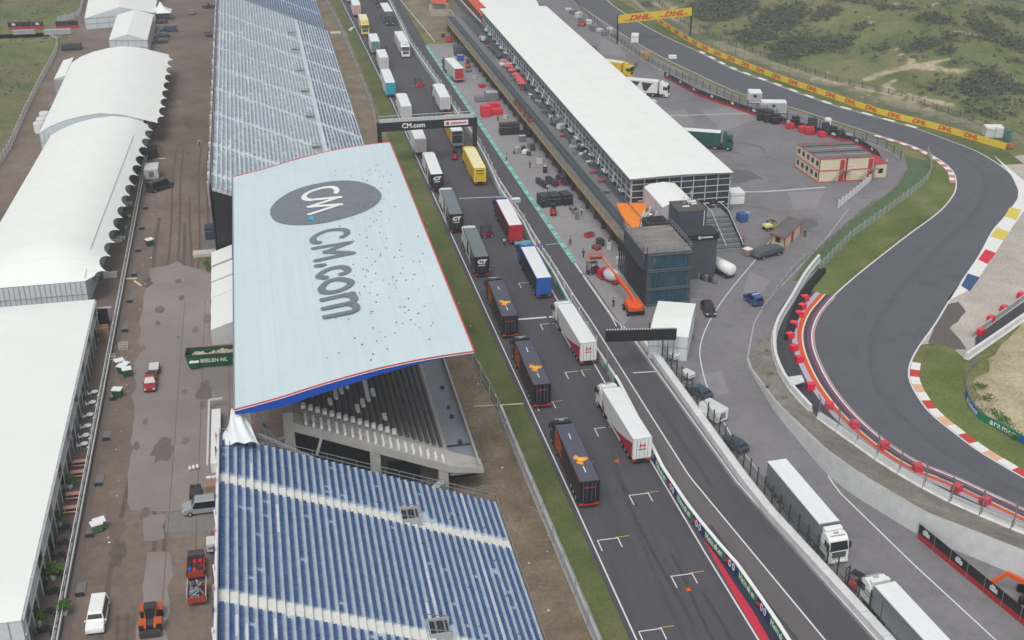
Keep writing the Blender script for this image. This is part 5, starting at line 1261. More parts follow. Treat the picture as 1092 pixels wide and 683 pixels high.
mb.poly([a+k+Vector((0,0,6.1)), b+k+Vector((0,0,6.1)), b+k+Vector((0,0,8.5)), a+k+Vector((0,0,8.5))], yb); mb.poly([b+Vector((0,0,6.1)), a+Vector((0,0,6.1)), a+Vector((0,0,8.5)), b+Vector((0,0,8.5))], yb); mb.build('banner', t, True)
for u in (.28,.75):
    p = a.lerp(b, u)+Vector((0,-.36,7.25)); text('DHL', 2.1, rl, p, d, (0,0,1), 'lettering', t, bold=.06, shear=.3, sx=1.7); mb = MB(); mb.bar(p+d.normalized()*3.0+Vector((0,-.01,-.4)), p+d.normalized()*5.0+Vector((0,-.01,-.4)), .05, rl, .18); mb.bar(p-d.normalized()*3.0+Vector((0,-.01,-.4)), p-d.normalized()*5.0+Vector((0,-.01,-.4)), .05, rl, .18); mb.build('stripe', t, True)
t = thing('light_panel_gantry', 'blank black light panel on two thin posts across the pit lane', 'gantry', at(647,400)); a, b = at(647,402), at(717,389); mb = MB()
for p in (a, b): mb.bar((p.x,p.y,0),(p.x,p.y,4.5),.16,steel)
mb.build('post', t, True); l, r_ = atY(646,358,a.y), atY(721,356,b.y); mb = MB(); 
for z0_, z1_, m_, o_ in ((-.95,.9,black,0),): mb.poly([l+Vector((0,-.2,z0_)), r_+Vector((0,-.2,z0_)), r_+Vector((0,-.2,z1_)), l+Vector((0,-.2,z1_))], m_); mb.poly([r_+Vector((0,.2,z0_)), l+Vector((0,.2,z0_)), l+Vector((0,.2,z1_)), r_+Vector((0,.2,z1_))], m_); mb.poly([l+Vector((0,-.2,z1_)), r_+Vector((0,-.2,z1_)), r_+Vector((0,.2,z1_)), l+Vector((0,.2,z1_))], dark)
mb.build('panel', t, True); mb = MB()
for i in range(26): p = l.lerp(r_, (i+.3)/26)+Vector((0,-.15,.98)); mb.box(p.x-.1,p.x+.1,p.y-.1,p.y+.1,p.z-.08,p.z+.08,offw)
mb.build('lamp_row', t, True)
# pit wall with boards
PWr = resample(PWw, 1.5); t = thing('pit_wall', 'low concrete pit wall with green and navy advertising boards along the straight', 'wall', PWr[0])
P1 = [p for p in PWr if p.y > 147]; P2 = [p for p in PWr if p.y <= 148.6]
wall_mesh(P1, 1.0, .3, mat('pit_wall_paint',(176,196,196),.7,.1,1)).build('wall_section', t, True)
wall_mesh(P1, .35, .34, offw, z0=1.0).build('wall_top', t, True)
wall_mesh(P2, 1.35, .3, mat('board_base_green',(28,110,84),.6)).build('wall_section', t, True); wall_mesh(P2, .1, .42, white, z0=1.36).build('wall_top', t, True)
P2f = resample(P2[::1], .5); s0 = 0; L2 = (len(P2f)-1)*.5; bd = [('Heineken', mat('board_green2',(26,120,84),.5), 4.9), ('00', mat('board_navy',(34,52,116),.5), 2.9)]
d0 = 6.0; k = 0
while d0 < L2-6:
    s, m_, wlen = bd[k % 2]; i0, i1 = int(d0/.5), int((d0+wlen)/.5); seg = [p for p in P2f[i0:i1+1]]; seg = [p+n*.2 for p, n in zip(seg, normals(seg))]
    wall_mesh(seg, 1.2, .08, m_, z0=.1).build('board_panel', t, True)
    wall_text(seg, s, 1.15 if k % 2 == 0 else 1.3, wl, .72, t, bold=.02, off=.06, start=.35 if k % 2 == 0 else .75, sx=.82 if k % 2 == 0 else .95)
    if k % 2:
        q_ = P2f[i0+1]+normals(P2f)[i0+1]*.28; mb = MB(); mb.cyl((q_.x,q_.y,.85),(q_.x-.05,q_.y-.05,.85),.3,.3,red,8); mb.build('board_mark', t, True)
    d0 += wlen+.12; k += 1
for y0_, y1_ in ((160,166),(176,184),(150,154),(187,190)):
    seg = [p for p in PWr if y0_ <= p.y <= y1_]; seg = [p+n*.22 for p, n in zip(seg, normals(seg))]
    if len(seg) > 1: wall_mesh(seg, 1.0, .08, mat('board_teal',(54,150,136),.5), z0=.1).build('board_panel', t, True)
fence('debris_fence', 'white posted debris fence along the pit wall beside the parked trucks', [p+Vector((.35,0,0)) for p in PWr if p.y > 158], 2.6, 2.6, postm=offw, meshm=mat('mesh_pale',(176,190,192),.7,.2,1,alpha=.3), thick=.14)
fence('debris_fence', 'sparse thin wire fence on the pit wall beside the pale red and white trucks', [p+Vector((.35,0,0)) for p in PWr if 149 < p.y <= 158], 3.0, 4)
# verge catch fence
vf = px([(330,-30),(344,0),(362,33),(398,123),(410,180),(452,290),(492,368),(526,433),(556,502),(607,624),(632,683),(655,740)])
fence('catch_fence', 'tall wire catch fence between the stands and the grass verge', vf, 3.6, 5.0, meshm=mat('mesh_grey',(120,122,122),.8,.15,1,alpha=.32), lean=.4, postm=lgrey)
sb = resample([p+Vector((.35,0,0)) for p in px([(531,440),(556,502),(607,624),(632,683),(655,740)])], 4.0)
for i, (a, b) in enumerate(zip(sb, sb[1:])):
    o = cb.copy(); C.objects.link(o); dd = b-a; put(o, (a+b)/2, math.atan2(-dd.x, dd.y)); o.scale = (.8, (dd.length-.1)/3.9, 1); tag(o, 'white concrete block %s from the far end beside the grass verge' % ORD[i], 'barrier', 'concrete blocks along the verge')
mb = MB(); p, q = at(505,434), at(558,431); 
for a_, b_ in ((p, q),): mb.bar(a_+Vector((0,0,.05)), b_+Vector((0,0,.05)), .12, offw)
mb.build('verge_line'); struct(bpy.data.objects['verge_line'])
# pit lane / paddock barrier
pb_ = resample(px([(680,365),(783,511),(812,549),(931,681),(985,742)]), 4.0); pb_ = [p+Vector((.9,0,0)) for p in pb_]
mb0 = MB(); mb0.box(-.55,.55,-1.95,1.95,0,.95,concw); mb0.box(-.5,-.45,-1.9,1.9,.95,1.0,concrete); blk = mb0.build('barrier_block', bevel=.04)
for i, (a, b) in enumerate(zip(pb_, pb_[1:])):
    o = blk if i == 0 else blk.copy()
    if i: C.objects.link(o)
    dd = b-a; put(o, (a+b)/2, math.atan2(-dd.x, dd.y)); o.scale = (1, (dd.length-.06)/3.9, 1); tag(o, 'wide pale concrete block %s from the far end of the pit lane barrier' % ORD[i], 'barrier', 'blocks between pit lane and paddock road')
fence('catch_fence', 'tall dark posted fence between pit lane barrier and paddock road', [p+Vector((.85,0,0)) for p in pb_], 3.2, 2.1, postm=dark, thick=.13, meshm=mat('mesh_dark',(120,122,124),.8,.2,1,alpha=.25))
# green fence inside corner
gf = cr(px([(873,290),(900,262),(915,249),(957,219),(987,195),(993,178),(989,165)]), 3)
fence('screen_fence', 'pale green screened fence between paddock and the corner grass', gf, 1.9, 2.4, postm=lgrey, meshm=mat('mesh_green',(150,176,156),.7,.1,1,alpha=.55))
fence('wire_fence', 'thin wire fence along the edge of the inner service path', cr(px([(812,336),(843,293),(873,267),(897,246),(932,216)]), 3), 1.5, 3.0, postm=lgrey)
wall_w = fence('panel_fence', 'white panelled fence right of the cream cabins', px([(894,222),(915,205),(945,178)]), 1.8, 2.0, postm=white, meshm=mat('panel_white',(212,216,220),.6,.05,1))
fence('kerbside_fence', 'grey mesh fence and rail on the paddock side of the far track', cr(px([(600,-20),(618,12),(655,44),(695,72),(745,95),(800,118),(880,142),(935,158),(960,172)]), 3), 2.6, 3.2, postm=dark, meshm=fence_m, bh=.7, bm_=concrete)
# hoarding panels
def hoarding(name, label, pts, h, n, flip=1, words=None):
    P = resample(px(pts), 1); P = resample(P, sum((b-a).length for a, b in zip(P, P[1:]))/n); t = thing(name, label, 'hoarding', P[0]); bk, rd = mat('hoarding_black',(34,34,40),.6), mat('hoarding_red',(170,44,50),.6)
    for i, (a, b) in enumerate(zip(P, P[1:])):
        mb = MB(); mb.poly([a+Vector((0,0,h*.38)), b+Vector((0,0,h*.38)), b+Vector((0,0,h)), a+Vector((0,0,h))], bk); mb.poly([a, b, b+Vector((0,0,h*.38)), a+Vector((0,0,h*.38))], rd); mb.bar(a, a+Vector((0,0,h+.1)), .08, steel)
        d = (b-a).normalized(); nn = Vector((d.y, -d.x, 0))
        k_ = nn*-.06; mb.poly([b+k_, a+k_, a+k_+Vector((0,0,h)), b+k_+Vector((0,0,h))], bk); mb.build('panel', t, True)
        if words and i % 2 == 0: mb = MB(); c = (a+b)/2+nn*.05; mb.bar(c-d*.55+Vector((0,0,h*.68)), c+d*.55+Vector((0,0,h*.68)), .03, offw, h*.26); mb.bar(c-d*.35+Vector((0,0,h*.86)), c+d*.2+Vector((0,0,h*.86)), .035, offw, h*.12); mb.build('sign_print', t, True)
    return t
hoarding('hoarding', 'black and red hoarding in front of the retaining wall at the lower right', [(978,574),(1092,668),(1150,716)], 2.0, 9, words=1)
hoarding('hoarding', 'black and red hoarding along the far edge of the paddock', [(708,83),(745,103),(800,122),(835,133)], 1.7, 13, words=1)
hoarding('hoarding', 'black and red hoarding curving behind the cream cabins', [(835,133),(880,146),(915,155),(935,168),(942,182)], 1.6, 12, words=1)
hoarding('hoarding', 'dark and red hoarding in front of the broad tent at the top left', [(92,31),(122,27)], 2.4, 4)
hoarding('hoarding', 'black and red hoarding at the top left corner, left of the gap', [(9,32),(47,31)], 2.3, 3, words=1)
hoarding('hoarding', 'black and red hoarding right of the gap in the left grass bank', [(60,31),(84,30)], 2.3, 2)
fence('bank_fence', 'pale grey fence climbing along the edge of the left grass bank', cr(px([(-30,220),(0,176),(12,158),(26,125),(42,92),(58,62),(62,48),(54,42)]), 3), 2.2, 3.0, meshm=mat('mesh_pale2',(170,176,176),.7,.2,1,alpha=.5), postm=offw)
fence('bank_fence', 'pale fence running up beside the far left bank towards the broad tent', cr(px([(62,24),(84,18),(88,6),(95,-20)]), 3), 2.2, 3.0, meshm=mat('mesh_pale3',(196,206,210),.7,.1,1,alpha=.7), postm=offw)

# ------------------------------------------------------------------ haze
mb = MB(); mb.box(-1600,1600,-1600,1600,-1.2,88.5,white); hz = mb.build('haze'); hm = bpy.data.materials.new('haze_air'); hm.use_nodes = True; n = hm.node_tree
n.nodes.remove(n.nodes['Principled BSDF']); pv = n.nodes.new('ShaderNodeVolumePrincipled'); pv.inputs['Density'].default_value = .00045; pv.inputs['Color'].default_value = (.86,.88,.92,1); pv.inputs['Anisotropy'].default_value = .2
n.links.new(pv.outputs[0], n.nodes['Material Output'].inputs['Volume']); hz.data.materials.clear(); hz.data.materials.append(hm); hz['kind'] = 'stuff'
# ------------------------------------------------------------------ trucks
def wheel(parent, x, y, r=.5, w=.32, name='wheel'):
    mb = MB(); s = 1 if x > 0 else -1
    mb.cyl((x-s*w/2,y,r),(x+s*w/2,y,r),r,r,rubber,14); mb.cyl((x+s*(w/2-.02),y,r),(x+s*(w/2+.015),y,r),r*.55,r*.5,lgrey,10); return mb.build(name, parent)
def cab(t, colm, y0=5.9, roofm_=None, dark_top=False):
    mb = MB(); w = 1.22
    prof = [(y0,.95),(y0,3.0),(y0+.25,3.45),(y0+.7,3.62),(y0+1.35,3.6),(y0+1.85,3.2),(y0+2.18,2.0),(y0+2.25,1.2),(y0+2.25,.42),(y0+1.5,.42),(y0+1.45,.95)]
    mb.side(prof,-w,w,colm); c = mb.build('cab', t, bevel=.07)
    mb = MB(); mb.poly([(-1.12,y0+2.21,2.0),(1.12,y0+2.21,2.0),(1.05,y0+1.93,3.06),(-1.05,y0+1.93,3.06)][::-1], glass)
    mb.build('windscreen', t)
    for s in (-1, 1):
        mb = MB(); mb.poly([(s*1.235,y0+.95,2.05),(s*1.235,y0+2.05,2.05),(s*1.235,y0+1.85,2.9),(s*1.235,y0+.95,2.9)][::s], glass); mb.build('side_window', t)
        mb = MB(); mb.box(min(s*1.3,s*1.5),max(s*1.3,s*1.5),y0+1.95,y0+2.1,2.1,2.9,black); mb.bar((s*1.2,y0+1.98,2.85),(s*1.4,y0+2.0,2.85),.05,black); mb.build('mirror', t)
        mb = MB(); mb.box(s*.95-.2,s*.95+.2,y0+2.2,y0+2.29,.72,.95,lampw); mb.build('headlight', t)
        mb = MB(); mb.box(min(s*.95,s*1.2),max(s*.95,s*1.2),y0-.9,y0+.2,.5,1.0,black); mb.build('fuel_tank', t)
    mb = MB(); mb.box(-.85,.85,y0+2.23,y0+2.28,1.1,1.85,dark)
    for z in (1.25,1.45,1.65): mb.box(-.8,.8,y0+2.27,y0+2.3,z,z+.06,grey)
    mb.build('grille', t); mb = MB(); mb.box(-1.24,1.24,y0+2.0,y0+2.33,.38,.7,colm if not dark_top else dark); mb.build('bumper', t, bevel=.04)
    mb = MB(); mb.box(-.3,.3,y0+.9,y0+1.2,3.63,3.72,lgrey); mb.bar((-.9,y0+1.5,3.62),(.9,y0+1.5,3.62),.09,lgrey); mb.box(-.35,.35,y0+.2,y0+.5,3.5,3.66,dark); mb.build('roof_fittings', t)
    mb = MB(); mb.side([(y0-.02,3.2),(y0+.6,3.64),(y0+.6,3.9),(y0-.02,3.95)],-1.1,1.1,colm); mb.build('air_deflector', t, bevel=.05)
def truck(name, label, p, rz, side=white, rear=white, roof=None, cabm=white, L=13.6, reart=None, sidefx=None, rooffx=None, trailer=True, group=None, open_rear=False, frame=None):
    roof = roof or mat('trailer_roof_white', (226,230,230), .6, .06, .5, stretch=(1,.3,1)); frame = frame or offw
    t = thing(name, label, 'truck', p, rz, group); yr = 5.35-L
    mb = MB(); mb.box(-1.27,1.27,yr+.06,5.35,1.05,3.92,side); mb.build('trailer_body', t, bevel=.03)
    mb = MB(); mb.box(-1.29,1.29,yr+.04,5.37,3.92,3.99,frame)
    mb.box(-1.19,1.19,yr+.12,5.27,3.99,4.01,roof)
    for i in range(1, int(L/1.7)): mb.box(-1.19,1.19,yr+i*1.7-.02,yr+i*1.7+.02,4.01,4.022,roof)
    mb.build('trailer_roof', t)
    mb = MB()
    for s in (-1,1): mb.box(min(s*1.28,s*1.2),max(s*1.28,s*1.2),yr,yr+.1,1.0,4.0,frame)
    mb.box(-1.28,1.28,yr,yr+.1,3.86,4.0,frame); mb.box(-1.28,1.28,yr,yr+.1,.98,1.12,frame); mb.build('rear_frame', t)
    if open_rear:
        mb = MB(); mb.box(-1.18,1.18,yr-.02,yr+.03,1.12,3.86,mat('cargo_dark',(30,34,38),.9)); mb.box(-1.1,1.1,yr-.04,yr-.02,2.9,3.1,grey); mb.build('cargo_opening', t)
        mb = MB(); mb.box(-1.25,1.25,yr-1.5,yr,1.0,1.08,steel); mb.build('tail_lift', t)
    else:
        for s in (-1,1):
            mb = MB(); mb.box(min(s*.015,s*1.19),max(s*.015,s*1.19),yr-.005,yr+.05,1.13,3.85,rear); mb.bar((s*.3,yr-.03,1.2),(s*.3,yr-.03,3.8),.04,grey); mb.bar((s*.75,yr-.03,1.2),(s*.75,yr-.03,3.8),.04,grey); mb.build('rear_door', t)
    mb = MB(); mb.box(-.55,.55,yr+.5,5.2,.85,1.05,dark); mb.box(-1.15,1.15,yr+.1,yr+.25,.45,.6,dark); mb.bar((-.6,yr+.2,.5),(-.6,yr+.2,1),.1,dark); mb.bar((.6,yr+.2,.5),(.6,yr+.2,1),.1,dark); mb.box(-1.2,1.2,4.0,6.2,.7,.86,dark); mb.build('chassis', t)
    for s in (-1,1):
        mb = MB(); mb.box(s*.95-.25,s*.95+.25,yr+.02,yr+.1,.66,.88,lamp_red); mb.build('tail_light', t)
        mb = MB(); mb.box(min(s*1.22,s*1.25),max(s*1.22,s*1.25),yr+5.2,2.6,.5,1.02,side); mb.build('side_skirt', t)
        for i in range(3): wheel(t, s*1.02, yr+2.0+i*1.31)
        wheel(t, s*1.02, y=4.3, w=.5); wheel(t, s*1.05, 7.2)
    cab(t, cabm)
    if reart: reart(t, yr)
    if sidefx: sidefx(t, yr)
    if rooffx: rooffx(t, yr)
    return t
def rear_text(s, m, size=.9, z=2.9, sh=0, sx=1.3): return lambda t, yr: local_text(s, size, m, (0,yr-.06,z), (1,0,0), (0,0,1), t, sx, sh)
def local_text(s, size, m, o, xd, yd, t, sx=1.0, sh=0, bold=.03):
    ob = text(s, size, m, o, xd, yd, 'lettering', None, bold, .01, shear=sh, sx=sx); ob.parent = t; return ob
pattern = mat('dark_pattern', (34,38,48), .5, .6, .5, rgb2=(60,64,76))
navy_t = mat('truck_navy', (24,28,42), .45, .15, 1); maroon = mat('truck_maroon', (58,30,44), .5, .2, 1); greyroof = mat('tarp_grey', (112,122,128), .6, .08, .6); slateroof = mat('tarp_slate', (82,84,98), .6, .1, .6)
flame, flame2 = mat('flame_orange', (236,150,40), .5, .1, 1), mat('flame_yellow', (240,196,70), .5, .1, 1); org = mat('side_orange', (222,100,36), .5, .5, .8, rgb2=(160,48,36))
def at_rear(t, yr):
    local_text('CT', .95, wl, (0,yr-.06,3.1), (1,0,0), (0,0,1), t, 1.2, .15, .07)
    mb = MB(); mb.box(-.6,.6,yr-.05,yr-.02,2.35,2.5,wl); mb.build('sign_strip', t)
def at_side(t, yr):
    for s in (-1,1):
        mb = MB(); x = s*1.285
        for y in (0.5,-3.5): mb.poly([(x,yr+6+y,1.2),(x,yr+9+y,1.2),(x,yr+7.8+y,3.8),(x,yr+6.6+y,3.8)][::s], pattern)
        mb.poly([(x,yr+.3,1.2),(x,yr+3,1.2),(x,yr+2.2,3.8),(x,yr+.3,3.8)][::s], navy_t); mb.build('side_print', t)
def bull_roof(t, yr):
    mb = MB()
    for y in (yr+2.0, yr+9.8, yr+5.6)[:2]: mb.box(-.06,.06,y,y+1.4,4.025,4.035,wl)
    n = 22; pts = []
    for i in range(n):
        a = 2*PI*i/n; r = .8+.35*math.sin(3*a+1)+.15*math.sin(7*a); pts.append((.05+min(1.0, r*1.05)*math.cos(a), yr+4.9+r*1.05*math.sin(a), 4.03))
    mb.poly(pts, flame); pts = [(.15+.55*(.8+.3*math.sin(4*i))*math.cos(2*PI*i/14), yr+4.9+.5*(.8+.3*math.sin(4*i))*math.sin(2*PI*i/14), 4.045) for i in range(14)]; mb.poly(pts, flame2); mb.build('roof_print', t)
    for s in (-1,1):
        mb = MB(); x = s*1.285; mb.poly([(x,5.2,1.2),(x,5.2,3.8),(x,2.4,3.8),(x,1.0,2.8),(x,2.0,2.3),(x,.6,1.5),(x,2.6,1.2)][::-s], org); mb.build('side_print', t)
    mb = MB(); mb.box(-.7,.7,yr-.05,yr-.02,3.05,3.2,mat('print_red',(176,44,60),.5)); mb.build('rear_print', t)
    mb = MB(); mb.box(-1.25,1.25,yr-.03,yr+.02,.62,.74,lamp_red); mb.build('marker_strip', t)
hred = mat('side_red', (186,28,48), .45, .08, 1)
def wing(t, yr):
    for s in (-1,1):
        mb = MB(); x = s*1.285; mb.poly([(x,yr+.3,1.1),(x,yr+9.6,1.1),(x,yr+6.5,1.5),(x,yr+3.4,2.3),(x,yr+.3,3.3)][::-s], hred); mb.poly([(x,4.9,1.2),(x,4.9,2.6),(x,3.6,1.2)][::s], hred); mb.build('side_print', t)
    mb = MB()
    for p, q in (((-.35,0,2.75),(-.28,0,3.3)),((.35,0,2.75),(.28,0,3.3)),((-.3,0,2.98),(.3,0,2.98))): mb.bar((p[0],yr-.05,p[2]),(q[0],yr-.05,q[2]),.1,hred)
    mb.box(-.5,.5,yr-.05,yr-.02,2.35,2.47,hred); mb.build('emblem', t)
def ctr(x, y): return at(x, y)
def place_truck(x, y, deg=0, nose=False, L=13.6, **k):
    p = at(x, y); r = math.radians(deg); 
    off = -8.15 if nose else (L-5.35)
    q = p+Vector((-math.sin(r), math.cos(r), 0))*off; return truck('semi_trailer_truck', p=(q.x,q.y,0), rz=r, L=L, **k)
G1 = 'trucks parked nose to tail on the left side of the straight'; G2 = 'trucks on the right side of the straight'
def leftx(Y): return 33.6 + (0.6 if Y < 150 else 0)
place_truck(628,543,-1.0, side=maroon, rear=navy_t, roof=slateroof, cabm=navy_t, frame=maroon, rooffx=bull_roof, group=G1, label='dark truck with orange flame on its roof, nearest to the camera')
place_truck(578,437,-1.0, side=maroon, rear=navy_t, roof=slateroof, cabm=navy_t, frame=maroon, rooffx=bull_roof, group=G1, label='second dark truck from the camera with orange flame on its roof, behind the nearest one')
place_truck(544,362,-1.5, side=maroon, rear=navy_t, roof=slateroof, cabm=navy_t, frame=maroon, rooffx=bull_roof, group=G1, label='third dark flame roofed truck, farthest of the three')
place_truck(514,297,-1.5, side=white, rear=navy_t, roof=greyroof, cabm=white, reart=at_rear, sidefx=at_side, frame=navy_t, group=G1, label='navy backed truck with white rear emblem and grey roof, nearest of the three such trucks')
place_truck(487,250,-1.5, side=white, rear=navy_t, roof=greyroof, cabm=white, reart=at_rear, sidefx=at_side, frame=navy_t, group=G1, label='navy backed truck with white rear emblem and grey roof, middle of the three such trucks')
place_truck(466.5,206,-1.5, side=white, rear=navy_t, cabm=white, reart=at_rear, sidefx=at_side, frame=navy_t, group=G1, label='navy backed truck with white rear emblem and white roof, farthest of the three such trucks')
place_truck(449,167,-1, side=white, rear=mat('rear_blush',(214,206,208)), cabm=white, group=G1, label='plain white truck just in front of the start gantry on the left')
place_truck(434,131,-1, L=11, side=white, rear=offw, cabm=white, group=G1, label='plain white truck under the start gantry beam on the left')
place_truck(417,105,-1, side=white, rear=teal, cabm=white, frame=teal, group=G1, label='white roofed truck with a bright turquoise rear, beyond the start gantry')
place_truck(410,77,-1, L=9.5, side=white, rear=mat('rear_blush',(214,206,208)), cabm=dark, group=G1, label='white roofed truck directly ahead of the turquoise backed truck')
place_truck(401,59,-1, L=10, side=white, rear=mat('rear_seagreen',(96,140,140)), cabm=dark, group=G1, label='white roofed truck with sea green rear, third beyond the start gantry')
place_truck(390,38,179, L=9, nose=True, side=mat('side_cream',(226,214,150),.5), roof=mat('roof_cream',(232,224,176),.6), cabm=mat('side_yellow',(228,206,96),.5), group=G1, label='cream and yellow truck facing the camera far up the left row')
place_truck(381,19,-1, L=9, side=white, rear=mat('rear_salmon',(210,170,168)), cabm=white, group=G1, label='white truck with salmon rear at the far end of the left row')
place_truck(374,4,-1, L=9, side=white, rear=offw, cabm=white, group=G1, label='white truck at the top edge beyond the salmon backed truck')
place_truck(684,496,1.5, side=white, rear=white, cabm=white, sidefx=wing, group=G2, label='white truck with red swoosh on its side, nearest on the right of the straight')
place_truck(627,391,1.0, side=white, rear=white, cabm=white, sidefx=wing, group=G2, label='white truck with red swoosh on its side, second on the right of the straight')
place_truck(580,320,-1, side=navy_t, rear=mat('rear_blue',(20,96,186),.45), cabm=blue, frame=mat('rear_blue',(20,96,186)), group=G2, label='truck with a bright blue rear and white roof beside the pit wall')
place_truck(550,262,-1, side=mat('side_burgundy',(70,30,48),.5), rear=red, cabm=mat('cab_navy_blue',(30,60,140),.5), frame=red, group=G2, label='truck with red rear doors and dark blue cab beside the pit wall')
place_truck(512,199,-1, side=mat('side_yellow2',(214,178,40),.5,.1), rear=yellow, roof=mat('roof_cream',(232,224,176)), cabm=yellow, frame=yellow, reart=lambda t, yr: [(lambda mb: (mb.box(-.7,.7,yr-.05,yr-.03,3.3,3.5,dark), mb.box(-.7,.7,yr-.05,yr-.03,2.7,2.85,dark), mb.build('rear_print', t)))(MB())], group=G2, label='yellow truck with closed rear doors just in front of the start gantry')
place_truck(488,158,-1, side=mat('side_amber',(206,160,50),.5,.1), rear=yellow, cabm=yellow, open_rear=True, frame=offw, L=12, group=G2, label='yellow truck with its dark rear open, under the start gantry')
place_truck(475,121,-1, side=mat('rear_blush',(214,206,208)), rear=offw, cabm=white, group=G2, L=12, label='white truck just beyond the start gantry on the right of the straight')
place_truck(433,62,180, nose=True, side=offw, cabm=white, group=G2, label='white truck facing the camera on the right of the far straight')
place_truck(416,28,180, nose=True, side=mat('side_grey',(120,126,130),.5), cabm=mat('cab_slate',(60,66,70),.4), group=G2, label='white roofed truck with dark cab facing the camera near the top of the straight')
place_truck(406,9,180, nose=True, side=mat('side_grey',(120,126,130)), cabm=dark, group=G2, label='white roofed truck with dark cab at the very top of the straight')
place_truck(490,89,4, L=12, side=offw, rear=red, cabm=mat('cab_slate',(60,66,70)), frame=offw, label='white trailer truck with red rear standing on the pit apron')
def dir_truck(xf, yf, xr, yr_, **k):      # front and rear ground pixels
    a, b = at(xf, yf), at(xr, yr_); d = (a-b).normalized(); rz = math.atan2(-d.x, d.y); q = a-d*8.15
    return truck('semi_trailer_truck', p=(q.x,q.y,0), rz=rz, **k)
gside = mat('curtain_grey', (120,126,132), .6, .1, .5, stretch=(1,1,4))
dir_truck(893,603, 823,517, side=gside, rear=offw, cabm=white, label='white truck with grey curtain sides facing the camera on the paddock road')
dir_truck(923,637, 1010,735, side=gside, rear=offw, cabm=white, label='white truck with grey curtain sides facing away from the camera at the lower right edge')
dir_truck(674,84, 605,73, side=yellow, rear=yellow, cabm=yellow, roof=mat('roof_cream',(232,224,176)), label='yellow truck parked behind the glass hall')
def blotch(t, yr):
    for s in (-1,1):
        mb = MB(); x = s*1.285
        mb.poly([(x,yr+7.5,1.5),(x,yr+9.0,3.7),(x,yr+6.6,3.7),(x,yr+6.2,2.6)][::s], pattern); mb.poly([(x,yr+9.4,3.6),(x,yr+12.4,3.6),(x,yr+11.6,2.6),(x,yr+10.8,1.4),(x,yr+10.0,1.6)][::-s], pattern); mb.build('side_print', t)
dir_truck(713,104, 640,97, side=white, rear=white, cabm=white, sidefx=blotch, label='white truck with dark blotch pattern parked behind the glass hall')
dkg = mat('truck_green', (28,84,78), .45, .1, 1)
dir_truck(781,160, 700,154, side=dkg, rear=dkg, cabm=dkg, frame=dkg, label='dark green truck with white roof parked behind the glass hall')
dir_truck(593,-14, 594,14, side=red, rear=red, cabm=red, L=9, roof=mat('roof_red',(190,60,66),.6), label='red truck at the top edge beyond the glass hall')
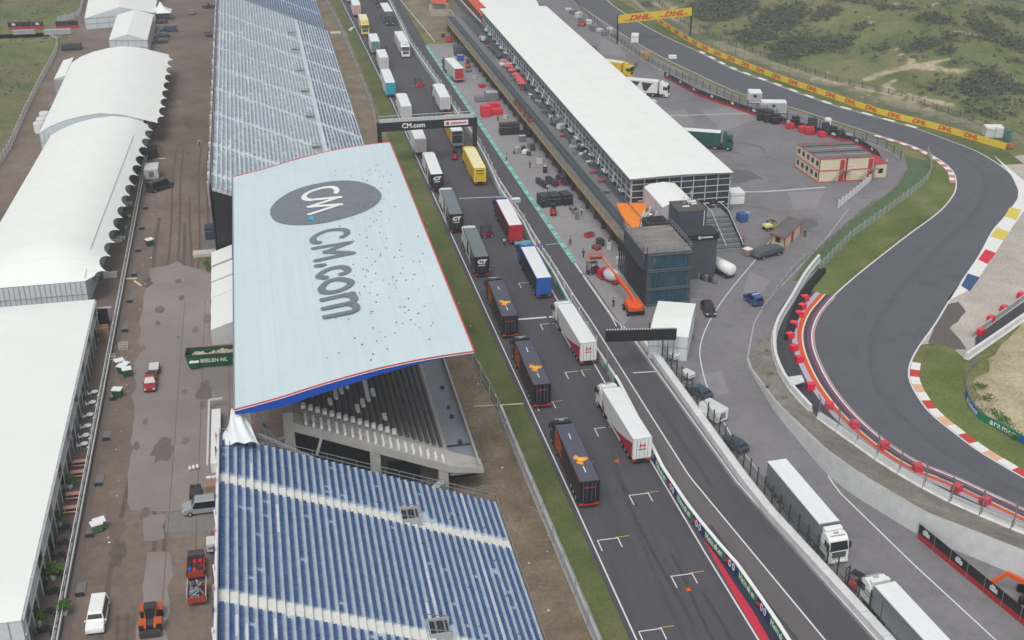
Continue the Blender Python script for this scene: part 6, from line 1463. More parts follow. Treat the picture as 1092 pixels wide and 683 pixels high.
# ------------------------------------------------------------------ cars and vans
def car(name, label, p, rz, col, L=4.5, W_=1.8, H=1.45, kind='car', cat='car', group=None, roofc=None):
    t = thing(name, label, cat, p, rz, group); h = L/2; w_ = W_/2
    if kind == 'van': pr = [(-h,.35),(-h,1.1),(-h+.02,H-.15),(-h+.2,H),(h-1.6,H),(h-.95,1.15),(h-.1,.95),(h,.6),(h,.35)]
    elif kind == 'pickup': pr = [(-h,.4),(-h,.95),(-.25,.98),(-.2,H-.1),(.0,H),(h-2.0,H),(h-1.3,1.0),(h-.1,.9),(h,.4)]
    else: pr = [(-h,.3),(-h,.85),(-h+.25,.95),(-h+.9,H-.06),(-h+1.4,H),(h-2.2,H),(h-1.2,.95),(h-.15,.78),(h,.5),(h,.3)]
    mb = MB(); n = len(pr); k = mb.mi(col)
    for s in (-1, 1): mb.v += [(s*(w_ if z < 1.0 else w_-.22*(z-1.0)/(H-1.0)), y, z) for y, z in pr]
    mb.f = [tuple(range(n)), tuple(range(n, 2*n))[::-1]]+[(i, n+i, n+(i+1) % n, (i+1) % n) for i in range(n)]; mb.m = [k]*len(mb.f)
    bm = bmesh.new(); o = mb.build('body', t); bm.from_mesh(o.data); bmesh.ops.recalc_face_normals(bm, faces=bm.faces[:]); bm.to_mesh(o.data); bm.free()
    b = o.modifiers.new('b', 'BEVEL'); b.width = .06; b.segments = 2
    def X(z, e=.012): return (w_ if z < 1.0 else w_-.22*(z-1.0)/(H-1.0))+e
    zt = H-.14; zb = 1.0
    fy0, fy1 = (h-.95, h-1.5) if kind == 'van' else ((h-1.3, h-1.92) if kind == 'pickup' else (h-1.25, h-2.1))
    mb = MB(); f_ = .03; mb.poly([(-X(zb)+.1,fy0+f_,zb+.04),(X(zb)-.1,fy0+f_,zb+.04),(X(zt)-.1,fy1+f_+.08,zt),(-X(zt)+.1,fy1+f_+.08,zt)], glass); mb.build('windscreen', t)
    ry0, ry1 = {'van': (-h+.45, -h+.5), 'pickup': (-.1, -.05), 'car': (-h+.55, -h+1.1)}.get(kind, (-h+.5, -h+1.1))
    for s in (-1, 1):
        mb = MB(); pts = [(s*X(zb+.04),ry0,zb+.04),(s*X(zb+.04),fy0-.15,zb+.04),(s*X(zt),fy1-.05,zt),(s*X(zt),ry1+.1,zt)]; mb.poly(pts[::s], glass); mb.build('side_window', t)
        mb = MB(); mb.box(s*w_*.72-.16,s*w_*.72+.16,h-.06,h+.02,.62,.78,lampw); mb.build('headlight', t)
        mb = MB(); mb.box(s*w_*.78-.13,s*w_*.78+.13,-h-.02,-h+.05,.68,.85,lamp_red); mb.build('tail_light', t)
        mb = MB(); mb.box(min(s*w_,s*(w_+.18)),max(s*w_,s*(w_+.18)),fy0-.35,fy0-.2,.98,1.14,col); mb.build('mirror', t)
        for y in (-h+.85, h-.85): wheel(t, s*(w_-.1), y, .33, .22)
    mb = MB()
    if kind != 'pickup': y_ = -h; mb.poly([(-X(zb)+.15,y_-.02+ (0 if kind == 'van' else .32),zb+.05),(-X(zt)+.15,y_+(.0 if kind == 'van' else .82),zt),(X(zt)-.15,y_+(.0 if kind == 'van' else .82),zt),(X(zb)-.15,y_-.02+(0 if kind == 'van' else .32),zb+.05)], glass); mb.build('rear_window', t)
    else: mb.box(-w_+.12,w_-.12,-h+.1,-.35,.96,1.0,dark); mb.build('load_bed', t)
    if roofc: mb = MB(); mb.box(-w_+.3,w_-.3,-h+1.3,h-2.3,H+.005,H+.02,roofc); mb.build('roof_panel', t)
    return t
cg, cdk, cbl, csl = mat('car_grey',(96,104,114),.35,.1,1,metal=.4), mat('car_black',(30,32,38),.35,.1,1), mat('car_blue_grey',(70,86,104),.35,.1,1,metal=.3), mat('car_silver',(168,172,176),.35,.08,1,metal=.3)
def carpx(x, y, deg, label, col, **k): return car(k.pop('name', 'parked_car'), label, at(x, y), math.radians(deg), col, **k)
carpx(171,25,92,'dark blue estate car, farthest of the row beside the pagoda tent',mat('car_navy',(36,42,70),.35))
carpx(180,34,90,'large grey van parked second in the row by the framed tent',cbl,kind='van',H=2.0,L=5.2,name='parked_van',cat='van')
carpx(173,40,90,'dark teal car parked third in the row by the framed tent',mat('car_teal',(40,64,76),.35))
carpx(171,46,90,'slate car nearest in the row by the framed tent',mat('car_slate',(60,72,80),.35))
carpx(205,15,0,'small brown car driving on the muddy road near the top',mat('car_brown',(150,128,110),.4),L=3.8)
carpx(223,9,80,'dark pickup beside the far stand at the top of the muddy road',cdk,kind='pickup',H=1.8)
carpx(222,38,10,'grey car against the back of the pale stand',cg,L=4.2)
car('parked_van','dark van parked at an angle beside the terrace railing',at(171,202),math.radians(-50),mat('van_charcoal',(62,64,68),.4,.2),L=5.6,W_=2.1,H=2.2,kind='van',cat='van')
carpx(105,662,178,'white van standing on the mud at the bottom left',white,kind='van',L=5.0,W_=1.9,H=1.9,name='white_van',cat='van')
carpx(219,545,90,'silver grey van nosing out from behind the blue stand',csl,kind='van',L=5.2,W_=1.9,H=1.95,name='parked_van',cat='van')
carpx(161,411,180,'red and dark pickup towing a small cage trailer on the service road',mat('pickup_red',(150,44,48),.4),kind='pickup',L=5.0,W_=1.7,H=1.8,name='pickup_truck',cat='pickup')
carpx(755,333,172,'dark maroon car parked by the white line below the control tower',mat('car_maroon',(52,38,48),.35),H=1.7)
carpx(803,323,8,'small red and blue van with white roof driving through the paddock',mat('car_redblue',(50,80,140),.4),L=3.8,H=1.8,kind='van',name='small_van',cat='van',roofc=white)
carpx(744,421,25,'blue grey car nearer the white trailer, beside the paddock barrier',cbl)
carpx(781,477,25,'slate blue car parked alone below the white trailer',mat('car_slateblue',(66,82,98),.35,.1,1,metal=.3))
carpx(690,111,-85,'white saloon car beside the blotch patterned truck',mat('car_white',(206,212,214),.35),L=4.8)
def trailer_box(name, label, p, rz, L=3.2, W_=1.8, H=2.0, col=white, cat='trailer'):
    t = thing(name, label, cat, p, rz); mb = MB(); mb.box(-W_/2,W_/2,-L/2,L/2,.5,H,col); mb.build('body', t, bevel=.06); mb = MB(); mb.box(-W_/2+.05,W_/2-.05,-L/2+.05,L/2-.05,H,H+.03,offw); mb.build('roof', t)
    for s in (-1,1): wheel(t, s*W_/2, 0, .3, .2)
    mb = MB(); mb.bar((0,L/2,.5),(0,L/2+1,.45),.1,steel); mb.build('drawbar', t); mb = MB(); mb.box(-.5,.5,-L/2-.03,-L/2,.9,H-.4,grey); mb.build('door', t); return t
trailer_box('box_trailer','white box trailer parked between the two blue grey cars',at(760,447),math.radians(25),3.6,2.1,2.2)
trailer_box('box_trailer','small white trailer between pit lane fence and sign gantry',at(733,404),math.radians(25),1.8,1.3,1.2)
trailer_box('box_trailer','small white covered cart beside the pit lane fence below the street tent',at(717,384),math.radians(25),1.8,1.3,1.2)
trailer_box('white_cabin_trailer','white trailer cabin with dark window beside the terrace railing',at(163,190),0,4.6,2.9,2.6,offw)
trailer_box('cage_trailer','small dark trailer behind the red pickup',at(165,397),0,2.4,1.5,1.0,mat('trailer_dark',(80,76,76),.7))
trailer_box('box_trailer','small white cart against the rear screen of the blue stand',at(228,588),0,1.6,1.4,1.6,offw)
# container lorry near the far barrier
for x, y, a, b, l in ((804,109,3.2,3.4,'white cube cabin standing on the bank behind the far hoarding'),(824,120,6.0,2.5,'long white container behind the far hoarding next to the cube cabin')):
    p = at(x, y); t = thing('container', l, 'container', p, math.radians(-14)); mb = MB(); mb.box(-a/2,a/2,-b/2,b/2,.2,2.9,white); mb.build('body', t, bevel=.05); mb = MB(); mb.box(-a/2+.1,a/2-.1,-b/2-.03,-b/2,.5,2.6,lgrey); mb.build('side_panel', t); mb = MB(); mb.box(-.5,.3,-b/2-.06,-b/2-.03,1.6,2.3,dark) ; mb.build('vent', t)
# yellow utility cart
t = thing('utility_cart','small pale yellow utility cart beside the cream kiosk','cart',at(821,245),math.radians(-75)); mb = MB(); mb.box(-.7,.7,-1.4,.1,.7,1.2,mat('cart_yellow',(224,220,140),.5)); mb.box(-.7,.7,.1,1.4,.4,.9,mat('cart_lime',(150,164,50),.5)); mb.build('body', t, bevel=.05)
for s in (-1,1): [wheel(t,s*.65,y,.3,.22) for y in (-.95,.95)]
mb = MB(); [mb.bar((a,b,.9),(a,b,1.7),.06,dark) for a in (-.6,.6) for b in (.1,.9)]; mb.box(-.6,.6,.1,.9,1.7,1.75,dark); mb.build('roll_cage', t)
# ------------------------------------------------------------------ machines
def forklift(label, x, y, deg, col):
    t = thing('forklift', label, 'forklift', at(x, y), math.radians(deg)); mb = MB(); mb.side([(-1.2,.3),(-1.2,1.0),(-.9,1.15),(.1,1.15),(.3,.7),(.9,.7),(.95,.3)],-.55,.55,col); mb.build('body', t, bevel=.05)
    mb = MB(); mb.box(-.5,.5,-1.25,-.8,.35,1.0,dark); mb.build('counterweight', t, bevel=.06)
    mb = MB(); [mb.bar((a,b,.9),(a*.9,b,2.1),.07,black) for a in (-.5,.5) for b in (-.7,.5)]; mb.box(-.5,.5,-.75,.55,2.1,2.16,black); mb.build('overhead_guard', t)
    mb = MB(); [mb.bar((a,1.05,.15),(a,1.05,2.4),.1,black) for a in (-.35,.35)]; [mb.bar((-.35,1.05,z),(.35,1.05,z),.08,black) for z in (.4,1.3,2.35)]; mb.build('mast', t)
    mb = MB(); [mb.box(a-.06,a+.06,1.1,2.1,.12,.17,steel) for a in (-.25,.25)]; mb.build('fork', t); mb = MB(); mb.box(-.22,.22,-.6,-.1,1.15,1.25,black); mb.box(-.22,.22,-.65,-.55,1.2,1.65,black); mb.build('seat', t)
    for s in (-1,1): wheel(t,s*.5,.65,.32,.22); wheel(t,s*.5,-.85,.28,.2)
    return t
forklift('red forklift between the far trucks on the straight',447,93,70,red); forklift('dark red forklift beside the navy backed trucks on the straight',519,253,100,mat('fork_maroon',(120,40,60),.5)); forklift('red forklift in front of the black crates on the pit apron',590,229,170,mat('fork_red',(196,60,48),.5)); forklift('maroon forklift on the green strip left of the boom lift',632,292,95,mat('fork_maroon',(120,40,60)))
forklift('small red forklift behind the open yellow truck',485,170,170,red); forklift('orange forklift beside the far red backed trailer on the apron',499,72,170,orange); forklift('red and black forklift behind the paddock barrier between the two grey trucks',911,628,30,mat('fork_red',(196,60,48)))
t = thing('boom_lift','orange boom lift with its long arm stretched along the control tower','boom lift',at(675,333),0); B = at(675,333); mb = MB(); mb.box(-1.2,1.2,-1.6,1.6,.45,.85,dark); mb.build('chassis', t, bevel=.05); mb = MB(); mb.box(-1.25,1.25,-1.7,1.3,.9,1.9,orange); mb.box(-1.0,1.0,-2.0,-1.7,1.0,1.8,orange); mb.build('turret', t, bevel=.12)
for s in (-1,1): [wheel(t,s*1.25,y,.5,.35) for y in (-1.2,1.2)]
q = Vector(at(643,275,4.2))-B; e0 = Vector((0,.6,2.4)); mb = MB(); mb.bar(Vector((0,-1.2,1.9)), e0, .35, orange); mb.bar(e0, e0.lerp(q,.55), .5, orange); mb.build('lower_boom', t); mb = MB(); mb.bar(e0.lerp(q,.5), q, .32, mat('boom_pale',(224,130,84),.5)); mb.build('upper_boom', t)
mb = MB(); q2 = q+Vector((-1.0,.9,-.4)); 
for dx in (-1.1,1.1): [mb.bar(q2+Vector((dx,dy,0)), q2+Vector((dx,dy,1.1)), .08, orange) for dy in (-.5,.5)]
for z in (0,.55,1.1): [mb.bar(q2+Vector((-1.1,dy,z)), q2+Vector((1.1,dy,z)), .08, orange) for dy in (-.5,.5)]; [mb.bar(q2+Vector((dx,-.5,z)), q2+Vector((dx,.5,z)), .08, orange) for dx in (-1.1,1.1)]
mb.box(q2.x-1.1,q2.x+1.1,q2.y-.5,q2.y+.5,q2.z-.05,q2.z,dark); mb.build('basket', t)
t = thing('telehandler','orange wheeled loader facing the camera at the bottom of the muddy road','loader',at(162,665),PI); mb = MB(); mb.side([(-1.8,.5),(-1.8,1.4),(-1.2,1.5),(.6,1.2),(1.4,1.0),(1.4,.5)],-.6,.6,dark); mb.build('body', t, bevel=.08); mb = MB(); mb.side([(-.7,1.2),(-.6,2.3),(.4,2.3),(.7,1.2)],-.5,.5,glass); mb.box(-.56,.56,-.65,.45,2.3,2.38,dark); mb.build('cab', t)
for s in (-1,1): 
    [wheel(t,s*.95,y,.6,.42) for y in (-1.2,1.1)]; mb = MB(); mb.box(s*.9-.3,s*.9+.3,-1.9,-.6,1.15,1.3,mat('loader_orange',(184,82,40),.5,.2,1)); mb.box(s*.9-.3,s*.9+.3,.6,1.7,1.15,1.3,mat('loader_orange',(184,82,40),.5,.2,1)); mb.build('mudguard', t)
mb = MB(); mb.bar((.5,-.9,1.7),(.5,1.9,.9),.22,mat('loader_orange',(184,82,40),.5,.2,1)); mb.bar((-.5,-.9,1.7),(-.5,1.9,.9),.22,mat('loader_orange',(184,82,40),.5,.2,1)); mb.box(-1.1,1.1,1.9,2.5,.2,.7,mat('bucket_dark',(60,58,56),.6)); mb.build('loader_arm', t)
t = thing('work_truck','small orange work truck with a blue load, beside the blue stand','truck',at(210,612),0); mb = MB(); mb.box(-1.0,1.0,-1.6,1.0,.7,1.0,mat('ute_red',(160,64,50),.5)); mb.box(-1.0,-.9,-1.6,1,1,1.5,mat('ute_red',(190,66,50))); mb.box(.9,1.0,-1.6,1,1,1.5,MC['ute_red']); mb.box(-1,1,-1.6,-1.5,1,1.5,MC['ute_red']); mb.build('load_bed', t)
mb = MB(); mb.side([(1.0,.6),(1.0,1.9),(1.9,1.9),(2.3,1.2),(2.4,.6)],-.9,.9,mat('cab_grey',(70,66,68),.5)); mb.build('cab', t, bevel=.07); mb = MB(); mb.poly([(-.8,2.32,1.25),(.8,2.32,1.25),(.8,1.98,1.85),(-.8,1.98,1.85)], glass); mb.build('windscreen', t)
for s in (-1,1): [wheel(t,s*.9,y,.38,.25) for y in (-.9,1.6)]
mb = MB(); [mb.box(a-.2,a+.2,b-.3,b+.3,1.0,1.3+random.random()*.3,random.choice([blue,dark,red,cdk])) for a in (-.6,-.1,.5) for b in (-1.1,-.4,.4)]; mb.build('load', t)
t = thing('cage_trailer','orange framed trailer filled with dark scrap beside the blue stand','trailer',at(211,637),0); mb = MB(); mb.box(-1.0,1.0,-1.7,1.7,.6,.75,mat('ute_red',(190,66,50))); [mb.box(a-.05,a+.05,-1.7,1.7,.75,1.4,[lgrey,MC['ute_red']][0]) for a in (-1,1)]; mb.box(-1,1,-1.75,-1.65,.6,1.3,MC['ute_red']); mb.build('load_bed', t)
for s in (-1,1): wheel(t,s*1.0,0,.38,.25)
mb = MB(); [mb.bar((random.uniform(-.8,.8),random.uniform(-1.5,1.5),.9+random.random()*.4),(random.uniform(-.8,.8),random.uniform(-1.5,1.5),.9+random.random()*.4),.12,random.choice([dark,grey,lgrey,cdk])) for _ in range(50)]; mb.build('load', t)
t = thing('excavator','orange excavator cut off at the right edge behind the hoarding','excavator',at(1103,640),math.radians(62)); mb = MB(); mb.box(-1.2,1.2,-2,1.2,1.0,2.0,orange); mb.build('body', t, bevel=.1); mb = MB(); mb.side([(-.2,2.0),(-.1,3.0),(.9,3.0),(1.2,2.0)],-1.1,.0,dark); mb.build('cab', t)
for s in (-1,1): mb = MB(); mb.box(s*1.1-.3,s*1.1+.3,-1.8,1.8,0,.9,rubber); mb.build('track', t, bevel=.2)
mb = MB(); mb.bar((.4,1.1,1.8),(.4,3.2,2.6),.45,orange); mb.bar((.4,3.2,2.6),(.4,4.6,1.0),.35,orange); mb.box(-.1,.9,4.3,5.0,.3,1.1,orange); mb.build('arm', t)
t = thing('skip','long green open skip filled with pale rubble beside the white roof','skip',at(226,388),math.radians(-3)); sg = mat('skip_green',(20,92,58),.5,.12,1); mb = MB()
mb.poly([(-3.2,-1.1,.2),(3.6,-1.1,.2),(3.6,-1.25,2.2),(-3.6,-1.25,2.2)], sg); mb.poly([(3.6,1.1,.2),(-3.2,1.1,.2),(-3.6,1.25,2.2),(3.6,1.25,2.2)], sg); mb.poly([(-3.2,1.1,.2),(-3.2,-1.1,.2),(-3.6,-1.25,2.2),(-3.6,1.25,2.2)], sg); mb.poly([(3.6,-1.1,.2),(3.6,1.1,.2),(3.6,1.25,2.2),(3.6,-1.25,2.2)], sg); mb.box(-3.2,3.6,-1.1,1.1,.15,.25,sg)
for i in range(9): mb.box(-3.1+i*.8,-3.0+i*.8,-1.32,-1.2,.2,2.2,sg)
for a, b in (((-3.6,-1.25),(3.6,-1.25)),((3.6,1.25),(-3.6,1.25)),((-3.6,1.25),(-3.6,-1.25))): mb.bar((a[0],a[1],2.2),(b[0],b[1],2.2),.14,mat('rust_rim',(90,58,52),.8))
mb.build('body', t); mb = MB(); [mb.sph((random.uniform(-3,3.2),random.uniform(-.8,.8),1.2+random.random()*.4),random.uniform(.3,.7),random.uniform(.3,.6),.5,random.choice([mat('rubble',(168,152,136),.9,.2,2),mat('rubble_pale',(190,184,176),.9)]),7,4) for _ in range(34)]; mb.build('load', t)
local_text('BEELEN NL', .8, mat('letter_pale',(200,214,200),.6), (.5,-1.36,1.25), (1,0,0), (0,0,1), t, 1.0)
# skips / dark bins near the stand
def bin_(label, x, y, deg=0, col=green, group=None, lid=white):
    t = thing('wheelie_bin', label, 'bin', at(x, y), math.radians(deg), group); mb = MB(); mb.frus([(-.55,-.4),(.55,-.4),(.55,.4),(-.55,.4)],[(-.68,-.52),(.68,-.52),(.68,.52),(-.68,.52)],.15,1.15,col); mb.build('body', t)
    mb = MB(); mb.side([(-.55,1.16),(-.5,1.3),(.5,1.34),(.55,1.16)],-.7,.7,lid); mb.build('lid', t)
    for a in (-.5,.5): [wheel(t,a,b,.1,.08) for b in (-.35,.35)]
    return t
bl = 'green container with white lid in the cluster on the service road'
for i, (x, y, d) in enumerate(((128,392,20),(131,398,-30),(136,401,10),(134,396,60))): bin_(['leftmost green white lidded container of the cluster','middle green container of the cluster, below the leftmost','rightmost green white lidded container of the cluster','nearest green white lidded container of the cluster'][i], x, y, d, group='white lidded containers in a cluster')
bin_('green container with white lid standing alone below the cluster',126,423,-15); bin_('small green bin beside the long green skip',208,393,0); bin_('green bin with torn white lid near the railing at mid height',160,262,30)
for x in (104,107): bin_('%s pale green bin of the pair beside the terrace railing' % ('left' if x == 104 else 'right'), x, 567 if x == 104 else 564, 20, group='pair of bins by the terrace', col=mat('bin_green',(84,124,84),.6))
for i, (x, y) in enumerate(((132,372),(119,385))):
    t = thing('wire_basket', ['pale wire basket on the mud above the bin cluster','pale stacked frames left of the bin cluster'][i], 'basket', at(x,y)); mb = MB(); [mb.bar((a,b,0),(a,b,.9),.07,offw) for a in (-.6,.6) for b in (-.5,.5)]; [mb.bar((-.6,b,z),(.6,b,z),.06,offw) for b in (-.5,.5) for z in (.1,.5,.9)]; [mb.bar((a,-.5,z),(a,.5,z),.06,offw) for a in (-.6,-.2,.2,.6) for z in (.1,.9)]; mb.build('frame', t)
for x, y, c, l in ((209,528,dark,'dark equipment rack beside the silver van'),(226,519,mat('pallet_wood',(150,120,104),.8,.2,2),'brown pallet stack with white tops beside the rear of the blue stand')):
    t = thing('storage_rack', l, 'rack', at(x,y)); mb = MB(); mb.box(-.7,.7,-1.2,.6,0,.8,c); mb.build('body', t); mb = MB(); mb.box(-.65,-.05,.65,1.1,0,.9,c if c is dark else white); mb.box(.05,.65,.65,1.1,0,.9,c if c is dark else white); mb.build('top_box', t)
# pit apron goods
def crate(label, x, y, a, b, h, col, deg=0, group=None, name='flight_case', cat='case', lidc=None):
    t = thing(name, label, cat, at(x, y), math.radians(deg), group); mb = MB(); mb.box(-a/2,a/2,-b/2,b/2,.12,h,col); mb.build('body', t, bevel=.04); mb = MB(); mb.box(-a/2-.02,a/2+.02,-b/2-.02,b/2+.02,h*.72,h*.76,steel); mb.box(-a/2+.1,a/2-.1,-b/2+.1,b/2-.1,h,h+.04,lidc or col); mb.build('lid', t)
    mb = MB(); [mb.cyl((sx*(a/2-.2),sy*(b/2-.2),0),(sx*(a/2-.2),sy*(b/2-.2),.14),.1,.1,rubber,6) for sx in (-1,1) for sy in (-1,1)]; mb.build('castor', t); return t
blk_ = mat('case_black',(38,40,46),.5,.15,1)
for i, (x, y) in enumerate(((580,219),(591,218),(603,217))): crate(['leftmost of the big black crates behind the red forklift','middle one of the big black crates behind the red forklift','rightmost of the big black crates behind the red forklift'][i],x,y,2.0,3.0,2.2,blk_,8,lidc=mat('case_lid',(58,60,66),.6))
crate('long black crate alone on the pit apron beyond the gantry leg',543,143,4.6,2.0,2.6,blk_)
crate('tall bright red crate, left of the red cluster on the apron',518,124,2.4,2.2,2.6,redpl); crate('flat bright red crate, far one of the red cluster',527,117,2.8,2.0,1.6,redpl); crate('flat bright red crate, right one of the red cluster',530,122,2.8,2.0,1.4,redpl)
crate('grey box left of the grey pair beyond the red crates',512,108,2.6,2.4,1.2,grey); crate('pale topped grey box right of the grey pair beyond the red crates',524,107,3.2,2.6,2.2,grey,lidc=lgrey)
crate('low black crate beside the garage doors at mid apron',560,146,2.2,1.8,1.5,blk_); crate('slate blue crate by the far end of the garages',491,59,3.6,2.2,2.4,mat('crate_slate',(66,80,92),.6)); crate('dark green crate beside the slate crate at the far garages',488,55,1.6,2.2,2.0,mat('crate_green',(70,90,90),.6))
for i, (x, y, c) in enumerate(((557,160,dark),(566,157,grey),(552,163,lgrey),(560,164,white),(568,160,dark),(640,262,dark),(636,266,mat('crate_rust2',(130,70,60),.7)))): crate('%s among scattered pit equipment %s' % (['dark trolley nearest the gantry','grey cabinet','pale grey trolley','white low trolley','dark drum case','black trolley','rust coloured trolley'][i], 'near the garages' if i < 5 else 'under the boom lift basket'), x, y, 1.5, 1.1, .8+.25*(i%3), c, 20*i, name='pit_trolley', cat='trolley')
for i in range(9):
    x, y = 574+i*3.6, 196-i*.5+(i%3)*3; t = thing('tyre_trolley','dark tyre trolley %s from the left behind the black crates' % ORD[i],'trolley',at(x,y),math.radians(10*i),'tyre trolleys behind the black crates'); mb = MB(); [mb.bar((a,b,0),(a,b,1.1),.06,steel) for a in (-.5,.5) for b in (-.4,.4)]; mb.box(-.5,.5,-.4,.4,.1,.16,steel); mb.build('frame', t); mb = MB(); [mb.cyl((-.45,b,z),(.45,b,z),.3,.3,mat('tyre_blueish',(52,54,68),.8),10) for b in (-.2,.3) for z in (.45,1.0)]; mb.build('tyre', t)
t = thing('tarped_load','white plastic wrapped load on a red trailer under the boom lift arm','load',at(652,300),math.radians(30)); mb = MB(); mb.sph((0,0,1.2),1.25,1.7,1.1,mat('wrap_white',(214,218,222),.35,.1,1),14,8); mb.build('wrapping', t, smooth=True); mb = MB(); mb.box(-1,1,-1.9,2.6,.3,.45,red); mb.build('flatbed', t); mb = MB(); mb.box(-.9,.9,1.6,2.6,.45,1.6,red); mb.build('panel', t); [wheel(t,s*.95,y,.3,.2) for s in (-1,1) for y in (-1,1.5)]
t = thing('tank_trailer','white cylindrical tank on wheels beside the dark sign wall','tank',at(771,293),math.radians(20)); mb = MB(); mb.cyl((0,-2.0,1.6),(0,2.0,1.6),1.05,1.05,white,18); mb.sph((0,-2.0,1.6),1.04,.5,1.04,white,18,8); mb.sph((0,2.0,1.6),1.04,.5,1.04,white,18,8); mb.build('tank', t, smooth=True); mb = MB(); mb.box(-.9,.9,-2,2,.4,.6,dark); mb.build('chassis', t); [wheel(t,s*.85,y,.35,.22) for s in (-1,1) for y in (-1.2,1.2)]
for i in range(6): crate('dark bottle cage %s from the left at the foot of the sign wall' % ORD[i], 741+i*4.2, 296+i*1.2, .8, .8, 1.0, [dark,grey][i%2], 15, 'cages at the foot of the sign wall', 'bottle_cage', 'cage')
t = thing('grey_covered_boat','long low load under a grey cover beside the kiosk','covered load',at(818,273),math.radians(-72)); mb = MB(); mb.side([(-3.2,.5),(-2.6,1.5),(0,1.9),(2.8,1.5),(3.4,.6)],-1.1,1.1,mat('cover_slate',(78,86,92),.6,.15,1)); mb.build('cover', t, bevel=.25); mb = MB(); mb.box(-1,1,-2.8,2.8,.3,.5,dark); mb.build('chassis', t); [wheel(t,s*1.0,y,.32,.22) for s in (-1,1) for y in (-1.8,1.8)]
crate('white topped crate beside the covered load',797,272,1.6,1.6,1.2,mat('crate_tan',(150,130,116),.7),20,lidc=white); crate('white box cabin beside the far corner of the glass hall',783,216,3.0,3.0,2.6,white,0,name='box_cabin',cat='cabin'); crate('blue equipment box beside the outdoor stairs',791,236,1.6,1.8,1.6,mat('box_blue',(44,92,150),.6),15); crate('small pale blue box right of the blue equipment box',796,232,1.2,1.2,1.0,mat('box_paleblue',(120,160,190),.6),0)
# dark and red goods by far hoarding
for i, (x, y, a, h, c) in enumerate(((812,128,2.2,2.6,black),(819,130,2.2,2.8,mat('case_black2',(46,44,50),.6)),(826,132,2.0,2.4,black),(842,137,1.8,1.2,red),(848,134,1.6,2.2,black),(856,141,1.8,1.4,redpl),(863,143,2.0,1.6,red),(866,136,1.8,2.2,dark),(876,146,1.6,1.2,redpl),(880,140,1.6,2.0,dark),(888,144,1.5,2.0,black),(896,147,1.5,1.8,dark),(905,149,1.4,1.4,lgrey),(916,152,1.6,1.4,grey))):
    cname = {id(black):'black',id(dark):'dark grey',id(red):'red',id(redpl):'bright red',id(lgrey):'pale grey',id(grey):'grey'}.get(id(c),'charcoal'); crate('%s crate, %s from the left in the goods by the far hoarding' % (cname, ORD[i]), x, y, a, a*.9, h, c, -14+7*(i%3))
mb = MB()
for i, (x, y) in enumerate(((606,12),(611,15),(617,19),(622,25),(628,26),(633,33),(640,34),(645,38),(650,36),(655,40))):
    crate('%s bundle of goods, %s from the top in the line beside the far track' % (['white','grey'][i%2], ORD[i]), x, y, 2.0, 1.8, .9+.4*(i%3), [offw,grey][i%2], 20*i, name='goods_bundle', cat='goods')
forklift('orange forklift in the line of goods beside the far track',620,28,40,orange); forklift('dark green forklift half hidden by the hall roof edge',633,58,60,mat('fork_green',(60,80,76),.5))
crate('wooden crates beside the far barrier under the yellow banner',687,63,2.6,1.6,2.0,mat('crate_wood',(176,140,96),.8),-20,name='wooden_crate',cat='crate'); crate('white van body box beyond the barrier under the yellow banner',677,45,2.2,3.2,2.4,white,-20,name='box_cabin',cat='cabin'); crate('small white canopy box on the bank by the far track',717,63,2.2,1.4,1.0,white,-10,name='white_canopy',cat='canopy')
crate('white topped marshal post among the cases behind the cream cabins',882,136,1.4,1.4,2.2,white,-14,name='marshal_post',cat='post hut')
crate('white container on the sand beyond the end of the yellow boards',1058,146,4.0,2.4,2.6,white,-15,name='container',cat='container'); crate('teal portable cabin beyond the end of the yellow boards',1074,150,1.4,1.6,2.4,mat('teal_dark',(30,112,104),.5),-15,name='portable_toilet',cat='toilet')
crate('orange block at the end of the yellow boards',1075,158,2.0,1.0,1.0,mat('block_orange',(190,100,60),.6),-15,name='barrier_end',cat='barrier')
# things behind the stand corner
crate('red container with white sign under the rear corner of the white roof',241,251,3.0,2.4,2.4,mat('cont_red',(170,56,48),.6),0,name='container',cat='container'); crate('dark blue cabinet beside the red container',224,254,1.6,2.4,2.4,mat('cab_blue',(50,62,82),.6),0,name='cabinet',cat='cabinet')
mb = MB(); p, q = at(206,273), at(243,271); mb.box(p.x,q.x,p.y-1.0,p.y+1.0,0,.6,mat('block_pale',(196,188,178),.8)); tag(mb.build('concrete_kerb_block'), 'pale long concrete block across the side of the muddy road', 'block')
mb = MB(); p = at(216,268); mb.box(p.x,p.x+4.8,p.y,p.y+4.5,0,.3,mat('platform_grey',(110,108,108),.8)); tag(mb.build('platform'), 'low grey platform beside the red container', 'platform')
p = at(222,290); shrub(p.x,p.y,1.4,1.0,'green shrub beside the white drapes at the road edge',False,True,'shrub',520)
t = thing('awning_row','row of white tented awnings behind the white roof edge','awning',at(236,330)); 
for i in range(5):
    p = at(229, 291+i*17); mb = MB(); x0_ = p.x-.3; mb.poly([(x0_,p.y-3,2.6),(x0_+3.6,p.y-3,3.8),(x0_+3.6,p.y+3,3.8),(x0_,p.y+3,2.6)], membrane); mb.poly([(x0_,p.y-3,0),(x0_,p.y-3,2.6),(x0_,p.y+3,2.6),(x0_,p.y+3,0)], offw); mb.poly([(x0_,p.y-3,0),(x0_+3.6,p.y-3,0),(x0_+3.6,p.y-3,3.8),(x0_,p.y-3,2.6)], offw); mb.build('awning', t, True)
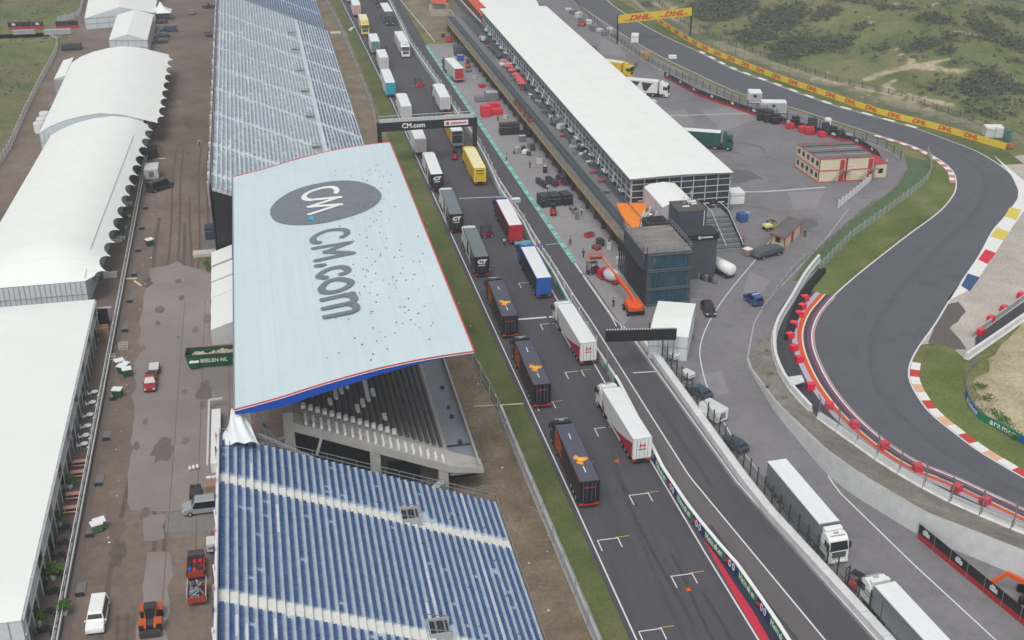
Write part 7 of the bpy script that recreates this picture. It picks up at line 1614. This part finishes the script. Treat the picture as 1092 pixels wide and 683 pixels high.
t = thing('white_enclosure','white framed enclosure behind the rear screen of the blue stand','enclosure',at(229,470)); mb = MB(); p, q = at(224,435), at(238,433); r_ = at(222,505); mb.bar((p.x,p.y,1.2),(q.x,q.y,1.2),.25,offw); mb.bar((p.x,p.y,1.2),(p.x,r_.y,1.2),.25,offw); mb.box(p.x+.4,p.x+1.6,r_.y,p.y-3,0,1.4,white); mb.build('frame', t, True)
for i, (x, y) in enumerate(((203,502),(207,501),(211,500))):
    mb = MB(); mb.sph((0,0,.35),.22,.3,.35,white,8,5); o = put(mb.build('canister', smooth=True), at(x, y)); tag(o, '%s small white canister of the trio above the silver van' % ['left','middle','right'][i], 'canister', 'trio of white canisters')
mb = MB(); p = at(205,368); 
for i, (x, y, l) in enumerate(((147,303,'bent pale plank lying beside the railing'),(138,298,'short pale plank beside the railing'),(170,170,'pale board lying by the dark shed'))):
    mb = MB(); mb.box(-.2,.2,-1.4,1.4,.05,.15,mat('plank',(214,200,170),.8)); o = put(mb.build('plank'), at(x, y), [.5,1.4,1.5][i]); tag(o, l, 'plank')
t = thing('dark_shed','dark low shed structures beside the dome on the terrace','shed',at(158,169)); mb = MB(); p = at(160,168); mb.box(p.x-1.6,p.x+1.6,p.y-1.8,p.y+1.8,0,2.0,dark); mb.build('wall', t, True); mb = MB(); mb.box(p.x-1.7,p.x+1.7,p.y-1.9,p.y+1.9,2.0,2.15,black); mb.build('roof', t, True)
crate('low dark pile of tyres and frames beside the far left marquee',77,53,5.5,3.0,1.5,mat('pile_dark',(50,56,58),.8,.3,2),0,name='equipment_pile',cat='pile')
crate('white barrier wagon in front of the black hoarding at the top left',62,37,8,1.6,1.6,lgrey,0,name='white_wagon',cat='wagon'); crate('pale wall section below the hoarding on the left bank',26,37,6.5,1.0,1.4,lgrey,0,name='pale_wall',cat='wall')
for i, (x, y) in enumerate(((46,136),(43,141),(49,130))):
    mb = MB(); mb.cyl((0,0,0),(0,0,2.2),1.3,1.3,white,16); mb.sph((0,0,2.2),1.3,1.3,.4,offw,16,6); o = put(mb.build('white_tank', smooth=False), at(x, y)); tag(o, 'white round tank %s the left edge of the marquees' % ['in the middle of three beside','nearest of three beside','farthest of three beside'][i], 'tank', 'white tanks by the marquee')
crate('grey air unit against the left side of the marquees',57,120,1.6,2.6,2.0,grey,0,name='air_unit',cat='air unit')
t = thing('pit_stand_seat','pink and blue umbrella shaped team flag by the pit wall','flag',at(577,270)); mb = MB(); mb.sph((0,0,1.4),.8,.8,.4,mat('flag_blue',(50,60,130),.6),8,4); mb.build('canopy', t); mb = MB(); mb.sph((-.7,.2,1.1),.6,.6,.35,mat('flag_red',(196,60,80),.6),8,4); mb.build('panel', t); mb = MB(); mb.bar((0,0,0),(0,0,1.4),.08,dark); mb.build('pole', t)
t = thing('hydraulic_platform','small pale turquoise platform behind the blue backed truck','platform',at(561,262)); mb = MB(); mb.box(-2.2,1.2,-.7,.7,.6,.75,mat('platform_turq',(90,170,176),.6)); mb.build('deck', t); mb = MB(); [mb.bar((a,b,0),(a,b,.6),.08,steel) for a in (-2,1) for b in (-.5,.5)]; mb.build('leg', t)
for i, (x, y, l) in enumerate(((658,492,'small orange red marker on the track near the nearest white truck'),(734,629,'small orange red marker beside the grid box at the bottom'))):
    mb = MB(); mb.box(-.25,.25,-.25,.25,0,.03,orange); mb.cyl((0,0,.03),(0,0,.35),.15,.03,orange,8); o = put(mb.build('traffic_cone'), at(x,y)); tag(o, l, 'cone')
mb = MB(); mb.box(-1.1,1.1,-.6,.6,0,.8,mat('box_mauve',(180,176,184),.6)); mb.box(-1,1,-.5,.5,.8,.84,white); o = put(mb.build('signal_box'), at(549,216)); tag(o, 'pale mauve box on the pit wall strip beside the yellow truck', 'box')
for i, (x, y, a) in enumerate(((358,36,0),(375,32,1.2))): mb = MB(); mb.box(-1.6,1.6,-.5,.5,.1,.5,white); mb.box(-1.5,1.5,-.4,.4,.5,.55,offw); o = put(mb.build('fallen_hoarding'), at(x,y), a); tag(o, ['white panel lying on the sandy strip beside the far stand','white panel standing on the verge grass far up the straight'][i], 'panel')
random.seed(12)
mb = MB()
for _ in range(60):
    x = random.choice([random.uniform(24.5,29.5), random.uniform(24.5,29.5), random.uniform(-24,-22)]); y = random.uniform(92,250); r = random.uniform(.05,.14); mb.box(x-r,x+r,y-r*.6,y+r*.6,0,.1,random.choice([white,offw,lgrey]))
tag(mb.build('litter'), 'scattered pale litter on the sand beside the stands', 'litter', kind='stuff')
# hose along sandy strip
# ------------------------------------------------------------------ people
skin = mat('skin',(196,150,126),.6,.05,1); hairm = mat('hair_brown',(60,44,36),.8,.1,1)
def skinned(name, pts, edges, rad, m, parent, lv=1):
    me = bpy.data.meshes.new(name); me.from_pydata(pts, edges, []); o = bpy.data.objects.new(name, me); C.objects.link(o); me.materials.append(m)
    s = o.modifiers.new('s', 'SKIN'); sl = me.skin_vertices[0].data if len(me.skin_vertices) else None
    if sl is None:
        bm = bmesh.new(); bm.from_mesh(me); ly = bm.verts.layers.skin.verify(); bm.verts.ensure_lookup_table()
        for v, r in zip(bm.verts, rad): v[ly].radius = (r, r)
        bm.verts[0][ly].use_root = True; bm.to_mesh(me); bm.free()
    else:
        for v, r in zip(sl, rad): v.radius = (r, r)
    ss = o.modifiers.new('ss', 'SUBSURF'); ss.levels = ss.render_levels = lv
    dg = bpy.context.evaluated_depsgraph_get(); dg.update(); m2 = bpy.data.meshes.new_from_object(o.evaluated_get(dg)); o.modifiers.clear(); o.data = m2
    m2.polygons.foreach_set('use_smooth', [True]*len(m2.polygons)); o.parent = parent; return o
PCACHE = {}
def person(label, x, y, deg, top, trou, walk=.12, arm=.15):
    key = (top.name, walk)
    if key in PCACHE: return put(copy_tree(PCACHE[key]), at(x, y), math.radians(deg), label)
    t = thing('person', label, 'person', at(x, y), math.radians(deg)); a = walk
    pts = [(0,0,.95),(0,0,1.2),(0,.01,1.42),(0,.02,1.53),(0,.03,1.63),(0,.03,1.76),
      (-.1,0,.9),(-.1,a,.5),(-.1,a*.6,.09),(-.1,a*.6+.16,.04),(.1,0,.9),(.1,-a,.5),(.1,-a*1.4,.09),(.1,-a*1.4+.16,.04),
      (-.19,0,1.42),(-.25,-arm,1.14),(-.25,-arm+.12,.9),(-.25,-arm+.15,.82),(.19,0,1.42),(.25,arm*.5,1.14),(.25,arm+.12,.92),(.25,arm+.16,.84)]
    ed = [(0,1),(1,2),(2,3),(3,4),(4,5),(0,6),(6,7),(7,8),(8,9),(0,10),(10,11),(11,12),(12,13),(2,14),(14,15),(15,16),(16,17),(2,18),(18,19),(19,20),(20,21)]
    rad = [.13,.12,.13,.055,.09,.08,.08,.055,.04,.04,.08,.055,.04,.04,.06,.045,.03,.035,.06,.045,.03,.035]
    skinned('body', pts, ed, rad, skin, t)
    jp = [pts[i] for i in (0,1,2,14,15,16,18,19,20)]; skinned('jacket', jp, [(0,1),(1,2),(2,3),(3,4),(4,5),(2,6),(6,7),(7,8)], [.15,.145,.15,.075,.06,.045,.075,.06,.045], top, t)
    tp = [pts[i] for i in (0,6,7,8,10,11,12)]; skinned('trousers', tp, [(0,1),(1,2),(2,3),(0,4),(4,5),(5,6)], [.145,.1,.075,.06,.1,.075,.06], trou, t)
    mb = MB(); mb.sph((0,.0,1.72),.1,.115,.11,hairm,10,6); mb.build('hair', t, smooth=True)
    mb = MB(); [mb.sph((sx*.035,.115,1.68),.012,.01,.01,black,6,4) for sx in (-1,1)]; mb.sph((0,.13,1.645),.014,.02,.02,skin,6,4); mb.build('face', t)
    PCACHE[key] = t
    return t
wj, bj, rj, hv = mat('jacket_white',(210,208,206),.8), mat('jacket_dark',(40,42,50),.8), mat('jacket_red',(170,50,56),.8), mat('vest_lime',(176,196,60),.8); tr1 = mat('trousers_dark',(38,40,48),.8)
person('person in a pale top walking on the muddy road beside the pale stand',213,156,150,wj,tr1); person('person in dark clothes standing by the yellow truck behind the hall',678,73,20,bj,tr1); person('person in dark clothes walking in the paddock above the crescent stain',775,152,60,bj,tr1)
person('person in dark clothes standing right of the cream kiosk',858,253,0,bj,tr1); person('person in a lime vest by the garages near the black crates',611,229,40,hv,tr1); person('person in a white top by the garages near the black crates',620,230,-60,wj,tr1)
person('person in dark clothes beside the orange boom lift',654,328,80,bj,tr1); person('person in white behind the red backed truck',538,263,0,wj,tr1); person('person standing between the far trucks on the straight',412,53,10,rj,tr1); person('person in a dark jacket on the apron at the gantry leg',512,155,0,bj,tr1); person('person in a yellow vest standing by the utility cart',818,240,30,hv,tr1)
person('person in dark clothes by the white barrels at the far garages',506,60,0,bj,tr1)

# further crew and goods along the garages, in the paddock and by the trucks
random.seed(5)
crew = [(608,262),(584,205),(565,180),(548,165),(531,130),(622,275),(540,172),(792,262)]
def where(x, y):
    if x < 235: return 'on the muddy service road'
    if x < 500 and y < 80: return 'between the far trucks'
    if 490 < x < 670 and y < 350 and not (x < 575 and y > 210): return 'on the pit apron'
    if x < 650: return 'beside the parked trucks'
    return 'in the paddock'
cj = ['dark','pale','red','lime','dark']; groups_ = {}
for i, (x, y) in enumerate(crew): groups_.setdefault((cj[i % 5], where(x, y)), []).append(i)
clab = {}
for (tn, w_), l in groups_.items():
    l.sort(key=lambda i: crew[i][1])
    for k, i in enumerate(l): clab[i] = ('person in a %s jacket %s' % (tn, w_)) if len(l) == 1 else ('%s person from the far end in a %s jacket %s' % (ORD[k], tn, w_))
for i, (x, y) in enumerate(crew):
    top, tn = [(bj,'dark'),(wj,'pale'),(rj,'red'),(hv,'lime'),(bj,'dark')][i % 5]; w_ = ''
    person(clab[i], x, y, random.uniform(0, 360), top, tr1, random.choice([.05,.12]))
for i in range(26):
    y = 190+i*7.1+random.uniform(-1.5,1.5); x = E_(y)+.2-random.uniform(.8,3.0); q = Vector((x, y, 0)); c = random.choice([(dark,'dark'),(blk_,'black'),(grey,'grey'),(lgrey,'pale'),(redpl,'red'),(blue,'blue'),(offw,'white')])
    a, b, h = random.uniform(.7,1.9), random.uniform(.6,1.4), random.uniform(.5,1.7)
    t = thing('pit_cabinet','%s cabinet %s from the near end of the garage row' % (c[1], ORD[i]),'cabinet',q,random.uniform(-.4,.4)); mb = MB(); mb.box(-a/2,a/2,-b/2,b/2,.1,h,c[0]); mb.build('body', t, bevel=.03); mb = MB(); mb.box(-a/2+.08,a/2-.08,-b/2+.08,b/2-.08,h,h+.05,random.choice([dark,grey,offw])); mb.build('top', t); mb = MB(); mb.bar((-a/2,-b/2-.06,h*.7),(a/2,-b/2-.06,h*.7),.04,steel); mb.build('handle', t)
for i in range(22):
    y = 215+i*6.4+random.uniform(-1,1); q = Vector((random.uniform(63.6,66.0), y, 3.56)); c = random.choice([(dark,'dark'),(grey,'grey'),(offw,'white'),(steel,'steel'),(mat('cafe_red',(176,70,80),.7),'red')])
    t = thing('roof_furniture','%s folded furniture %s from the near end of the pit roof' % (c[1], ORD[i]),'furniture',q,random.uniform(0,3)); mb = MB(); mb.box(-.7,.7,-.4,.4,.6,.7,c[0]); mb.build('top', t); mb = MB(); [mb.bar((u,v,0),(u*.6,v*.6,.6),.06,c[0]) for u in (-.5,.5) for v in (-.3,.3)]; mb.bar((-.6,.5,0),(.5,.5,1.1),.08,c[0]); mb.build('frame', t)
